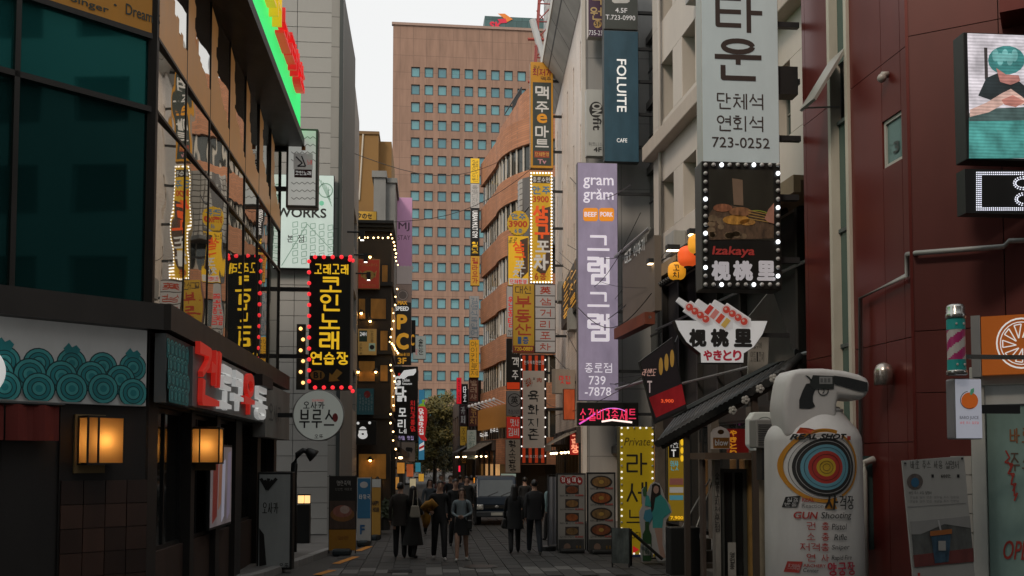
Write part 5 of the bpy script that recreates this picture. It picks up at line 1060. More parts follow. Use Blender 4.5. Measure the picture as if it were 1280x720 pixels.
S.shape([(674, 262), (688, 258), (688, 330), (680, 345), (670, 338), (683, 316), (672, 300)], pm((.08, .05, .035), .5, var=0), 1, 'shadow_print')
RR = lit((.70, .09, .015), .3, 0)
for ch, y0, y1, m, x0 in (('삼', 257, 279, RR, 666), ('구', 280, 299, RR, 668), ('포', 301, 316, WP, 669), ('차', 318, 338, WP, 667)): S.text(ch, x0, y0, x0+19, y1, m, .07, 2)
S.text('6층', 668, 341, 683, 350, pm((.45, .07, .02), .5, var=0), .04)
bulbs(S, perim(664, 216.5, 689.5, 353, 7, 34), 1.1, [bulb_on((1, .98, .95), 1.4)])
F = front(47, 648); root = thing('round_sign', 'round scalloped yellow sign with blue and red price', 'sign', F); S = Board(root, F, 0)
MB().prism([F.uv(648 + (13.2 + .6*(k % 2))*math.cos(math.pi*k/24), 278.5 + (15 + .6*(k % 2))*math.sin(math.pi*k/24)) for k in range(48)], 0, .25).build('cabinet', YB, root)
S.text('안주', 639, 267, 657, 275, pm((.03, .2, .42), .5, var=0), .05); S.text('3900', 636, 276, 659, 284, pm((.55, .06, .02), .5, var=0), .05); S.text('6층', 643, 286, 653, 291, pm((.03, .2, .42), .5, var=0), .04)
MB().tube([(F.uv(655, 270)[0], .12, F.uv(655, 265)[1]), (F.uv(668, 250)[0], .12, F.uv(668, 250)[1])], .05, 6).build('bracket', DKMETAL, root)
S = blade('tavern_sign', 'smaller yellow sign with red and white letters under the round sign', 47, 635, 295, 661, 357, pm((.72, .42, .02), .5, 0, .3, var=.1), DKMETAL, .25, .4, arm=1.2, arms=1)
S.shape([(650, 300), (660, 297), (660, 340), (652, 348), (646, 345), (655, 330)], pm((.1, .06, .04), .5), 1, 'shadow_print'); S.text('종로', 636, 297, 646, 304, BRN, .03, 1, .3)
for ch, y0, y1, m, x0 in (('삼', 302, 314, RR, 641), ('구', 315, 325, RR, 643), ('포', 326, 336, WP, 643), ('차', 337, 347, WP, 641)): S.text(ch, x0, y0, x0+14, y1, m, .07, 2)
S.panel(636, 348, 660, 356, WP, 1, 'panel'); S.text('단체환영', 637.5, 349.5, 658, 354.5, REDI, .04, 2)
S = blade('estate_sign', 'yellow and red estate office sign with phone number', 42.3, 641, 355, 668, 441, pm((.50, .30, .03), .5, 0, .08, var=.1), pm((.2, .06, .03), .5), .3, .4)
S.text('대신', 644, 357.5, 664, 367, BRN, .01); RM = pm((.42, .05, .02), .5, var=0)
for ch, y0, y1 in (('부', 370, 385), ('동', 387, 403), ('산', 405, 419)): S.text(ch, 644, y0, 664, y1, RM, .05)
S.text('1층', 647, 421, 661, 430, pm((.03, .12, .35), .5), .05); S.panel(641.5, 432, 667.5, 440.5, pm((.25, .04, .03), .5), 1, 'panel'); S.text('720-0889', 643, 433.5, 666, 438.5, YB, .04, 2)
S = blade('crossroads_sign', 'white sign of stacked squares each with one red letter', 42.0, 668.5, 355, 694.5, 441, pm((.09, .08, .08), .5), DKMETAL, .3, .3, arm=.6)
for k, ch in enumerate('英삼거리포차'): S.panel(669.3, 356.3 + 14.15*k, 693.8, 369.2 + 14.15*k, pm((.45, .44, .44), .5, 0, .05, var=.06), 1, 'panel'); S.text(ch, 675, 358.3 + 14.15*k, 688.5, 367.5 + 14.15*k, RM, .03, 2)
S = blade('striped_sign', 'red and black striped sign with cream panel and black brush letters', 40, 651, 443, 683, 580, pm((.03, .015, .012), .5), pm((.05, .03, .03), .5), .35, .5, arm=1.1, arms=3)
for k in range(4): S.panel(653 + 7.8*k, 444.5, 656.8 + 7.8*k, 578.5, lit((.52, .05, .012), .25), 1, 'stripe')
S.panel(653.5, 463.5, 680.5, 560, pm((.48, .41, .35), .5, 0, .07, var=.06), 2, 'panel'); S.text('한우육회전문점', 655, 451, 680, 455.5, WP, .02, 2); S.text('육회지존', 656, 569, 679, 572.5, WP, 0, 2)
S.shape([(655, 476), (662, 472), (666, 479), (659, 484)], pm((.5, .07, .02), .5), 3); S.text('肉', 656, 473, 665, 483, pm((.48, .41, .35), .5), .02, 4); S.text('x', 666, 472, 669, 475, INK, .02, 3); S.text('肉', 671, 472, 677, 478, pm((.5, .07, .02), .5), .02, 3)
for ch, y0, y1 in (('육', 488, 503), ('화', 506, 519), ('지', 523, 534), ('존', 536, 550)): S.text(ch, 660, y0, 674, y1, INK, .04, 3, brush=True)
bulbs(S, [(681.5, 450 + 12*k) for k in range(11)] + [(652, 450 + 12*k) for k in range(11)], 1.0, [bulb_on((1, .95, .9), 1.2)])
S = blade('stacked_sign', 'white sign with red letters hanging left of the estate sign', 46.5, 633.5, 358, 642, 421, pm((.45, .44, .42), .5, 0, .06), DKMETAL, .25, .3); S.vtext('운동팀', 635, 370, 641.5, 410, REDI, .06); S.text('727', 635, 413, 641, 419, INK, .02)
S = blade('stacked_sign', 'black sign with white brush letters and red base', 46.2, 633, 423, 650, 487, SBLK, DKMETAL, .25, .3); S.panel(633.5, 478, 649.5, 486.5, lit((.6, .05, .01), .3), 1, 'panel'); [S.text(c, 640, 431 + 16*k, 648.5, 443 + 16*k, WP, .05, 1, brush=True) for k, c in enumerate('유객주')]
S = blade('stacked_sign', 'grey sign with dark ring emblem', 46.2, 633, 488.5, 650, 520, pm((.22, .22, .22), .5, 0, .03), DKMETAL, .25, .3); S.ring(643, 500, 7.4, 8.4, INK, 1); S.text('英', 638.5, 495, 647.5, 505, INK, .02); S.text('흑삼거리', 635, 512, 649, 518, BRN, .02)
S = blade('stacked_sign', 'red sign with two rows of white letters', 46.2, 633, 521, 650, 548, lit((.55, .03, .02), .25), DKMETAL, .25, .3); S.text('맛나', 638, 524, 649, 533, WP, .06); S.text('김비', 635, 535, 649, 545, WP, .06)
S = blade('tripe_sign', 'cream sign with black brush letters lowest in the stack', 46, 631.5, 549, 650.5, 591, pm((.36, .33, .28), .5, 0, .04), pm((.3, .03, .02), .5), .25, .3); S.vtext('황소곱창', 636, 550, 645, 590, INK, .05, brush=True)
# far right stack beside the ribbon windows
def stack(label, Y, x0, y0, x1, y1, face, t, ink, rot=False, w=.03, name='blade_sign'):
    S = blade(name, label, Y, x0, y0, x1, y1, face, DKMETAL, .3, .25, group='small blade signs at the far right corner')
    if rot: S.text(t, x0+2.5, y0+3, x1-2.5, y1-3, ink, w, rot=True)
    else: S.vtext(t, x0+2, y0+2, x1-2, y1-2, ink, w)
    return S
GR = pm((.2, .2, .2), .5, var=0)
stack('yellow blade sign topmost at the far end of the brick building', 60.5, 588, 198, 599.5, 229, lit((.75, .48, .02), .3), '정형외과의원', BRN, w=0)
stack('white blade sign with dark letters under the topmost yellow sign', 60.5, 588, 229.5, 599.5, 260, pm((.5, .5, .48), .5, 0, .1), '동방디자인', GR, w=0)
stack('black blade sign with sideways white gym name', 60.5, 588, 260.5, 599.5, 300, SBLK, 'URBAN MULT GYM', WHT, True, .03)
stack('black blade sign with yellow letters under the gym name', 60.5, 588, 300.2, 599.5, 319, SBLK, '휘트니스', YEL, w=.05)
stack('yellow blade sign with brown letters above the grey one', 60.5, 588, 320, 599.5, 357, lit((.55, .30, .03), .2), '필라요가', RM, w=.04)
stack('pale grey blade sign with blue letters', 60.8, 586.5, 370, 599, 422, pm((.38, .40, .41), .5, 0, .05), '김영식독일어', pm((.1, .2, .3), .5), w=0)
stack('orange blade sign above the red brown one', 60.8, 586.5, 424.5, 599, 472, lit((.72, .36, .02), .25), '아이키친로제', BRN, w=0)
stack('red brown blade sign with cream marks', 61, 586, 472.5, 598, 502, pm((.14, .04, .025), .5), '발레샤', pm((.5, .35, .25), .5), w=.03)
stack('dark red blade sign with gold letters under the red brown one', 61, 585.5, 503.5, 598, 533, pm((.10, .025, .02), .5), '양꼬치', pm((.5, .3, .1), .5), w=.04)
stack('pale green blade sign lowest at the far end of the brick building', 60, 583.5, 537.5, 595.5, 574, pm((.36, .42, .38), .5, 0, .05), '조선화로집', pm((.1, .2, .17), .5), w=0)
stack('red blade sign with black letters near the tree', 70, 570.5, 472, 577, 505, lit((.75, .015, .03), .45), '행복치과', INK, w=.03)
stack('black blade sign with white letters near the tree', 70, 577, 480, 585, 505, SBLK, '타로', WHT, w=.06)
stack('dark plum blade sign with cream letters', 70, 574, 505.5, 583.5, 532, pm((.1, .05, .06), .5), '카페', WP, w=.02)
stack('mustard blade sign above the black narrow one', 70, 575, 533, 584, 557, lit((.45, .26, .03), .2), '주막', BRN, w=0)
stack('black narrow blade sign with gold letters low by the tree', 70, 574.5, 558, 584, 581, SBLK, '고기집', GOLD, w=0)
# signs hung on the dark building and white building faces
S = Board(None, R3F); F = Frame(R3F.pt(0, -.35, 0), R3F.n); root = thing('fascia_board', 'grey brown slanting fascia with white letters on the dark building', 'sign', Frame(R2F.pt(-.3, -1.2, 0), R2F.n)); FF = Frame(R2F.pt(-.3, -1.2, 0), R2F.n); S = Board(root, FF, -.01)
a, b = FF.uv(778, 300)[0], FF.uv(818, 300)[0]; MB().box(a, b, 0, .2, 6.6, 8.8).build('board', pm((.13, .105, .085), .7, var=.2), root); S.text('대포 이야기', 781, 306, 806, 322, WP, .05); MB().box(a, b, -.3, .0, 6.2, 6.55).build('orange_awning', pm((.16, .035, .014), .7, var=.3), root)
for z in (4.6, 6.4, 9.0): MB().tube([(a-.4, -.15, z), (b, -.15, z)], .05, 6).build('rail', GREYMETAL, root)
F = Frame(R4F.pt(0, -.3, 0), R4F.n); root = thing('neon_letters', 'orange neon letter cluster on the white building face', 'sign', F); S = Board(root, F, -.05)
for k, (t, y) in enumerate((('한신', 344), ('포차', 362), ('종로', 380))): S.text(t, 704, y-4, 720, y+9, lit((.7, .33, .03), .45, 0), .03, 1, .0)
a, b = F.uv(702, 370)[0], F.uv(721, 370)[0]; MB().box(a, b, -.02, .3, F.uv(712, 398)[1], F.uv(712, 340)[1]).build('frame', BLACK, root)
# yellow standing sign
S = blade('standing_sign', 'tall yellow standing sign edged with white lamps with black letters', 23, 775, 533, 817.5, 697, lit((.46, .32, .012), .14, .15), pm((.08, .07, .03), .5), .3, .8)
S.text('Private', 780, 547, 813, 557, pm((.1, .07, .01), .5), .0, 1, .25)
for ch, y0, y1 in (('라', 566, 594), ('세', 602, 631), ('느', 637, 657)): S.text(ch, 783, y0, 809, y1, INK, .005)
S.text('LASEINE', 779, 665, 813, 673, pm((.1, .07, .01), .5), 0); S.shape([(791, 682), (791, 692), (799, 687)], REDI, 1, 'arrow'); S.shape([(784, 682), (784, 692), (788, 687)], REDI, 1, 'arrow'); S.panel(776, 693, 816.5, 696.5, pm((.02, .04, .12), .5), 1, 'panel')
bulbs(S, perim(777, 535, 815.5, 692, 5, 20), 1.3, [bulb_on((1, .97, .9), .75), bulb_on((1, .97, .9), .75), BULB_OFF])
# menu light sign behind the standee
S = blade('menu_sign', 'narrow yellow and black lit menu sign behind the woman cutout', 22.2, 835, 547, 856, 652, lit((.42, .27, .02), .14), BLACK, .15, .8)
S.panel(836, 548, 849, 572, SBLK, 1, 'panel'); S.text('루밴도', 837, 550, 848, 560, WHT, .04, 2); S.text('T', 839, 562, 845, 571, WHT, .03, 2); [S.disc(852.5, 553 + 10*k, 2, 4, YEL, 1, 'gold_oval') for k in range(3)]; S.text('원샷', 838, 576, 848, 588, lit((.1, .5, .6), .3), .05); S.panel(837, 598, 854, 606, pm((.5, .2, .18), .5), 1, 'panel'); S.panel(837, 609, 854, 616, WP, 1, 'panel'); S.panel(837, 619, 854, 625, lit((.1, .35, .45), .2), 1, 'panel'); S.text('7,900', 838, 645, 854, 650, YEL, .04)
# small things at the grill entrance
F = front(18.8, 901); root = thing('beer_sign', 'small arched white and brown beer sign above the entrance roof', 'sign', F); S = Board(root, F, -.004)
MB().prism([F.uv(*p) for p in ((891, 561), (891, 541), (894, 536), (901, 533), (908, 536), (912, 541), (912, 561))], 0, .15).build('cabinet', lit((.5, .42, .36), .16), root); S.panel(891.5, 547, 911.5, 560.5, lit((.22, .09, .02), .12), 1, 'panel'); S.text('blow', 893.5, 549.5, 910, 557, WP, .04, 2); S.disc(901, 540, 4, 3, pm((.25, .12, .03), .5), 1)
F = front(19.0, 916); root = thing('brush_letter_sign', 'black board with orange vertical brush letters on red glow', 'sign', F); S = Board(root, F, -.004); a, z1 = F.uv(910, 536); b, z0 = F.uv(936, 572)
MB().box(a, b, 0, .1, z0, z1).build('board', lit((.20, .012, .01), .25, .3), root); S.vtext('やきとり', 912, 537, 921, 570, lit((.75, .3, .02), .4), .06)
F = front(16.2, 956); root = thing('octagon_light_box', 'pale octagonal light box behind the inflatable', 'sign', F); S = Board(root, F, -.004)
MB().prism([F.uv(*p) for p in ((937, 524), (943, 515), (969, 515), (976, 522), (976, 556), (970, 563), (943, 563), (937, 556))], 0, .25).build('cabinet', lit((.45, .47, .43), .14), root, bevel=.02); S.ring(956, 533, 11, 12, pm((.2, .22, .2), .5), 1, a0=190, a1=350)
F = front(15.2, 952); root = thing('air_conditioner', 'grey outdoor air conditioner unit on the wall behind the inflatable', 'air conditioner', F); a, z1 = F.uv(945, 524); b, z0 = F.uv(972, 560)
MB().box(a, b, 0, .35, z0, z1).build('housing', pm((.22, .22, .21), .5, var=.15), root, bevel=.02); mb = MB(); [mb.tube([(a+.03, -.012, z0 + .05 + k*.035), (b-.03, -.012, z0 + .05 + k*.035)], .006, 4) for k in range(int((z1-z0-.1)/.035))]; mb.build('grille', DKMETAL, root); MB().box(a+.1, a+.16, .05, .3, z0-.5, z0).box(b-.16, b-.1, .05, .3, z0-.5, z0).build('bracket', DKMETAL, root)
F = front(18.2, 905); root = thing('entrance_kiosk', 'narrow wooden entrance booth with flat roof and glass door', 'booth', F)
a, z1 = F.uv(873, 566); b = F.uv(946, 566)[0]; MB().box(a, b, -.45, .6, z1-.12, z1).build('roof', pm((.09, .06, .04), .7, var=.3), root)
for px, w, c in ((897, .1, (.25, .24, .22)), (939, .1, (.28, .17, .05)), (880, .06, (.08, .06, .05)), (956, .35, (.3, .27, .2))): x = F.uv(px, 600)[0]; MB().box(x-w/2, x+w/2, 0, .2, 0, z1-.13).build('post', pm(c, .6, var=.4, scale=6), root)
x0_, x1_ = F.uv(902, 600)[0], F.uv(935, 600)[0]; window(root, x0_, x1_, .05, z1-.3, .08, pm((.05, .055, .05), .5), SHOPG, .07, 2, 1, 'door')
S = Board(root, F, -.01); S.vtext('숯불꼬치전문점', 893.5, 590, 899.5, 665, INK, .02); S.vtext('영업중', 912, 690, 918, 712, INK, .03); S.panel(910, 678, 920, 720, pm((.3, .3, .28), .6), 0, 'notice')
# ------------------------------------------------------------------ inflatable gun advertising tube
IY = 12.4; IF = front(IY, 1018); inf = thing('inflatable', 'white inflatable advertising tube with revolver print and archery target', 'inflatable', IF)
VIN = pm((.60, .595, .58), .42, var=.1, scale=4, bump=.25)
Rb = .60; cxl, _ = IF.uv(1018, 600, -Rb); Rb = (IF.uv(1077, 640, -Rb)[0] - IF.uv(959, 640, -Rb)[0])/2*.985; Rb0 = Rb
zs_, zn = IF.uv(1018, 545)[1], IF.uv(1018, 512)[1]
prof = [(Rb*.86, 0), (Rb*1.0, .12), (Rb*1.0, 1.2), (Rb*.985, zs_-.06), (Rb*.97, zs_), (Rb*.90, zs_+.10), (Rb*.76, zs_+.2), (Rb*.60, zn), (Rb*.55, zn+.06)]
MB().lathe(prof, 56, (cxl, Rb, 0)).build('body', VIN, inf, smooth=True)
head = [(981, 524), (979, 510), (980, 498), (983, 480), (986, 469), (992, 462.5), (1002, 460.5), (1030, 460), (1057, 463), (1075, 467.5), (1085, 472), (1089.5, 478), (1088, 488), (1085, 496), (1077, 499.5), (1062, 498), (1050, 496), (1047.5, 507), (1047, 524), (1046, 548), (984, 548)]
hm = MB().prism([IF.uv(x, y, -.22) for x, y in head], .22, .80); hm.build('head', VIN, inf, bevel=.10, seg=6, smooth=True)
MB().tube([(cxl + Rb*.60*math.cos(a*math.pi/16), Rb + Rb*.60*math.sin(a*math.pi/16), zn+.015) for a in range(33)], .02, 6).build('seam', VIN, inf, smooth=True)
class Wrap(Board):
    """print that follows the tube's round front"""
    def rnd(s, mb_obj):
        me = mb_obj.data
        for v in me.vertices:
            dx = max(-.97, min(.97, (v.co.x - cxl)/Rb0)); v.co.y += Rb*1.0 - math.sqrt(max(0, (Rb*1.002)**2 - (dx*Rb)**2))
        return mb_obj
W = Wrap(inf, IF, 0.0)
def wt(*a, **k): return W.rnd(W.text(*a, **k))
def wring(cx, cy, r0, r1, m, layer, **k): return W.rnd(W.ring(cx, cy, r0, r1, m, layer, name='target_ring', n=48, **k))
AMB = pm((.55, .24, .02), .5, var=.05); KB = pm((.02, .02, .02), .5, var=0); BLU = pm((.13, .33, .42), .5, var=.05); RDT = pm((.42, .04, .03), .5, var=.05); YLT = pm((.55, .36, .03), .5, var=.05)
tx, ty = 1033, 584
wring(1031, 582, 42, 46.5, AMB, 1, a0=70, a1=290); wring(1031, 582, 42, 45, AMB, 1, a0=-60, a1=60)
for r0, r1, m in ((28.5, 36.5, KB), (20.5, 28.5, BLU), (11.5, 20.5, RDT), (.1, 11.5, YLT)): wring(tx, ty, r0, r1, m, 2)
for r in (24.5, 16, 7.5, 4): wring(tx, ty, r, r+.5, KB, 3)
wring(tx, ty, 32.4, 33.0, pm((.4, .4, .4), .5), 3); wring(tx, ty, 39.5, 40, KB, 2)
wt('REAL SHOT', 994, 542, 1059, 549.5, KB, w=.07, layer=4, shear=.35); W.rnd(W.shape([(1000, 541.5), (1004, 534), (1013, 535), (1022, 538), (1016, 541.5)], pm((.55, .07, .02), .5), 4)); W.rnd(W.ring(1028, 543, 12, 14, AMB, 4, a0=200, a1=340, aspect=.5, n=20)); W.rnd(W.panel(1060, 545, 1065, 550, RDT, 4, 'badge'))
W.rnd(W.shape([(991, 622), (1004.5, 620), (1001, 634.5), (988, 635.5)], KB, 5, 'badge')); wt('실감', 992, 622.5, 1002, 628, pm((.5, .5, .5), .5), w=.02, layer=6, shear=.15); wt('반동', 990, 629, 1001, 634, pm((.5, .5, .5), .5), w=.02, layer=6, shear=.15)
wt('REAL', 1006, 622.5, 1019, 627.5, RDT, w=.03, layer=4); wt('Reaction', 1006, 630, 1029, 635, pm((.12, .12, .12), .5), w=0, layer=4)
W.rnd(W.shape([(1030, 636), (1040, 622), (1046, 636)], AMB, 4)); wt('사', 1031, 619, 1047, 637, KB, w=.05, layer=6, shear=.1); wt('격장', 1048, 620, 1069, 637, KB, w=.05, layer=6, shear=.1)
wt('GUN', 998, 640, 1023, 649, RDT, w=.03, layer=4, shear=.2); wt('Shooting', 1026, 640, 1066, 650.5, KB, w=.005, layer=4, shear=.2)
for k, (h, e) in enumerate((('권 총', 'Pistol'), ('소 총', 'Rifle'), ('저격총', 'Sniper'), ('연 사', 'Rapid Fire'))):
    y = 653 + 13.2*k; wt(h, 1004.5 if k == 2 else 1011, y, 1036, y+9.6, RDT, w=.015, layer=4); wt(e, 1039 + (3 if k == 1 else 0), y+1.5, (1059, 1059, 1063, 1066)[k], y+9, KB, w=0, layer=4, shear=.15)
W.rnd(W.shape([(993, 704), (1007, 703), (1003.5, 717.5), (990, 718)], RDT, 5, 'badge')); wt('프리미엄', 993, 707, 1004, 714, pm((.5, .5, .5), .5), w=.02, layer=6, shear=.15); wt('ARCHERY', 1007.5, 705.5, 1032, 709.5, RDT, w=.02, layer=4); wt('Center', 1007.5, 711, 1024, 716, KB, w=0, layer=4, shear=.15); wt('양궁장', 1034, 703, 1071, 719.5, pm((.45, .03, .06), .5), w=.05, layer=4)
HB = Board(inf, IF, .216); GD = pm((.022, .026, .027), .5, var=.1); GM = pm((.03, .036, .035), .45, var=.1); GS = pm((.3, .31, .31), .4, var=.15)
HB.shape([(1007.5, 480), (1012, 479), (1018, 482), (1019, 487), (1016, 495), (1016, 502), (1019, 508), (1012, 511), (999, 510.5), (999, 500), (1003, 489)], GD, 1, 'revolver_grip')
HB.shape([(1011, 481), (1014, 474), (1016, 469), (1042, 470), (1043, 475), (1042, 486), (1030, 486.5), (1021, 486), (1018, 487)], GM, 2, 'revolver_frame'); HB.shape([(1006, 469), (1010, 470), (1015, 475), (1013, 477), (1011, 473)], GM, 2, 'revolver_hammer')
HB.panel(1024, 471, 1040, 480, GS, 3, 'revolver_cylinder'); [HB.panel(1025 + 4.6*k, 473, 1028 + 4.6*k, 478, pm((.14, .15, .15), .4), 4, 'cylinder_flute') for k in range(3)]
HB.shape([(1042, 469.5), (1060, 472), (1084, 478), (1084, 489.5), (1074, 489), (1056, 483.5), (1043, 480)], GD, 3, 'revolver_barrel'); HB.ring(1029, 488, 5.6, 6.8, GM, 1, 'trigger_guard', a0=-20, a1=200); HB.line([(1029, 485), (1030, 489), (1028, 492)], 1.2, GM, 2, 'trigger')

# ------------------------------------------------------------------ screens on the red building
F = front(11.7, 1250); scr = thing('video_screen', 'large led video screen showing a person leaning over, at right edge', 'screen', F); S = Board(scr, F, 0)
a, z1 = F.uv(1204, 40); b, z0 = F.uv(1330, 203); MB().box(a, b, 0, .25, z0, z1).build('housing', BLACK, scr, bevel=.01); S.y = -.002
def led(c, e=1.0):
    key = ('led', c, e)
    if key in _mats: return _mats[key]
    m = pm(c, .5, 0, e, var=.02, scale=1.234 + len(_mats)*.001); N = m.node_tree.nodes; L = m.node_tree.links; bs = N['Principled BSDF']
    tc = N.new('ShaderNodeTexCoord'); wv = N.new('ShaderNodeTexWave'); wv.bands_direction = 'Z'; wv.inputs['Scale'].default_value = 7.5; wv.inputs['Distortion'].default_value = 1.2; wv.inputs['Detail'].default_value = 3
    L.new(tc.outputs['Object'], wv.inputs['Vector']); mr = N.new('ShaderNodeMapRange'); mr.inputs[3].default_value = e*.78; mr.inputs[4].default_value = e*1.1
    L.new(wv.outputs['Fac'], mr.inputs[0]); nz = N.new('ShaderNodeTexNoise'); nz.inputs['Scale'].default_value = 4.5; nz.inputs['Detail'].default_value = 5; L.new(tc.outputs['Object'], nz.inputs['Vector']); vm = N.new('ShaderNodeVectorMath'); vm.operation = 'SCALE'; vm.inputs[0].default_value = c; m2 = N.new('ShaderNodeMapRange'); m2.inputs[1].default_value = .3; m2.inputs[2].default_value = .7; m2.inputs[3].default_value = .55; m2.inputs[4].default_value = 1.25; L.new(nz.outputs['Fac'], m2.inputs[0]); L.new(m2.outputs[0], vm.inputs['Scale']); L.new(vm.outputs[0], bs.inputs['Emission Color']); L.new(mr.outputs[0], bs.inputs['Emission Strength']); bs.inputs['Base Color'].default_value = (.02, .02, .02, 1)
    for l in list(bs.inputs['Base Color'].links): L.remove(l)
    _mats[key] = m; return m
S.panel(1211, 44, 1326, 198, led((.74, .68, .72), .95), 1, 'picture')
S.shape([(1211, 148), (1326, 143), (1326, 198), (1211, 198)], led((.10, .42, .38), .75), 2, 'picture'); S.shape([(1211, 142), (1240, 136), (1326, 132), (1326, 150), (1211, 152)], led((.12, .2, .19), .55), 3, 'picture')
S.panel(1230, 60, 1234, 100, led((.1, .08, .08), .5), 3, 'picture'); S.shape([(1222, 120), (1232, 98), (1246, 92), (1270, 100), (1285, 112), (1285, 132), (1250, 130)], led((.035, .05, .055), .6), 4, 'picture')
S.disc(1257, 76, 23, 18, led((.06, .27, .26), .8), 5, 'picture', 18); S.shape([(1244, 86), (1256, 94), (1272, 95), (1274, 102), (1262, 107), (1249, 103)], led((.62, .26, .22), .8), 6, 'picture'); [S.disc(1243 + 6*k, 70 + 5*(k % 2), 4, 8, led((.2, .5, .48), .8), 6, 'picture', 10) for k in range(5)]
S.shape([(1211, 138), (1232, 129), (1250, 118), (1262, 112), (1276, 122), (1283, 128), (1275, 133), (1255, 130), (1235, 141), (1211, 147)], led((.78, .50, .42), .85), 7, 'picture'); S.shape([(1250, 126), (1264, 120), (1280, 128), (1268, 135), (1254, 132)], led((.62, .25, .2), .8), 8, 'picture')
F = front(11.6, 1250); scr = thing('dot_display', 'black dot matrix display with white dots below the video screen', 'screen', F); S = Board(scr, F, -.004); a, z1 = F.uv(1206, 211); b, z0 = F.uv(1330, 269); MB().box(a, b, 0, .2, z0, z1).build('housing', BLACK, scr)
dots = [(1221 + 2.6*i, y) for i in range(28) for y in (215.5, 218, 260, 262.5)] + [(1221 + 2.6*i, 220.5 + 2.5*j) for i in range(3) for j in range(16)]
for k in range(20): an = 2*math.pi*k/20; dots += [(1279 + 12*math.cos(an), 229 + 8*math.sin(an)), (1279 + 9.5*math.cos(an), 229 + 5.5*math.sin(an)), (1281 + 12*math.cos(an), 249 + 8*math.sin(an)), (1281 + 9.5*math.cos(an), 249 + 5.5*math.sin(an))]
mb = MB()
for px, py in dots: x, z = S.xz(px, py); mb.ball((x, -.006, z), .0085, 5, 4)
tag(mb.build('dots', bulb_on((.85, .88, 1), 1.0), scr), kind='stuff')
# ------------------------------------------------------------------ juice shop at the right edge
KF = Frame(RF.pt(0, -.35, 0), RF.n); ks = thing('juice_shop_front', 'white framed juice shop window with red handwriting at the right edge', 'shopfront', KF); S = Board(ks, KF, 0)
a, b = KF.uv(1214, 560)[0], KF.uv(1232, 560)[0]; zt_ = KF.uv(1240, 470)[1]; WF = pm((.42, .43, .40), .5, var=.15)
MB().box(a, b, 0, .4, 0, zt_).build('post', WF, ks, bevel=.01); MB().box(a, a+3, -.03, .36, zt_-.12, zt_+.12).build('lintel', WF, ks, bevel=.01); MB().box(b, a+3, .1, .36, zt_-.36, zt_-.121).build('transom', pm((.5, .52, .5), .5, 0, .04), ks)
MB().box(b+.01, a+2.9, .14, .16, .3, zt_-.38).build('pane', pm((.20, .30, .27), .2, 0, .025, var=.2, spec=.7), ks); S.y = .135
for j in range(9):
    for i in range(2): MB().box(a-.26 + .13*i, a-.14 + .13*i, .1, .3, .1 + .25*j, .34 + .25*j).build('wall_tile', pm((.4, .39, .36), .4, var=.1), ks)
S.text('바로', 1262, 535, 1290, 554, pm((.24, .09, .03), .6), .04); S.text('주스', 1262, 566, 1290, 590, pm((.1, .06, .04), .6), .05); HR = pm((.33, .03, .02), .6, var=0)
for k in range(4): S.line([(1257 + 3*k, 563 + 14*k), (1262 + 2*k, 572 + 12*k), (1256 + 4*k, 578 + 14*k), (1266 + 2*k, 580 + 12*k), (1262 + 2*k, 590 + 12*k)], 2, HR, 2 + k, 'handwriting')
S.text('OPEN', 1254, 676, 1300, 700, HR, .02, 2, .3)
KS = Frame(RF.pt(0, -.5, 0), RF.n); r_ = thing('juice_sign', 'orange sign with white citrus slice outline above the juice shop', 'sign', KS); S = Board(r_, KS, -.002)
a, z1 = KS.uv(1226, 396); b, z0 = KS.uv(1226, 469); MB().box(a, a+2.4, 0, .15, z0, z1).build('board', lit((.52, .13, .015), .14), r_); MB().box(a-.12, a-.01, 0, .2, z0-.02, z1+.02).build('edge_frame', GREYMETAL, r_)
S.ring(1277, 429, 30, 32, WHT, 1, 'citrus'); S.ring(1277, 429, 26, 27.2, WHT, 1, 'citrus')
for k in range(9): an = 2*math.pi*k/9; S.line([(1277 + 7*math.cos(an), 429 + 7*math.sin(an)), (1277 + 24*math.cos(an+.12), 429 + 24*math.sin(an+.12)), (1277 + 24*math.cos(an+.5), 429 + 24*math.sin(an+.5)), (1277 + 7*math.cos(an), 429 + 7*math.sin(an))], 1.5, WHT, 2, 'citrus')
F = front(10.9, 1196); r_ = thing('barber_pole', 'barber pole with magenta and white stripes and teal bands', 'barber pole', F); x, z0 = F.uv(1196, 464); _, z1 = F.uv(1196, 380); rr = F.uv(1206, 420)[0] - x
CH = pm((.45, .45, .43), .25, .9); TL = pm((.02, .35, .33), .4); MG = pm((.42, .03, .16), .35); PW = pm((.55, .53, .5), .35)
hh = z1 - z0; MB().lathe([(rr*.9, -.05), (rr*1.08, -.04), (rr*1.08, 0), (rr, .01)], 20, (x, 0, z0)).build('base', CH, r_, smooth=True); MB().lathe([(rr, 0), (rr*1.05, .01), (rr*1.05, .05), (rr*.96, .06), (rr*.96, .13), (rr*.8, .16), (rr*.3, .165)], 20, (x, 0, z1-.17)).build('cap', CH, r_, smooth=True)
MB().lathe([(rr*.96, 0), (rr*.96, .12)], 20, (x, 0, z0+.01)).build('band', TL, r_); MB().lathe([(rr*.96, 0), (rr*.96, .12)], 20, (x, 0, z1-.3)).build('band', TL, r_)
mb = MB(); zb_, zt_ = z0+.131, z1-.301; n_, m_ = 32, 20
vs_ = [(x + rr*.93*math.cos(2*math.pi*i/n_), rr*.93*math.sin(2*math.pi*i/n_), zb_ + (zt_-zb_)*j/m_) for j in range(m_+1) for i in range(n_)]
for j in range(m_):
    for i in range(n_): mb.add([], []); mb.f.append((j*n_+i, j*n_+(i+1) % n_, (j+1)*n_+(i+1) % n_, (j+1)*n_+i)); mb.mi.append(int(((i/n_*2 - j/m_*1.6) % 1) > .5))
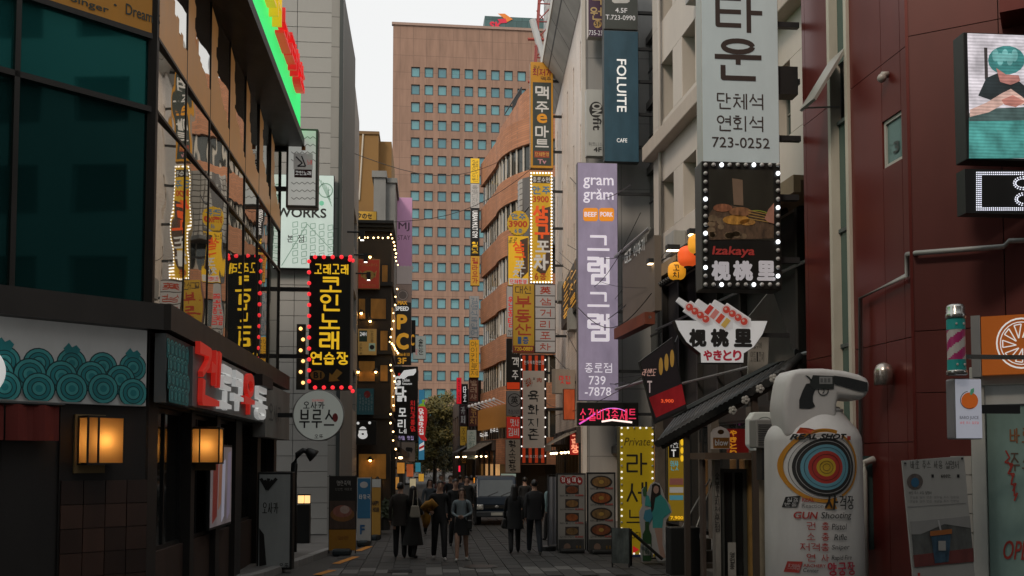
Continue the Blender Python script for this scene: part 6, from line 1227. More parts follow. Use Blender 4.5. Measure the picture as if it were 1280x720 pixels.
mb.v = vs_; mb.build('striped_tube', [MG, PW], r_, smooth=True)
for zz, m in ((z0+.07, 1), (z1-.24, 1)):
    for k in (-1, 1): MB().ball((x + k*rr*.4, -rr*.9, zz), (.015, .008, .015), 6, 4).build('star', PW, r_)
MB().box(x+rr, x+.9, .05, .1, z0+.15, z0+.2).build('bracket', CH, r_)
S = blade('juice_light_box', 'small pale light box with orange apple print', 10.9, 1194.5, 473, 1227, 549, lit((.55, .57, .66), .28), pm((.3, .3, .32), .4, .5), .2, 1.2, arm=.5, arms=1)
S.disc(1212, 501, 10.5, 10.5, lit((.65, .14, .02), .25), 1, 'apple_print'); S.ring(1211, 500, 10.5, 11.3, INK, 2, 'apple_print', a0=60, a1=260); S.shape([(1212, 493), (1213, 487), (1217, 485), (1217, 490), (1214, 494)], lit((.1, .35, .2), .2), 2, 'apple_print'); S.text('BARO JUICE', 1199.5, 520, 1223, 525, pm((.1, .1, .15), .5), 0); S.text('바로 주스 종로점', 1200, 527, 1223, 530, REDI, 0)
# leaning poster board
PFm = front(10.2, 1170, yaw=0); pb = thing('poster_board', 'leaning white poster board with cup photo in front of the red wall', 'poster', PFm); S = Board(pb, PFm, 0)
q = [(1128, 576), (1205, 570), (1218, 716), (1222, 760), (1146, 768)]
MB().prism([PFm.uv(*p) for p in ((1128, 576), (1205, 570), (1225, 790), (1149, 798))], 0, .03).build('board', pm((.36, .36, .34), .5, var=.08), pb)
S.text('바로 주스 사용 설명서', 1138, 576, 1198, 586, INK, .005, 1, -.05); S.disc(1143.5, 602, 10, 10, pm((.12, .1, .09), .5, var=.5, scale=12), 1); S.disc(1143.5, 603, 5, 6, pm((.03, .12, .22), .5), 2)
for k, t in enumerate(('1', '600만', '1')): S.text(t, (1164, 1176, 1196)[k], 593, (1167, 1188, 1199)[k], 597, INK, .02)
S.text('바로 주스 사용 설명서', 1136, 614, 1164, 618, INK, 0, 1, -.05); [S.text('과일을 갈아 만든 생과일 주스 전문점', 1137, 620 + 5*k, 1198, 623 + 5*k, pm((.18, .18, .18), .6), 0, 1) for k in range(2)]
S.line([(1134, 634), (1207, 629)], .7, pm((.2, .2, .2), .6)); S.shape([(1138, 652), (1212, 645), (1217, 702), (1143, 709)], pm((.10, .105, .10), .6, var=.6, scale=7), 1, 'photo_print'); S.shape([(1138, 652), (1212, 645), (1213, 660), (1180, 655), (1150, 668), (1139, 668)], pm((.27, .27, .26), .6, var=.2), 2, 'photo_print'); S.shape([(1141, 694), (1216, 685), (1217, 702), (1143, 709)], pm((.16, .04, .035), .6, var=.4, scale=6), 2, 'photo_print')
S.shape([(1163, 668), (1188, 666), (1185, 702), (1168, 704)], pm((.04, .085, .13), .5, var=.6, scale=18), 3, 'cup_print'); S.shape([(1162, 664), (1189, 661), (1189, 667), (1162, 670)], pm((.35, .12, .03), .5), 4, 'cup_print'); S.panel(1172, 676, 1181, 688, pm((.35, .35, .33), .5), 5, 'cup_print'); S.line([(1175, 663), (1172, 650)], 2, pm((.4, .4, .4), .5), 4, 'cup_print'); S.panel(1147, 716, 1150, 720, RDT, 1, 'heart_print')
for (px, py) in ((1131, 579), (1202, 573)): x, z = PFm.uv(px, py); MB().ball((x, -.01, z), .012, 8, 5).build('pin', BLACK, pb)
MB().tube([(PFm.uv(1165, 600)[0], .04, 1.6), (PFm.uv(1165, 600)[0], .55, 0.14)], .02, 6).build('rear_strut', DKMETAL, pb)

# ------------------------------------------------------------------ menu boards, standee, rails on the right pavement
def menu(label, Y, x0, x1, y0, y1, red, hd, kind):
    F = front(Y, (x0+x1)/2, 574, 4); root = thing('menu_stand', label, 'menu board', F, 'menu stands on the right'); S = Board(root, F, -.012); a, z1 = F.uv(x0, y0); b, z0 = F.uv(x1, y1); z0 = .1
    MB().box(a, b, -.01, .05, z0, z1).build('board', pm((.30, .29, .27), .6, var=.1), root); MB().box(a-.03, a, -.02, .06, z0-.02, z1+.03).box(b, b+.03, -.02, .06, z0-.02, z1+.03).box(a, b, -.02, .06, z1, z1+.03).build('frame', DKMETAL, root)
    MB().box(a+.05, b-.05, -.25, .3, 0.02, .12).build('base', BLACK, root, bevel=.03)
    w = x1-x0; n_ = 4; top = y0 + (12 if hd else 2); st = (y1 - 26 - top)/n_
    for k in range(n_):
        cy = top + st*(k+.42); c = ((.22, .07, .03), (.26, .14, .05), (.30, .09, .03), (.20, .12, .05))[(k + kind) % 4]
        if kind == 0: S.panel(x0 + w*.28, cy-st*.33, x0 + w*.78, cy+st*.3, pm((.05, .035, .03), .6), 1, 'dish_print'); S.disc(x0 + w*.53, cy, w*.22, st*.26, pm(c, .5, var=.7, scale=18), 2, 'dish_print', 16)
        else: S.disc(x0 + w*.5, cy, w*.42, st*.4, pm((.035, .03, .03), .4), 1, 'dish_print', 20); S.disc(x0 + w*.5, cy, w*.35, st*.31, pm(c, .5, var=.7, scale=16), 2, 'dish_print', 20); S.disc(x0 + w*.5, cy, w*.1, st*.12, pm((.42, .26, .06), .5, var=.3), 3, 'dish_print', 10)
        S.text('김치찌개정식'[:6] if k % 2 else '돼지불고기', x0 + w*.08, cy + st*.36, x0 + w*.6, cy + st*.47, INK, .02, 3); S.text('8,000' if k % 2 else '9,000', x0 + w*.64, cy + st*.34, x0 + w*.94, cy + st*.47, RDT, .05, 3)
    if hd: [S.disc(x0 + w*(.2 + .2*k), y0 + 6.5 + (k % 2)*1.5, w*.12, 5, pm((.35, .02, .02), .5), 1, 'red_disc', 14) for k in range(4)]; [S.text(ch, x0 + w*(.14 + .2*k), y0+3.5 + (k % 2)*1.5, x0 + w*(.26 + .2*k), y0 + 9.5 + (k % 2)*1.5, WP, .04, 2) for k, ch in enumerate('점심메뉴')]
    S.panel(x0+1, y1-26, x1-1, y1-2, pm((.05, .05, .05), .6, var=.4, scale=6), 1, 'print'); S.disc(x0 + w*.35, y1-16, w*.13, 5, pm((.2, .13, .1), .6), 2, 'portrait_print', 12); [S.panel(x0 + w*(.68 + .12*k), y1-18, x0 + w*(.74 + .12*k), y1-4, pm((.16, .09, .02), .4), 2, 'bottle_print') for k in range(2)]
    return root
menu('left menu stand with red disc heading and four square dish photos', 24.3, 697, 731, 593, 700, True, True, 0); menu('right menu stand with four round dish photos', 24.0, 735, 768, 592, 700, False, False, 1)
# translucent side banner
F = front(25.0, 690, yaw=38); root = thing('side_banner', 'pale cloth banner hanging edgeways left of the menu stands', 'banner', F); a, z1 = F.uv(685, 596); b, z0 = F.uv(697, 690); mb = MB(); mb.add([(a + (b-a)*i/8, .03*math.sin(i*1.4), z) for z in (max(z0, .15), z1) for i in range(9)], [(i, i+1, 10+i, 9+i) for i in range(8)]); mb.build('cloth', pm((.28, .28, .30), .8, var=.15), root); MB().tube([(a, 0, 0), (a, 0, z1+.05), (b, 0, z1+.05)], .015, 6).build('frame', DKMETAL, root); MB().lathe([(.2, 0), (.2, .12), (.1, .14)], 14, (a, 0, 0)).build('base', BLACK, root)
# standee
F = front(21.4, 825); root = thing('standee', 'life size cutout of a woman in turquoise dress holding a bottle', 'standee', F); S = Board(root, F, -.002)
out = [(802, 612), (806, 608), (809, 616), (813, 606), (818, 602), (824, 604), (828, 612), (831, 622), (838, 632), (840, 640), (833, 650), (831, 664), (830, 676), (832, 690), (836, 700), (822, 702), (818, 690), (812, 702), (802, 702), (800, 690), (802, 668), (800, 655), (799, 640), (803, 632)]
CARD = pm((.36, .37, .38), .5, var=.1); MB().prism([F.uv(*p) for p in out], 0, .02).build('card', CARD, root)
TQ = pm((.05, .30, .30), .5, var=.15); SK = pm((.36, .24, .20), .5, var=.1); HA = pm((.02, .016, .015), .5)
S.shape([(816, 624), (826, 618), (833, 626), (838.5, 640), (829, 648), (828, 660), (816, 660), (815, 640)], TQ, 1, 'dress_print'); S.shape([(818, 660), (828, 660), (828, 680), (832, 697), (826, 698), (822, 680)], SK, 1, 'leg_print'); S.shape([(814, 642), (813, 625), (815, 606), (819, 604), (825, 607), (826, 618), (819, 622), (817, 636)], HA, 2, 'hair_print'); S.disc(820, 612, 3.4, 5, SK, 3, 'face_print', 14)
S.shape([(806, 632), (807, 618), (811, 620), (815, 634)], TQ, 2, 'sleeve_print'); S.shape([(804, 620), (803, 613), (805, 608), (808, 609), (808, 620)], pm((.05, .14, .06), .4), 3, 'bottle_print')
S.shape([(804, 648), (806, 638), (813, 636), (816, 646), (811, 655)], pm((.05, .22, .32), .5), 4, 'round_print'); S.shape([(803, 668), (806, 662), (806, 652), (811, 652), (811, 662), (814, 668), (814, 701), (803, 701)], pm((.03, .08, .035), .3), 5, 'bottle_print'); S.panel(804, 680, 813, 694, pm((.3, .32, .3), .5), 6, 'label_print'); S.vtext('참이슬'[:2], 806, 681, 811, 693, pm((.03, .1, .05), .5), .04, 7)
MB().box(F.uv(806, 690)[0], F.uv(830, 690)[0], .02, .3, 0.13, .16).build('foot', BLACK, root)
# entrance platform, black rail and glass windbreak
F = front(21.2, 785); root = thing('entry_rail', 'black handrail sloping down beside the yellow standing sign', 'railing', F)
P_ = [F.uv(*p) for p in ((788, 661), (788, 715), (788, 664), (828, 706))]
MB().tube([(P_[0][0], 0, 0), (P_[0][0], 0, P_[0][1])], .035, 8).tube([(P_[2][0], 0, P_[2][1]), (P_[3][0], 0, max(.15, P_[3][1]))], .035, 8).tube([(P_[3][0], 0, .0), (P_[3][0], 0, P_[3][1])], .03, 8).build('rail', BLACK, root)
F = front(20.9, 776, yaw=-25); root = thing('windbreak', 'grey patterned plastic windbreak panel by the rail', 'screen', F); a, z1 = F.uv(765, 660); b = F.uv(786, 660)[0]; MB().box(a, b, 0, .02, .1, z1).build('sheet', pm((.10, .12, .12), .25, var=.8, scale=5), root); MB().tube([(a, .02, 0), (a, .02, z1), (b, .02, z1), (b, .02, 0)], .02, 6).build('frame', DKMETAL, root)
F = front(19.6, 865); root = thing('entry_platform', 'dark wooden entry steps of the grill house', 'steps', F)
a, b = F.uv(838, 700)[0], F.uv(900, 700)[0]
for k in range(3): MB().box(a + .2*k, b, .3*k, .3*k + .3, 0, .22*(k+1)).build('step', pm((.035, .028, .02), .7, var=.3), root)
MB().box(a-.05, a+.55, -.2, .2, .0, .95).build('bin_box', BLACK, root, bevel=.02)
for k in range(2): MB().tube([(a + .25 + .3*k, .1, .9), (b-.1 + .1*k, .3, 1.9 + .1*k)], .014, 6).build('thin_rail', GREYMETAL, root)

# ------------------------------------------------------------------ ground floor life on the white and brick buildings
def shopfront(label, F, x0, x1, z0, z1, glow, e=.5, awn=None, name='shop'):
    root = thing(name, label, 'shop', Frame(F.pt((x0+x1)/2, 0, 0), F.n), 'lit shops down the street'); w = (x1-x0)/2
    MB().box(-w, w, .25, .3, z0, z1).build('lit_back', pm(glow, .7, 0, e, var=.7, scale=1.6, ecol=glow), root)
    n_ = max(2, int(2*w/1.1)); mb = MB()
    for i in range(n_+1): x = -w + 2*w*i/n_; MB().box(x-.04, x+.04, -.08, .04, z0, z1).build('mullion', BLACK, root)
    MB().box(-w, w, -.1, .05, z0-.1, z0).build('sill', BLACK, root); MB().box(-w-.1, w+.1, -.16, .05, z1, z1+.6).build('fascia', pm((.05, .04, .035), .6, var=.3), root)
    for k in range(3): x = -w + 2*w*(k+.5)/3; o = MB().lathe([(.03, .12), (.06, .1), (.12, 0)], 10, (x, -.35, z1-.3)).tube([(x, -.35, z1-.2), (x, -.35, z1+.5), (x, -.1, z1+.5)], .012, 5).build('pendant_lamp', BLACK, root); MB().ball((x, -.35, z1-.33), .06, 8, 6).build('bulb', bulb_on((1, .7, .38), 8), o)
    if awn: MB().add([(-w, -.12, z1+.5), (w, -.12, z1+.5), (w, -1.1, z1-.05), (-w, -1.1, z1-.05), (w, -1.1, z1-.3), (-w, -1.1, z1-.3), (-w, -.12, z1+.44), (w, -.12, z1+.44)], [(0, 3, 2, 1), (3, 5, 4, 2), (0, 6, 3), (1, 2, 7)]).build('awning', pm(awn, .8, var=.2), root)
    return root
WARM = (.9, .42, .12)
shopfront('warm lit shop with canvas awning under the white building', R4F, 6.4, 11.4, .3, 2.9, WARM, .22, (.22, .19, .15)); shopfront('warm lit shop at the far end of the white building', R4F, 1.0, 5.4, .3, 2.9, WARM, .35, None)
F5 = Frame((3.3, 60.9, 0), (-4.4, -.62)); shopfront('lit restaurant along the brick building base', F5, .3, 4.6, .3, 2.8, (.9, .5, .2), .4, (.10, .08, .06)); shopfront('lit shop low on the right near the tree', R6F, 22, 29, .3, 2.8, (.9, .45, .15), .4, (.06, .05, .05)); shopfront('second lit shop low on the right far away', R6F, 12, 20, .3, 2.8, (.8, .5, .3), .5)
shopfront('warm lit bar front under the left row', lowf, 1, 8, .3, 2.7, WARM, .35, (.05, .04, .03)); shopfront('amber lit bar front further up the left row', lowf, 12, 22, .3, 2.7, WARM, .5); shopfront('amber lit doorway in the side of the black bar house', Frame((-1.42, 42.2, 0), (1, 0)), .4, 4.2, .3, 2.7, WARM, .4)
shopfront('dim lit shop at the foot of the dark building', Frame(R3F.pt(0, -.3, 0), R3F.n), .3, 4.2, .3, 2.8, WARM, .15, (.05, .05, .05))
F5b = Frame((3.3, 60.9, 0), (-4.4, -.62)); root = thing('fascia_sign', 'orange brown fascia with pale letter blocks over the brick building restaurant', 'sign', F5b); S = Board(root, F5b, -.35)
a, b = F5b.uv(597, 545, .35)[0], F5b.uv(632, 540, .35)[0]; MB().box(a, b, -.34, .0, 4.0, 5.2).build('board', lit((.35, .15, .03), .12), root); [S.text(t, x, y, x+10, y+6, WHT, .06) for t, x, y in (('맥주', 600, 541), ('하우스', 613, 535))]
for k in range(8): MB().tube([(a + .3 + k*(b-a-.6)/7, -.34, 5.25), (a + .3 + k*(b-a-.6)/7, -.9, 5.5)], .02, 5).ball((a + .3 + k*(b-a-.6)/7, -.92, 5.45), .09, 8, 6).build('spot_lamp', pm((.4, .4, .4), .4, 0, .25, var=0), root)
S = blade('lit_poster', 'narrow red and orange lit poster beside the striped sign', 36.5, 704, 486, 719, 525, lit((.4, .07, .02), .3, .6), BLACK, .15, .8); S = blade('neon_sign', 'red neon scribble sign over the awning', 37, 712, 541, 725, 569, lit((.35, .02, .015), .5, .6), BLACK, .12, .5); S.vtext('곱창', 714, 543, 723, 567, lit((1, .35, .2), .9, 0), .05)
S = blade('cloth_sign', 'cream rounded cloth sign with red print right of the striped sign', 38, 694, 462, 719, 492, pm((.42, .36, .30), .7, var=.15), pm((.3, .26, .22), .6), .3, .5, yaw=20, arm=.4, arms=1); S.text('맛집', 699, 470, 713, 480, REDI, .03, brush=True)
S = blade('red_cross_sign', 'small glowing red sign far down the street', 78, 573, 582, 590, 590, lit((.8, .02, .06), 1.0), BLACK, .2, .2); S = blade('amber_sign', 'small glowing amber lamp sign beside the truck', 60, 592, 597, 606, 604, lit((.9, .3, .02), 1.0), BLACK, .2, .2); S = blade('pale_sign', 'small pale green lit sign above the truck', 50, 626, 592, 645, 603, lit((.4, .5, .42), .3), BLACK, .2, .2)

# ------------------------------------------------------------------ overhead wires
for k, (p0, p1, lab) in enumerate(((Vector((-1.6, 42.3, 12.4)), Vector((6.1, 46, 17)), 'thin cable strung from the bar house to the white building'), (Vector((-2.9, 36, 13.5)), Vector((4.6, 54, 19)), 'thin cable sagging across the tower windows'))):
    P_ = [p0.lerp(p1, i/12) - Vector((0, 0, 1.0*math.sin(math.pi*i/12))) for i in range(13)]; o = MB().tube(P_, .014, 5).build('overhead_cable', BLACK); tag(o, lab, 'cable')
# ------------------------------------------------------------------ trees at the end of the street
def tree(label, X, Y, H, rx, seed, cols, n=8000):
    rnd = random.Random(seed); root = thing('street_tree', label, 'tree', Matrix.Translation((X, Y, 0)), 'trees at the end of the street')
    tr = MB().tube([(0, 0, 0), (.05, 0, H*.25), (-.05, .1, H*.5), (.05, 0, H*.8)], [.22, .17, .12, .04], 9); 
    clumps = []
    for k in range(26):
        a = rnd.uniform(0, 6.28); zz = rnd.uniform(.22, 1.0); rr = rx*(1.05 - .75*abs(zz-.5)*1.2)*rnd.uniform(.35, 1); clumps.append(Vector((rr*math.cos(a), rr*math.sin(a), H*zz)))
        if k % 2: tr.tube([(0, 0, H*zz*.7), (clumps[-1]*.5 + Vector((0, 0, H*zz*.38))), clumps[-1]], [.06, .04, .015], 5)
    tr.build('trunk', pm((.06, .045, .035), .9, var=.3), root)
    mb = MB()
    for i in range(n):
        c = rnd.choice(clumps); p = c + Vector((rnd.gauss(0, .42), rnd.gauss(0, .42), rnd.gauss(0, .36)))*rx*.42; s_ = rnd.uniform(.09, .2)
        u = Vector((rnd.gauss(0, 1), rnd.gauss(0, 1), rnd.gauss(0, 1))).normalized(); v = u.orthogonal().normalized(); 
        mb.add([p - u*s_, p + v*s_*.5, p + u*s_, p - v*s_*.5], [(0, 1, 2, 3)], rnd.choices((0, 1, 2), (5, 3, 2))[0])
    mb.build('crown', [pm(c, .7, var=.2) for c in cols], root)
G1 = [(.10, .085, .014), (.14, .105, .016), (.06, .06, .014)]; G2 = [(.025, .034, .012), (.038, .046, .014), (.055, .055, .015)]
tree('yellow green street tree at the end of the street', .9, 93, 7.2, 2.3, 3, G1); tree('dark green street tree right of the yellow one', 3.0, 97, 7.2, 2.4, 5, G2); tree('tall thin yellowing tree behind the other two', 1.9, 103, 8.6, 2.0, 9, G1)

for k, (X_, Y_, H_, r_x, lab) in enumerate(((-1.6, 112, 6.0, 2.6, 'low dark tree far left behind the chicken sign'), (5.0, 116, 7.5, 3.0, 'dark broad tree far right behind the small blade signs'), (2.2, 122, 6.5, 3.2, 'dark bushy tree lowest in the middle distance'), (-.2, 126, 5.2, 2.8, 'dark shrubby tree behind the distant crowd'))): tree(lab, X_, Y_, H_, r_x, 20+k, G2, 6000)
# tangle of service cables between the fronts
root = thing('cable_tangle', 'tangle of thin black service cables strung between the signs on the right', 'cable', Matrix.Translation((5.6, 33, 0)))
rnd = random.Random(4)
for k in range(16):
    a = Vector((rnd.uniform(.7, 1.5), rnd.uniform(-6, 4), rnd.uniform(4.5, 11))); b = a + Vector((rnd.uniform(-1.6, -.3), rnd.uniform(4, 16), rnd.uniform(-1.5, 3))); sg = rnd.uniform(.2, .9)
    MB().tube([a.lerp(b, i/10) - Vector((0, 0, sg*math.sin(math.pi*i/10))) for i in range(11)], rnd.uniform(.008, .016), 5).build('cable', BLACK, root)
# iron cover and drain grate in the paving
for (px, py, lab, rr) in ((600, 708, 'round iron manhole cover in the paving', .33), (500, 714, 'small square drain grate in the paving near the kerb', .0)):
    d = ray(px, py); g = EYE + d*((.024-CAMH)/d.z); root = thing('manhole_cover' if rr else 'drain_grate', lab, 'cover', Matrix.Translation((g.x, g.y, .02)))
    if rr: MB().lathe([(rr, 0), (rr, .008), (rr-.02, .012)], 32).build('lid', pm((.03, .028, .026), .5, .6, 0, var=.4, scale=20, bump=.5), root); MB().lathe([(rr+.05, 0), (rr+.05, .006), (rr+.01, .006)], 32).build('rim', pm((.06, .055, .05), .6, .4), root)
    else: [MB().box(-.25, .25, -.2 + .06*i, -.17 + .06*i, 0, .01).build('bar', DKMETAL, root) for i in range(8)]
# ------------------------------------------------------------------ small blue truck
TY = 34.5; TM = front(TY, 621); tk = thing('truck', 'small dark blue cab over truck driving toward the camera', 'truck', TM)
hw = (TM.uv(647, 620)[0] - TM.uv(596, 620)[0])/2; H = 1.72
PB = pm((.007, .016, .03), .3, .2, 0, var=.1); 
side = [(0, .32), (-.02, .75), (.04, .98), (.32, 1.62), (.42, 1.70), (1.25, 1.72), (1.3, 1.6), (1.3, .32)]
cab = MB(); n_ = len(side); cab.add([(-hw, y, z) for y, z in side] + [(hw, y, z) for y, z in side], [tuple(range(n_)), tuple(range(2*n_-1, n_-1, -1))] + [(i, i+n_, (i+1) % n_ + n_, (i+1) % n_) for i in range(n_)]); cab.build('cab', PB, tk, bevel=.05, seg=3)
def slope_pt(x, t, off=-.02): a, b = Vector((x, .04, .98)), Vector((x, .32, 1.62)); p = a.lerp(b, t); return (p.x, p.y + off, p.z)
ws = MB(); ws.add([slope_pt(-hw+.08, .06), slope_pt(hw-.08, .06), slope_pt(hw-.14, .93), slope_pt(-hw+.14, .93)], [(0, 1, 2, 3)]); ws.build('windscreen', pm((.05, .06, .06), .12, .1, 0, var=.2, spec=.6), tk)
for s_ in (-.3, .15): MB().tube([slope_pt(s_, .08, -.03), slope_pt(s_ + .35, .3, -.03)], .012, 5).build('wiper', BLACK, tk)
MB().box(-hw-.01, hw+.01, -.07, .05, .3, .5).build('bumper', pm((.03, .035, .04), .5), tk, bevel=.03); MB().box(-hw*.6, hw*.6, -.045, 0, .6, .72).build('grille', BLACK, tk); MB().box(-.2, .2, -.085, -.07, .36, .46).build('number_plate', pm((.35, .36, .33), .5), tk); MB().ball((0, -.05, .66), (.07, .015, .05), 10, 6).build('badge', GREYMETAL, tk)
for s_ in (-1, 1):
    o = MB().box(s_*hw*.82-.12, s_*hw*.82+.12, -.05, .02, .55, .74).build('headlight', pm((.4, .4, .38), .15, .3), tk, bevel=.03); MB().ball((s_*hw*.82, -.05, .645), (.07, .02, .07), 10, 6).build('lens', pm((.5, .5, .46), .1), o)
    m_ = MB().box(s_*(hw+.12)-.07, s_*(hw+.12)+.07, .22, .27, 1.0, 1.25).build('mirror', BLACK, tk, bevel=.02); MB().tube([(s_*hw, .25, 1.1), (s_*(hw+.1), .25, 1.12)], .015, 5).build('mirror_arm', BLACK, m_)
    for yy in (.55, 2.6):
        w_ = MB().lathe([(.14, -.08), (.26, -.08), (.28, -.04), (.28, .04), (.26, .08), (.14, .08)], 20); w_.v = [(p[2] + s_*(hw-.1), p[1] + yy, p[0] + .28) for p in w_.v]; o = w_.build('wheel', pm((.015, .015, .015), .8), tk); r2_ = MB().lathe([(.05, -.06), (.15, -.085), (.15, .085), (.05, .06)], 16); r2_.v = [(p[2] + s_*(hw-.1), p[1] + yy, p[0] + .28) for p in r2_.v]; r2_.build('rim', GREYMETAL, o)
    MB().box(s_*hw-.008, s_*hw+.008, .5, 1.15, 1.02, 1.55).build('side_window', SHOPG, tk)
MB().box(-hw, hw, 1.34, 3.3, .5, .62).build('bed', PB, tk); MB().box(-hw, -hw+.04, 1.36, 3.3, .62, 1.0).box(hw-.04, hw, 1.36, 3.3, .62, 1.0).build('bed_side', PB, tk); MB().box(-hw+.1, hw-.1, 1.45, 3.1, .63, 1.3).build('cargo_cover', pm((.12, .12, .1), .9, var=.3), tk, bevel=.08)
# scooter-like clutter: potted shrubs and crates by the left bars
for k, (px, Y_) in enumerate(((482, 31), (486, 33.5))):
    g = ground(px, Y_); root = thing('potted_plant', ('potted leafy plant by the yellow banner', 'potted leafy plant nearest the black bar house')[k], 'plant', Matrix.Translation((g.x, g.y, .13))); MB().lathe([(.14, 0), (.2, .35), (.22, .36), (.2, .34)], 14).build('pot', pm((.05, .045, .04), .7), root); rnd = random.Random(k); mb = MB()
    for i in range(160): p = Vector((rnd.gauss(0, .16), rnd.gauss(0, .16), .55 + rnd.gauss(0, .16))); u = Vector((rnd.gauss(0, 1), rnd.gauss(0, 1), rnd.gauss(0, 1))).normalized(); v = u.orthogonal(); mb.add([p-u*.07, p+v*.03, p+u*.07, p-v*.03], [(0, 1, 2, 3)])
    mb.build('foliage', pm((.035, .05, .02), .7), root)
# ------------------------------------------------------------------ people
SKIN = [pm((.42, .25, .18), .55, var=.06), pm((.36, .21, .15), .55, var=.06)]; HAIR = pm((.012, .010, .009), .45, var=.2); HAIRB = pm((.05, .028, .016), .45, var=.2)
def cloth(c): return pm(c, .85, var=.25, scale=9, bump=.15)
_jobs = []
def person(label, px, py, H, face, top, low, shoe, hair=HAIR, long=False, stride=.12, arms='down', skirt=None, coat=None, bare=False, skin=0, sleeves=True, detail=True, lean=0.0, group='people in the street'):
    d = ray(px, py); g = EYE + d*((.016-CAMH)/d.z); s = H/1.75
    root = thing('person', label, 'person', Matrix.Translation((g.x, g.y, .016)) @ Matrix.Rotation(R(face), 4, 'Z') @ Matrix.Scale(s, 4), group)
    V = []; E_ = []; rad = []; kind = []
    def add(p, r, k, prev=None):
        V.append(p); rad.append(r); kind.append(k)
        if prev is not None: E_.append((prev, len(V)-1))
        return len(V)-1
    pel = add((0, 0, .94), (.15, .11), 'low'); sp = add((0, -.005, 1.12), (.135, .10), 'top', pel); ch = add((0, .005, 1.32), (.165, .115), 'top', sp); nk = add((0, .01, 1.475), (.058, .058), 'skin', ch)
    h0 = add((lean*.3, -.01, 1.56), (.066, .078), 'skin', nk); h1 = add((lean*.6, -.015, 1.645), (.076, .094), 'skin', h0); add((lean*.7, -.005, 1.715), (.058, .074), 'skin', h1)
    for sd_ in (-1, 1):
        st = stride*sd_; hp = add((sd_*.09, 0, .88), (.095, .10), 'low', pel); kn = add((sd_*.095, -st*.55-.03, .49), (.06, .065) if bare else (.072, .078), 'leg', hp); an = add((sd_*.1, -st + (.02 if st > 0 else .07), .095), (.036, .042) if bare else (.056, .062), 'leg', kn)
        hl = add((sd_*.1, -st+.035 + (0 if st > 0 else .04), .045), (.042, .04), 'shoe', an); add((sd_*.11, -st-.14 + (0 if st > 0 else .05), .035), (.04, .03), 'shoe', hl)
        sh = add((sd_*.175, .005, 1.43), (.062, .062), 'top', ch)
        if arms == 'down' or (arms == 'left' and sd_ > 0): el, wr, ha = (sd_*.235, .03 + st*.4, 1.14), (sd_*.235, -.04 + st*.9, .90), (sd_*.235, -.06 + st, .82)
        elif arms == 'fold': el, wr, ha = (sd_*.235, .02, 1.15), (sd_*.10, -.20, 1.08), (sd_*.02, -.22, 1.07)
        else: el, wr, ha = (sd_*.25, .03, 1.15), (sd_*.22, -.18, 1.06), (sd_*.19, -.25, 1.06)
        e = add(el, (.043, .045), 'arm', sh); w = add(wr, (.027, .032), 'arm', e); add(ha, (.02, .035), 'hand', w); kind[-2] = 'hand' if not sleeves else 'arm'
    me = bpy.data.meshes.new('body'); me.from_pydata(V, E_, []); o = bpy.data.objects.new('body', me); COL.objects.link(o); o.parent = root
    sk = o.modifiers.new('skin', 'SKIN'); sk.use_smooth_shade = True; sub = o.modifiers.new('sub', 'SUBSURF'); sub.levels = 1; sub.render_levels = 1
    for i, r_ in enumerate(rad): me.skin_vertices[0].data[i].radius = r_
    me.skin_vertices[0].data[0].use_root = True
    _jobs.append((o, V, kind, [cloth(top), cloth(low), SKIN[skin], pm(shoe, .6), SKIN[skin] if bare else cloth(low)]))
    hx = lean*.6
    # hair: a cap that leaves the face free
    mb = MB(); n_ = 16; rows = 8; vs_ = []; fs = []
    for j in range(rows+1):
        t = math.pi*.70*j/rows
        for i in range(n_):
            a = 2*math.pi*i/n_; fr = max(0, -math.sin(a)); tt = t*(1 - .52*fr) ; rr = 1.0
            vs_.append((hx + .083*rr*math.sin(tt)*math.cos(a), .004 + .103*rr*math.sin(tt)*math.sin(a), 1.665 + .097*math.cos(tt)))
    for j in range(rows):
        for i in range(n_): fs.append((j*n_+i, (j+1)*n_+i, (j+1)*n_+(i+1) % n_, j*n_+(i+1) % n_))
    mb.add(vs_, fs)
    if long:
        L_ = MB(); prof = [(.085, 1.68), (.092, 1.6), (.098, 1.5), (.10, 1.4), (.08, 1.28), (.03, 1.24)]; m_ = 14; vs2 = []; f2 = []
        for r_, z in prof: vs2 += [(hx + r_*1.05*math.cos(R(-25 + 230*i/m_)), .015 + r_*1.15*math.sin(R(-25 + 230*i/m_)) + (.02 if z < 1.5 else 0), z) for i in range(m_+1)]
        for j in range(len(prof)-1):
            for i in range(m_): f2.append((j*(m_+1)+i, j*(m_+1)+i+1, (j+1)*(m_+1)+i+1, (j+1)*(m_+1)+i))
        mb.add(vs2, f2)
    mb.build('hair', hair, root, smooth=True)
    if detail:
        f_ = MB()
        for e in (-1, 1): f_.ball((hx + e*.03, -.103, 1.655), (.012, .006, .006), 8, 5)
        f_.build('eyes', pm((.02, .015, .012), .2), root); MB().add([(hx, -.108, 1.652), (hx-.014, -.104, 1.612), (hx+.014, -.104, 1.612), (hx, -.128, 1.616)], [(0, 3, 1), (0, 2, 3), (1, 3, 2)]).build('nose', SKIN[skin], root); MB().ball((hx, -.102, 1.585), (.022, .008, .006), 8, 5).build('mouth', pm((.3, .1, .09), .5), root)
        for e in (-1, 1): MB().ball((hx + e*.08, .0, 1.635), (.012, .02, .032), 8, 6).build('ear', SKIN[skin], root)
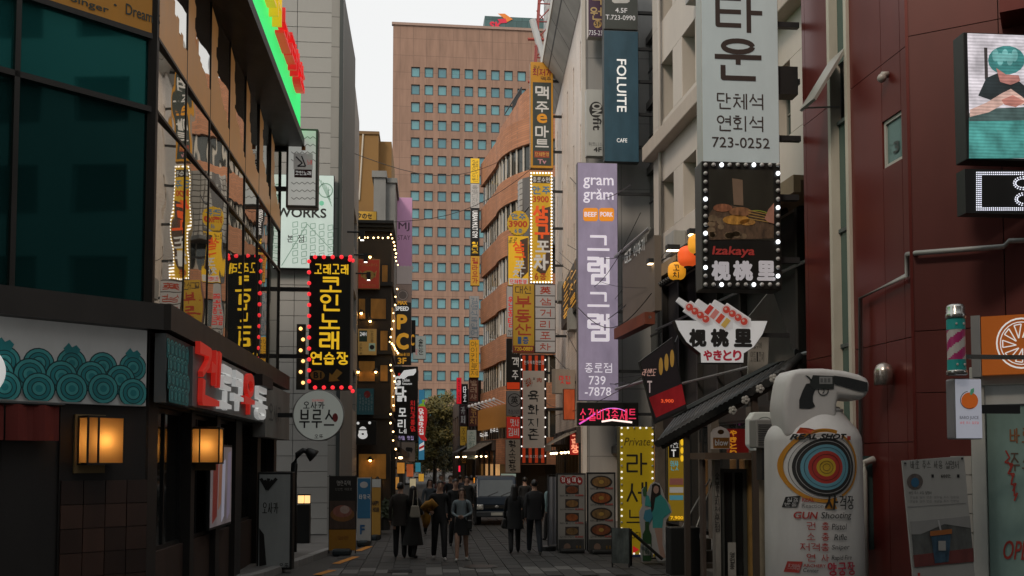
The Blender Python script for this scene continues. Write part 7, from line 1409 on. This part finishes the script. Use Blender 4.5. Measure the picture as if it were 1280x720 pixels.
    if detail:
        for i, k in enumerate(kind):
            if k == 'hand' and (i+1 >= len(kind) or kind[i+1] != 'hand'):
                p = Vector(V[i]); q = Vector(V[i-1]); d_ = (p-q).normalized(); sx_ = 1 if p.x > 0 else -1; ac = d_.cross(Vector((sx_, 0, 0))).normalized()
                hb = MB()
                for f in range(4): b0 = p + ac*(.024 - .016*f) + d_*.01; ln = (.062, .072, .068, .052)[f]; hb.tube([b0, b0 + d_*ln*.55, b0 + d_*ln*.9 - Vector((sx_*.015, 0, 0))], [.0085, .008, .006], 6)
                b0 = p - d_*.02 + ac*.028; hb.tube([b0, b0 + ac*.02 + d_*.03, b0 + ac*.022 + d_*.055], [.0095, .009, .007], 6); tag(hb.build('fingers', SKIN[skin], root), kind=None)
    def garment(prof, c, name, stx=0):
        n_ = 20; vs2 = []; f2 = []
        for (rx, ry, z, yo) in prof: vs2 += [(rx*math.cos(2*math.pi*i/n_), yo + ry*math.sin(2*math.pi*i/n_)*(1 + .04*math.sin(i*2.7)), z) for i in range(n_)]
        for j in range(len(prof)-1):
            for i in range(n_): f2.append((j*n_+i, j*n_+(i+1) % n_, (j+1)*n_+(i+1) % n_, (j+1)*n_+i))
        MB().add(vs2, f2).build(name, cloth(c), root, smooth=True)
    if skirt: garment([(.135, .105, 1.08, 0), (.155, .125, .98, 0), (.18, .15, .85, 0), (skirt[1], skirt[1]*.85, skirt[0], 0)], skirt[2], 'skirt')
    if coat: garment([(.085, .08, 1.495, .005), (.185, .125, 1.435, .005), (.19, .14, 1.25, 0), (.175, .135, 1.05, 0), (.2, .155, .85, 0), (coat[1], coat[1]*.8, coat[0], 0)], coat[2], 'coat')
    return root
BLK = (.012, .012, .013); NAVY = (.015, .018, .025)
person('person in dark brown coat and trousers seen from behind beside a long skirt', 500, 697, 1.74, 180, (.022, .016, .012), BLK, BLK, HAIR, stride=.05, coat=(.75, .22, (.02, .015, .012)))
p2 = person('person in black jacket and long dark skirt carrying a pale tote', 516, 697.5, 1.66, 150, BLK, BLK, BLK, HAIR, True, stride=.06, skirt=(.32, .27, (.016, .015, .014)))
person('person in black sweater and trousers with amber jacket over the arm', 549, 699.5, 1.80, 4, BLK, BLK, (.45, .44, .42), HAIR, stride=.20, arms='left', lean=.02)
person('person in pale blue grey shirt and short black skirt with white sneakers', 577, 701, 1.63, -8, (.18, .22, .24), BLK, (.5, .5, .48), HAIRB, True, stride=-.16, arms='fold', skirt=(.62, .19, BLK), bare=True)
person('person in long black coat with long hair walking away from camera', 643, 691, 1.66, 178, BLK, BLK, BLK, HAIR, True, stride=-.15, coat=(.62, .25, (.011, .011, .012)))
person('tall person in black jacket walking away beside the long coat', 668, 692, 1.78, 182, BLK, NAVY, (.35, .35, .34), HAIR, stride=.22, coat=(.82, .2, (.012, .012, .014)))
person('person in dark jacket looking over the shoulder of the pale shirt', 569, 683, 1.76, 5, BLK, BLK, BLK, HAIR, stride=.08, skin=1)
fars = ((537, 668, 1.68, 8, (.05, .06, .07)), (543, 662, 1.7, -12, (.03, .03, .03)), (556, 660, 1.66, 6, (.18, .17, .16)), (563, 655, 1.72, 0, (.015, .015, .02)), (583, 664, 1.74, 10, (.02, .02, .02)), (589, 656, 1.7, 190, (.25, .25, .25)), (592, 666, 1.75, 5, (.015, .015, .015)), (656, 662, 1.7, 185, (.02, .02, .02)), (689, 676, 1.66, 200, (.13, .2, .21)), (514, 668, 1.7, 170, (.02, .018, .016)), (551, 650, 1.7, 0, (.08, .02, .02)), (575, 650, 1.68, 180, (.05, .05, .06)))
looks = ('in grey blue top left of the amber jacket', 'in black half hidden behind the black sweater', 'in pale grey top between the black sweater and pale shirt', 'in dark navy far behind the pale shirt', 'in black just right of the pale shirt', 'in light grey top walking away left of the truck', 'in black close to the left side of the truck', 'in black beside the truck right front corner', 'in pale teal top right of the walking couple', 'in dark brown behind the brown coat', 'in dark red top small in the far crowd', 'in slate top walking away in the far crowd')
for (a, l) in [q for i, q in enumerate(zip(fars, looks)) if i not in (1, 2, 6, 9)]: person('small distant person ' + l, a[0], a[1], a[2], a[3], a[4], BLK, BLK, HAIR, a[0] % 3 == 0, detail=abs(a[3]) < 90, stride=(.06, .2, -.16, .12)[a[0] % 4], skin=a[0] % 2)
dg = bpy.context.evaluated_depsgraph_get(); dg.update()
for (o, V, kind, mats) in _jobs:
    me = bpy.data.meshes.new_from_object(o.evaluated_get(dg)); old = o.data; o.modifiers.clear(); o.data = me; bpy.data.meshes.remove(old); me.name = 'body'
    me.materials.clear(); [me.materials.append(m) for m in mats]
    VV = [Vector(v) for v in V]; slot = {'top': 0, 'arm': 0, 'low': 1, 'skin': 2, 'hand': 2, 'shoe': 3, 'leg': 4}
    for p in me.polygons:
        c = p.center; k = min(range(len(VV)), key=lambda i: (VV[i]-c).length_squared); kd = kind[k]
        if kd == 'skin' and c.z < 1.46: kd = 'top'
        p.material_index = slot[kd]; p.use_smooth = True
# things people carry
def carried(name, label, cat, px, py, Y): x = front(Y, px); return thing(name, label, cat, x), x
Yp = bpy.data.objects['person.002'].location.y
root, F = carried('jacket', 'amber yellow jacket draped over the arm of the person in black', 'jacket', 535, 640, Yp-.18)
mb = MB(); rings = ((541, 630, .09), (537, 632, .14), (533, 637, .15), (532, 645, .12), (533, 652, .09), (532, 659, .05)); P_ = [F.uv(x, y) for x, y, r in rings]
mb.tube([(x, .05*math.sin(i*1.3), z) for i, (x, z) in enumerate(P_)], [r for _, _, r in rings], 12); mb.build('cloth', pm((.26, .12, .01), .9, var=.45, scale=9, bump=.5), root, smooth=True)
pts = [F.uv(x, y) for x, y in ((531, 634), (540, 628), (545, 634))]; MB().tube([(x, -.05, z) for x, z in pts], [.08, .1, .08], 10).build('fold', pm((.26, .12, .01), .9, var=.45, scale=9, bump=.5), root, smooth=True)
root, F = carried('tote_bag', 'pale cloth tote bag hanging at the long skirt', 'bag', 516, 640, bpy.data.objects['person.001'].location.y-.3); a, z1 = F.uv(513, 632); b, z0 = F.uv(526, 647); MB().prism([(a+.02, z1), (b-.05, z1), (b, z0+.02), (b-.03, z0), (a+.02, z0), (a-.02, z0+.03)], -.04, .04).build('body', pm((.30, .27, .22), .85, var=.15), root, bevel=.02); MB().tube([(a+.05, 0, z1), (a+.08, .02, z1+.35), (b-.09, .02, z1+.35), (b-.07, 0, z1)], .012, 6).build('strap', pm((.30, .27, .22), .85), root)
root, F = carried('shoulder_bag', 'small black shoulder bag on the pale shirted person', 'bag', 585, 655, bpy.data.objects['person.003'].location.y-.05); a, z1 = F.uv(583, 650); b, z0 = F.uv(590, 661); MB().box(a, b, -.05, .05, z0, z1).build('body', BLACK, root, bevel=.02); MB().tube([(a+.03, 0, z1), (F.uv(583, 630)[0], -.1, F.uv(583, 628)[1]), (F.uv(580, 622)[0], 0, F.uv(580, 622)[1])], .008, 5).build('strap', BLACK, root)
root, F = carried('shoulder_bag', 'black handbag at the left of the long black coat', 'bag', 630, 655, bpy.data.objects['person.004'].location.y); a, z1 = F.uv(626, 648); b, z0 = F.uv(634, 661); MB().prism([(a, z0+.05), (a+.05, z0), (b, z0+.02), (b-.02, z1), (a+.06, z1)], -.08, .08).build('body', BLACK, root, bevel=.03); MB().tube([(a+.06, 0, z1), (a+.12, 0, z1+.15), (b-.02, 0, z1)], .01, 5).build('strap', BLACK, root)
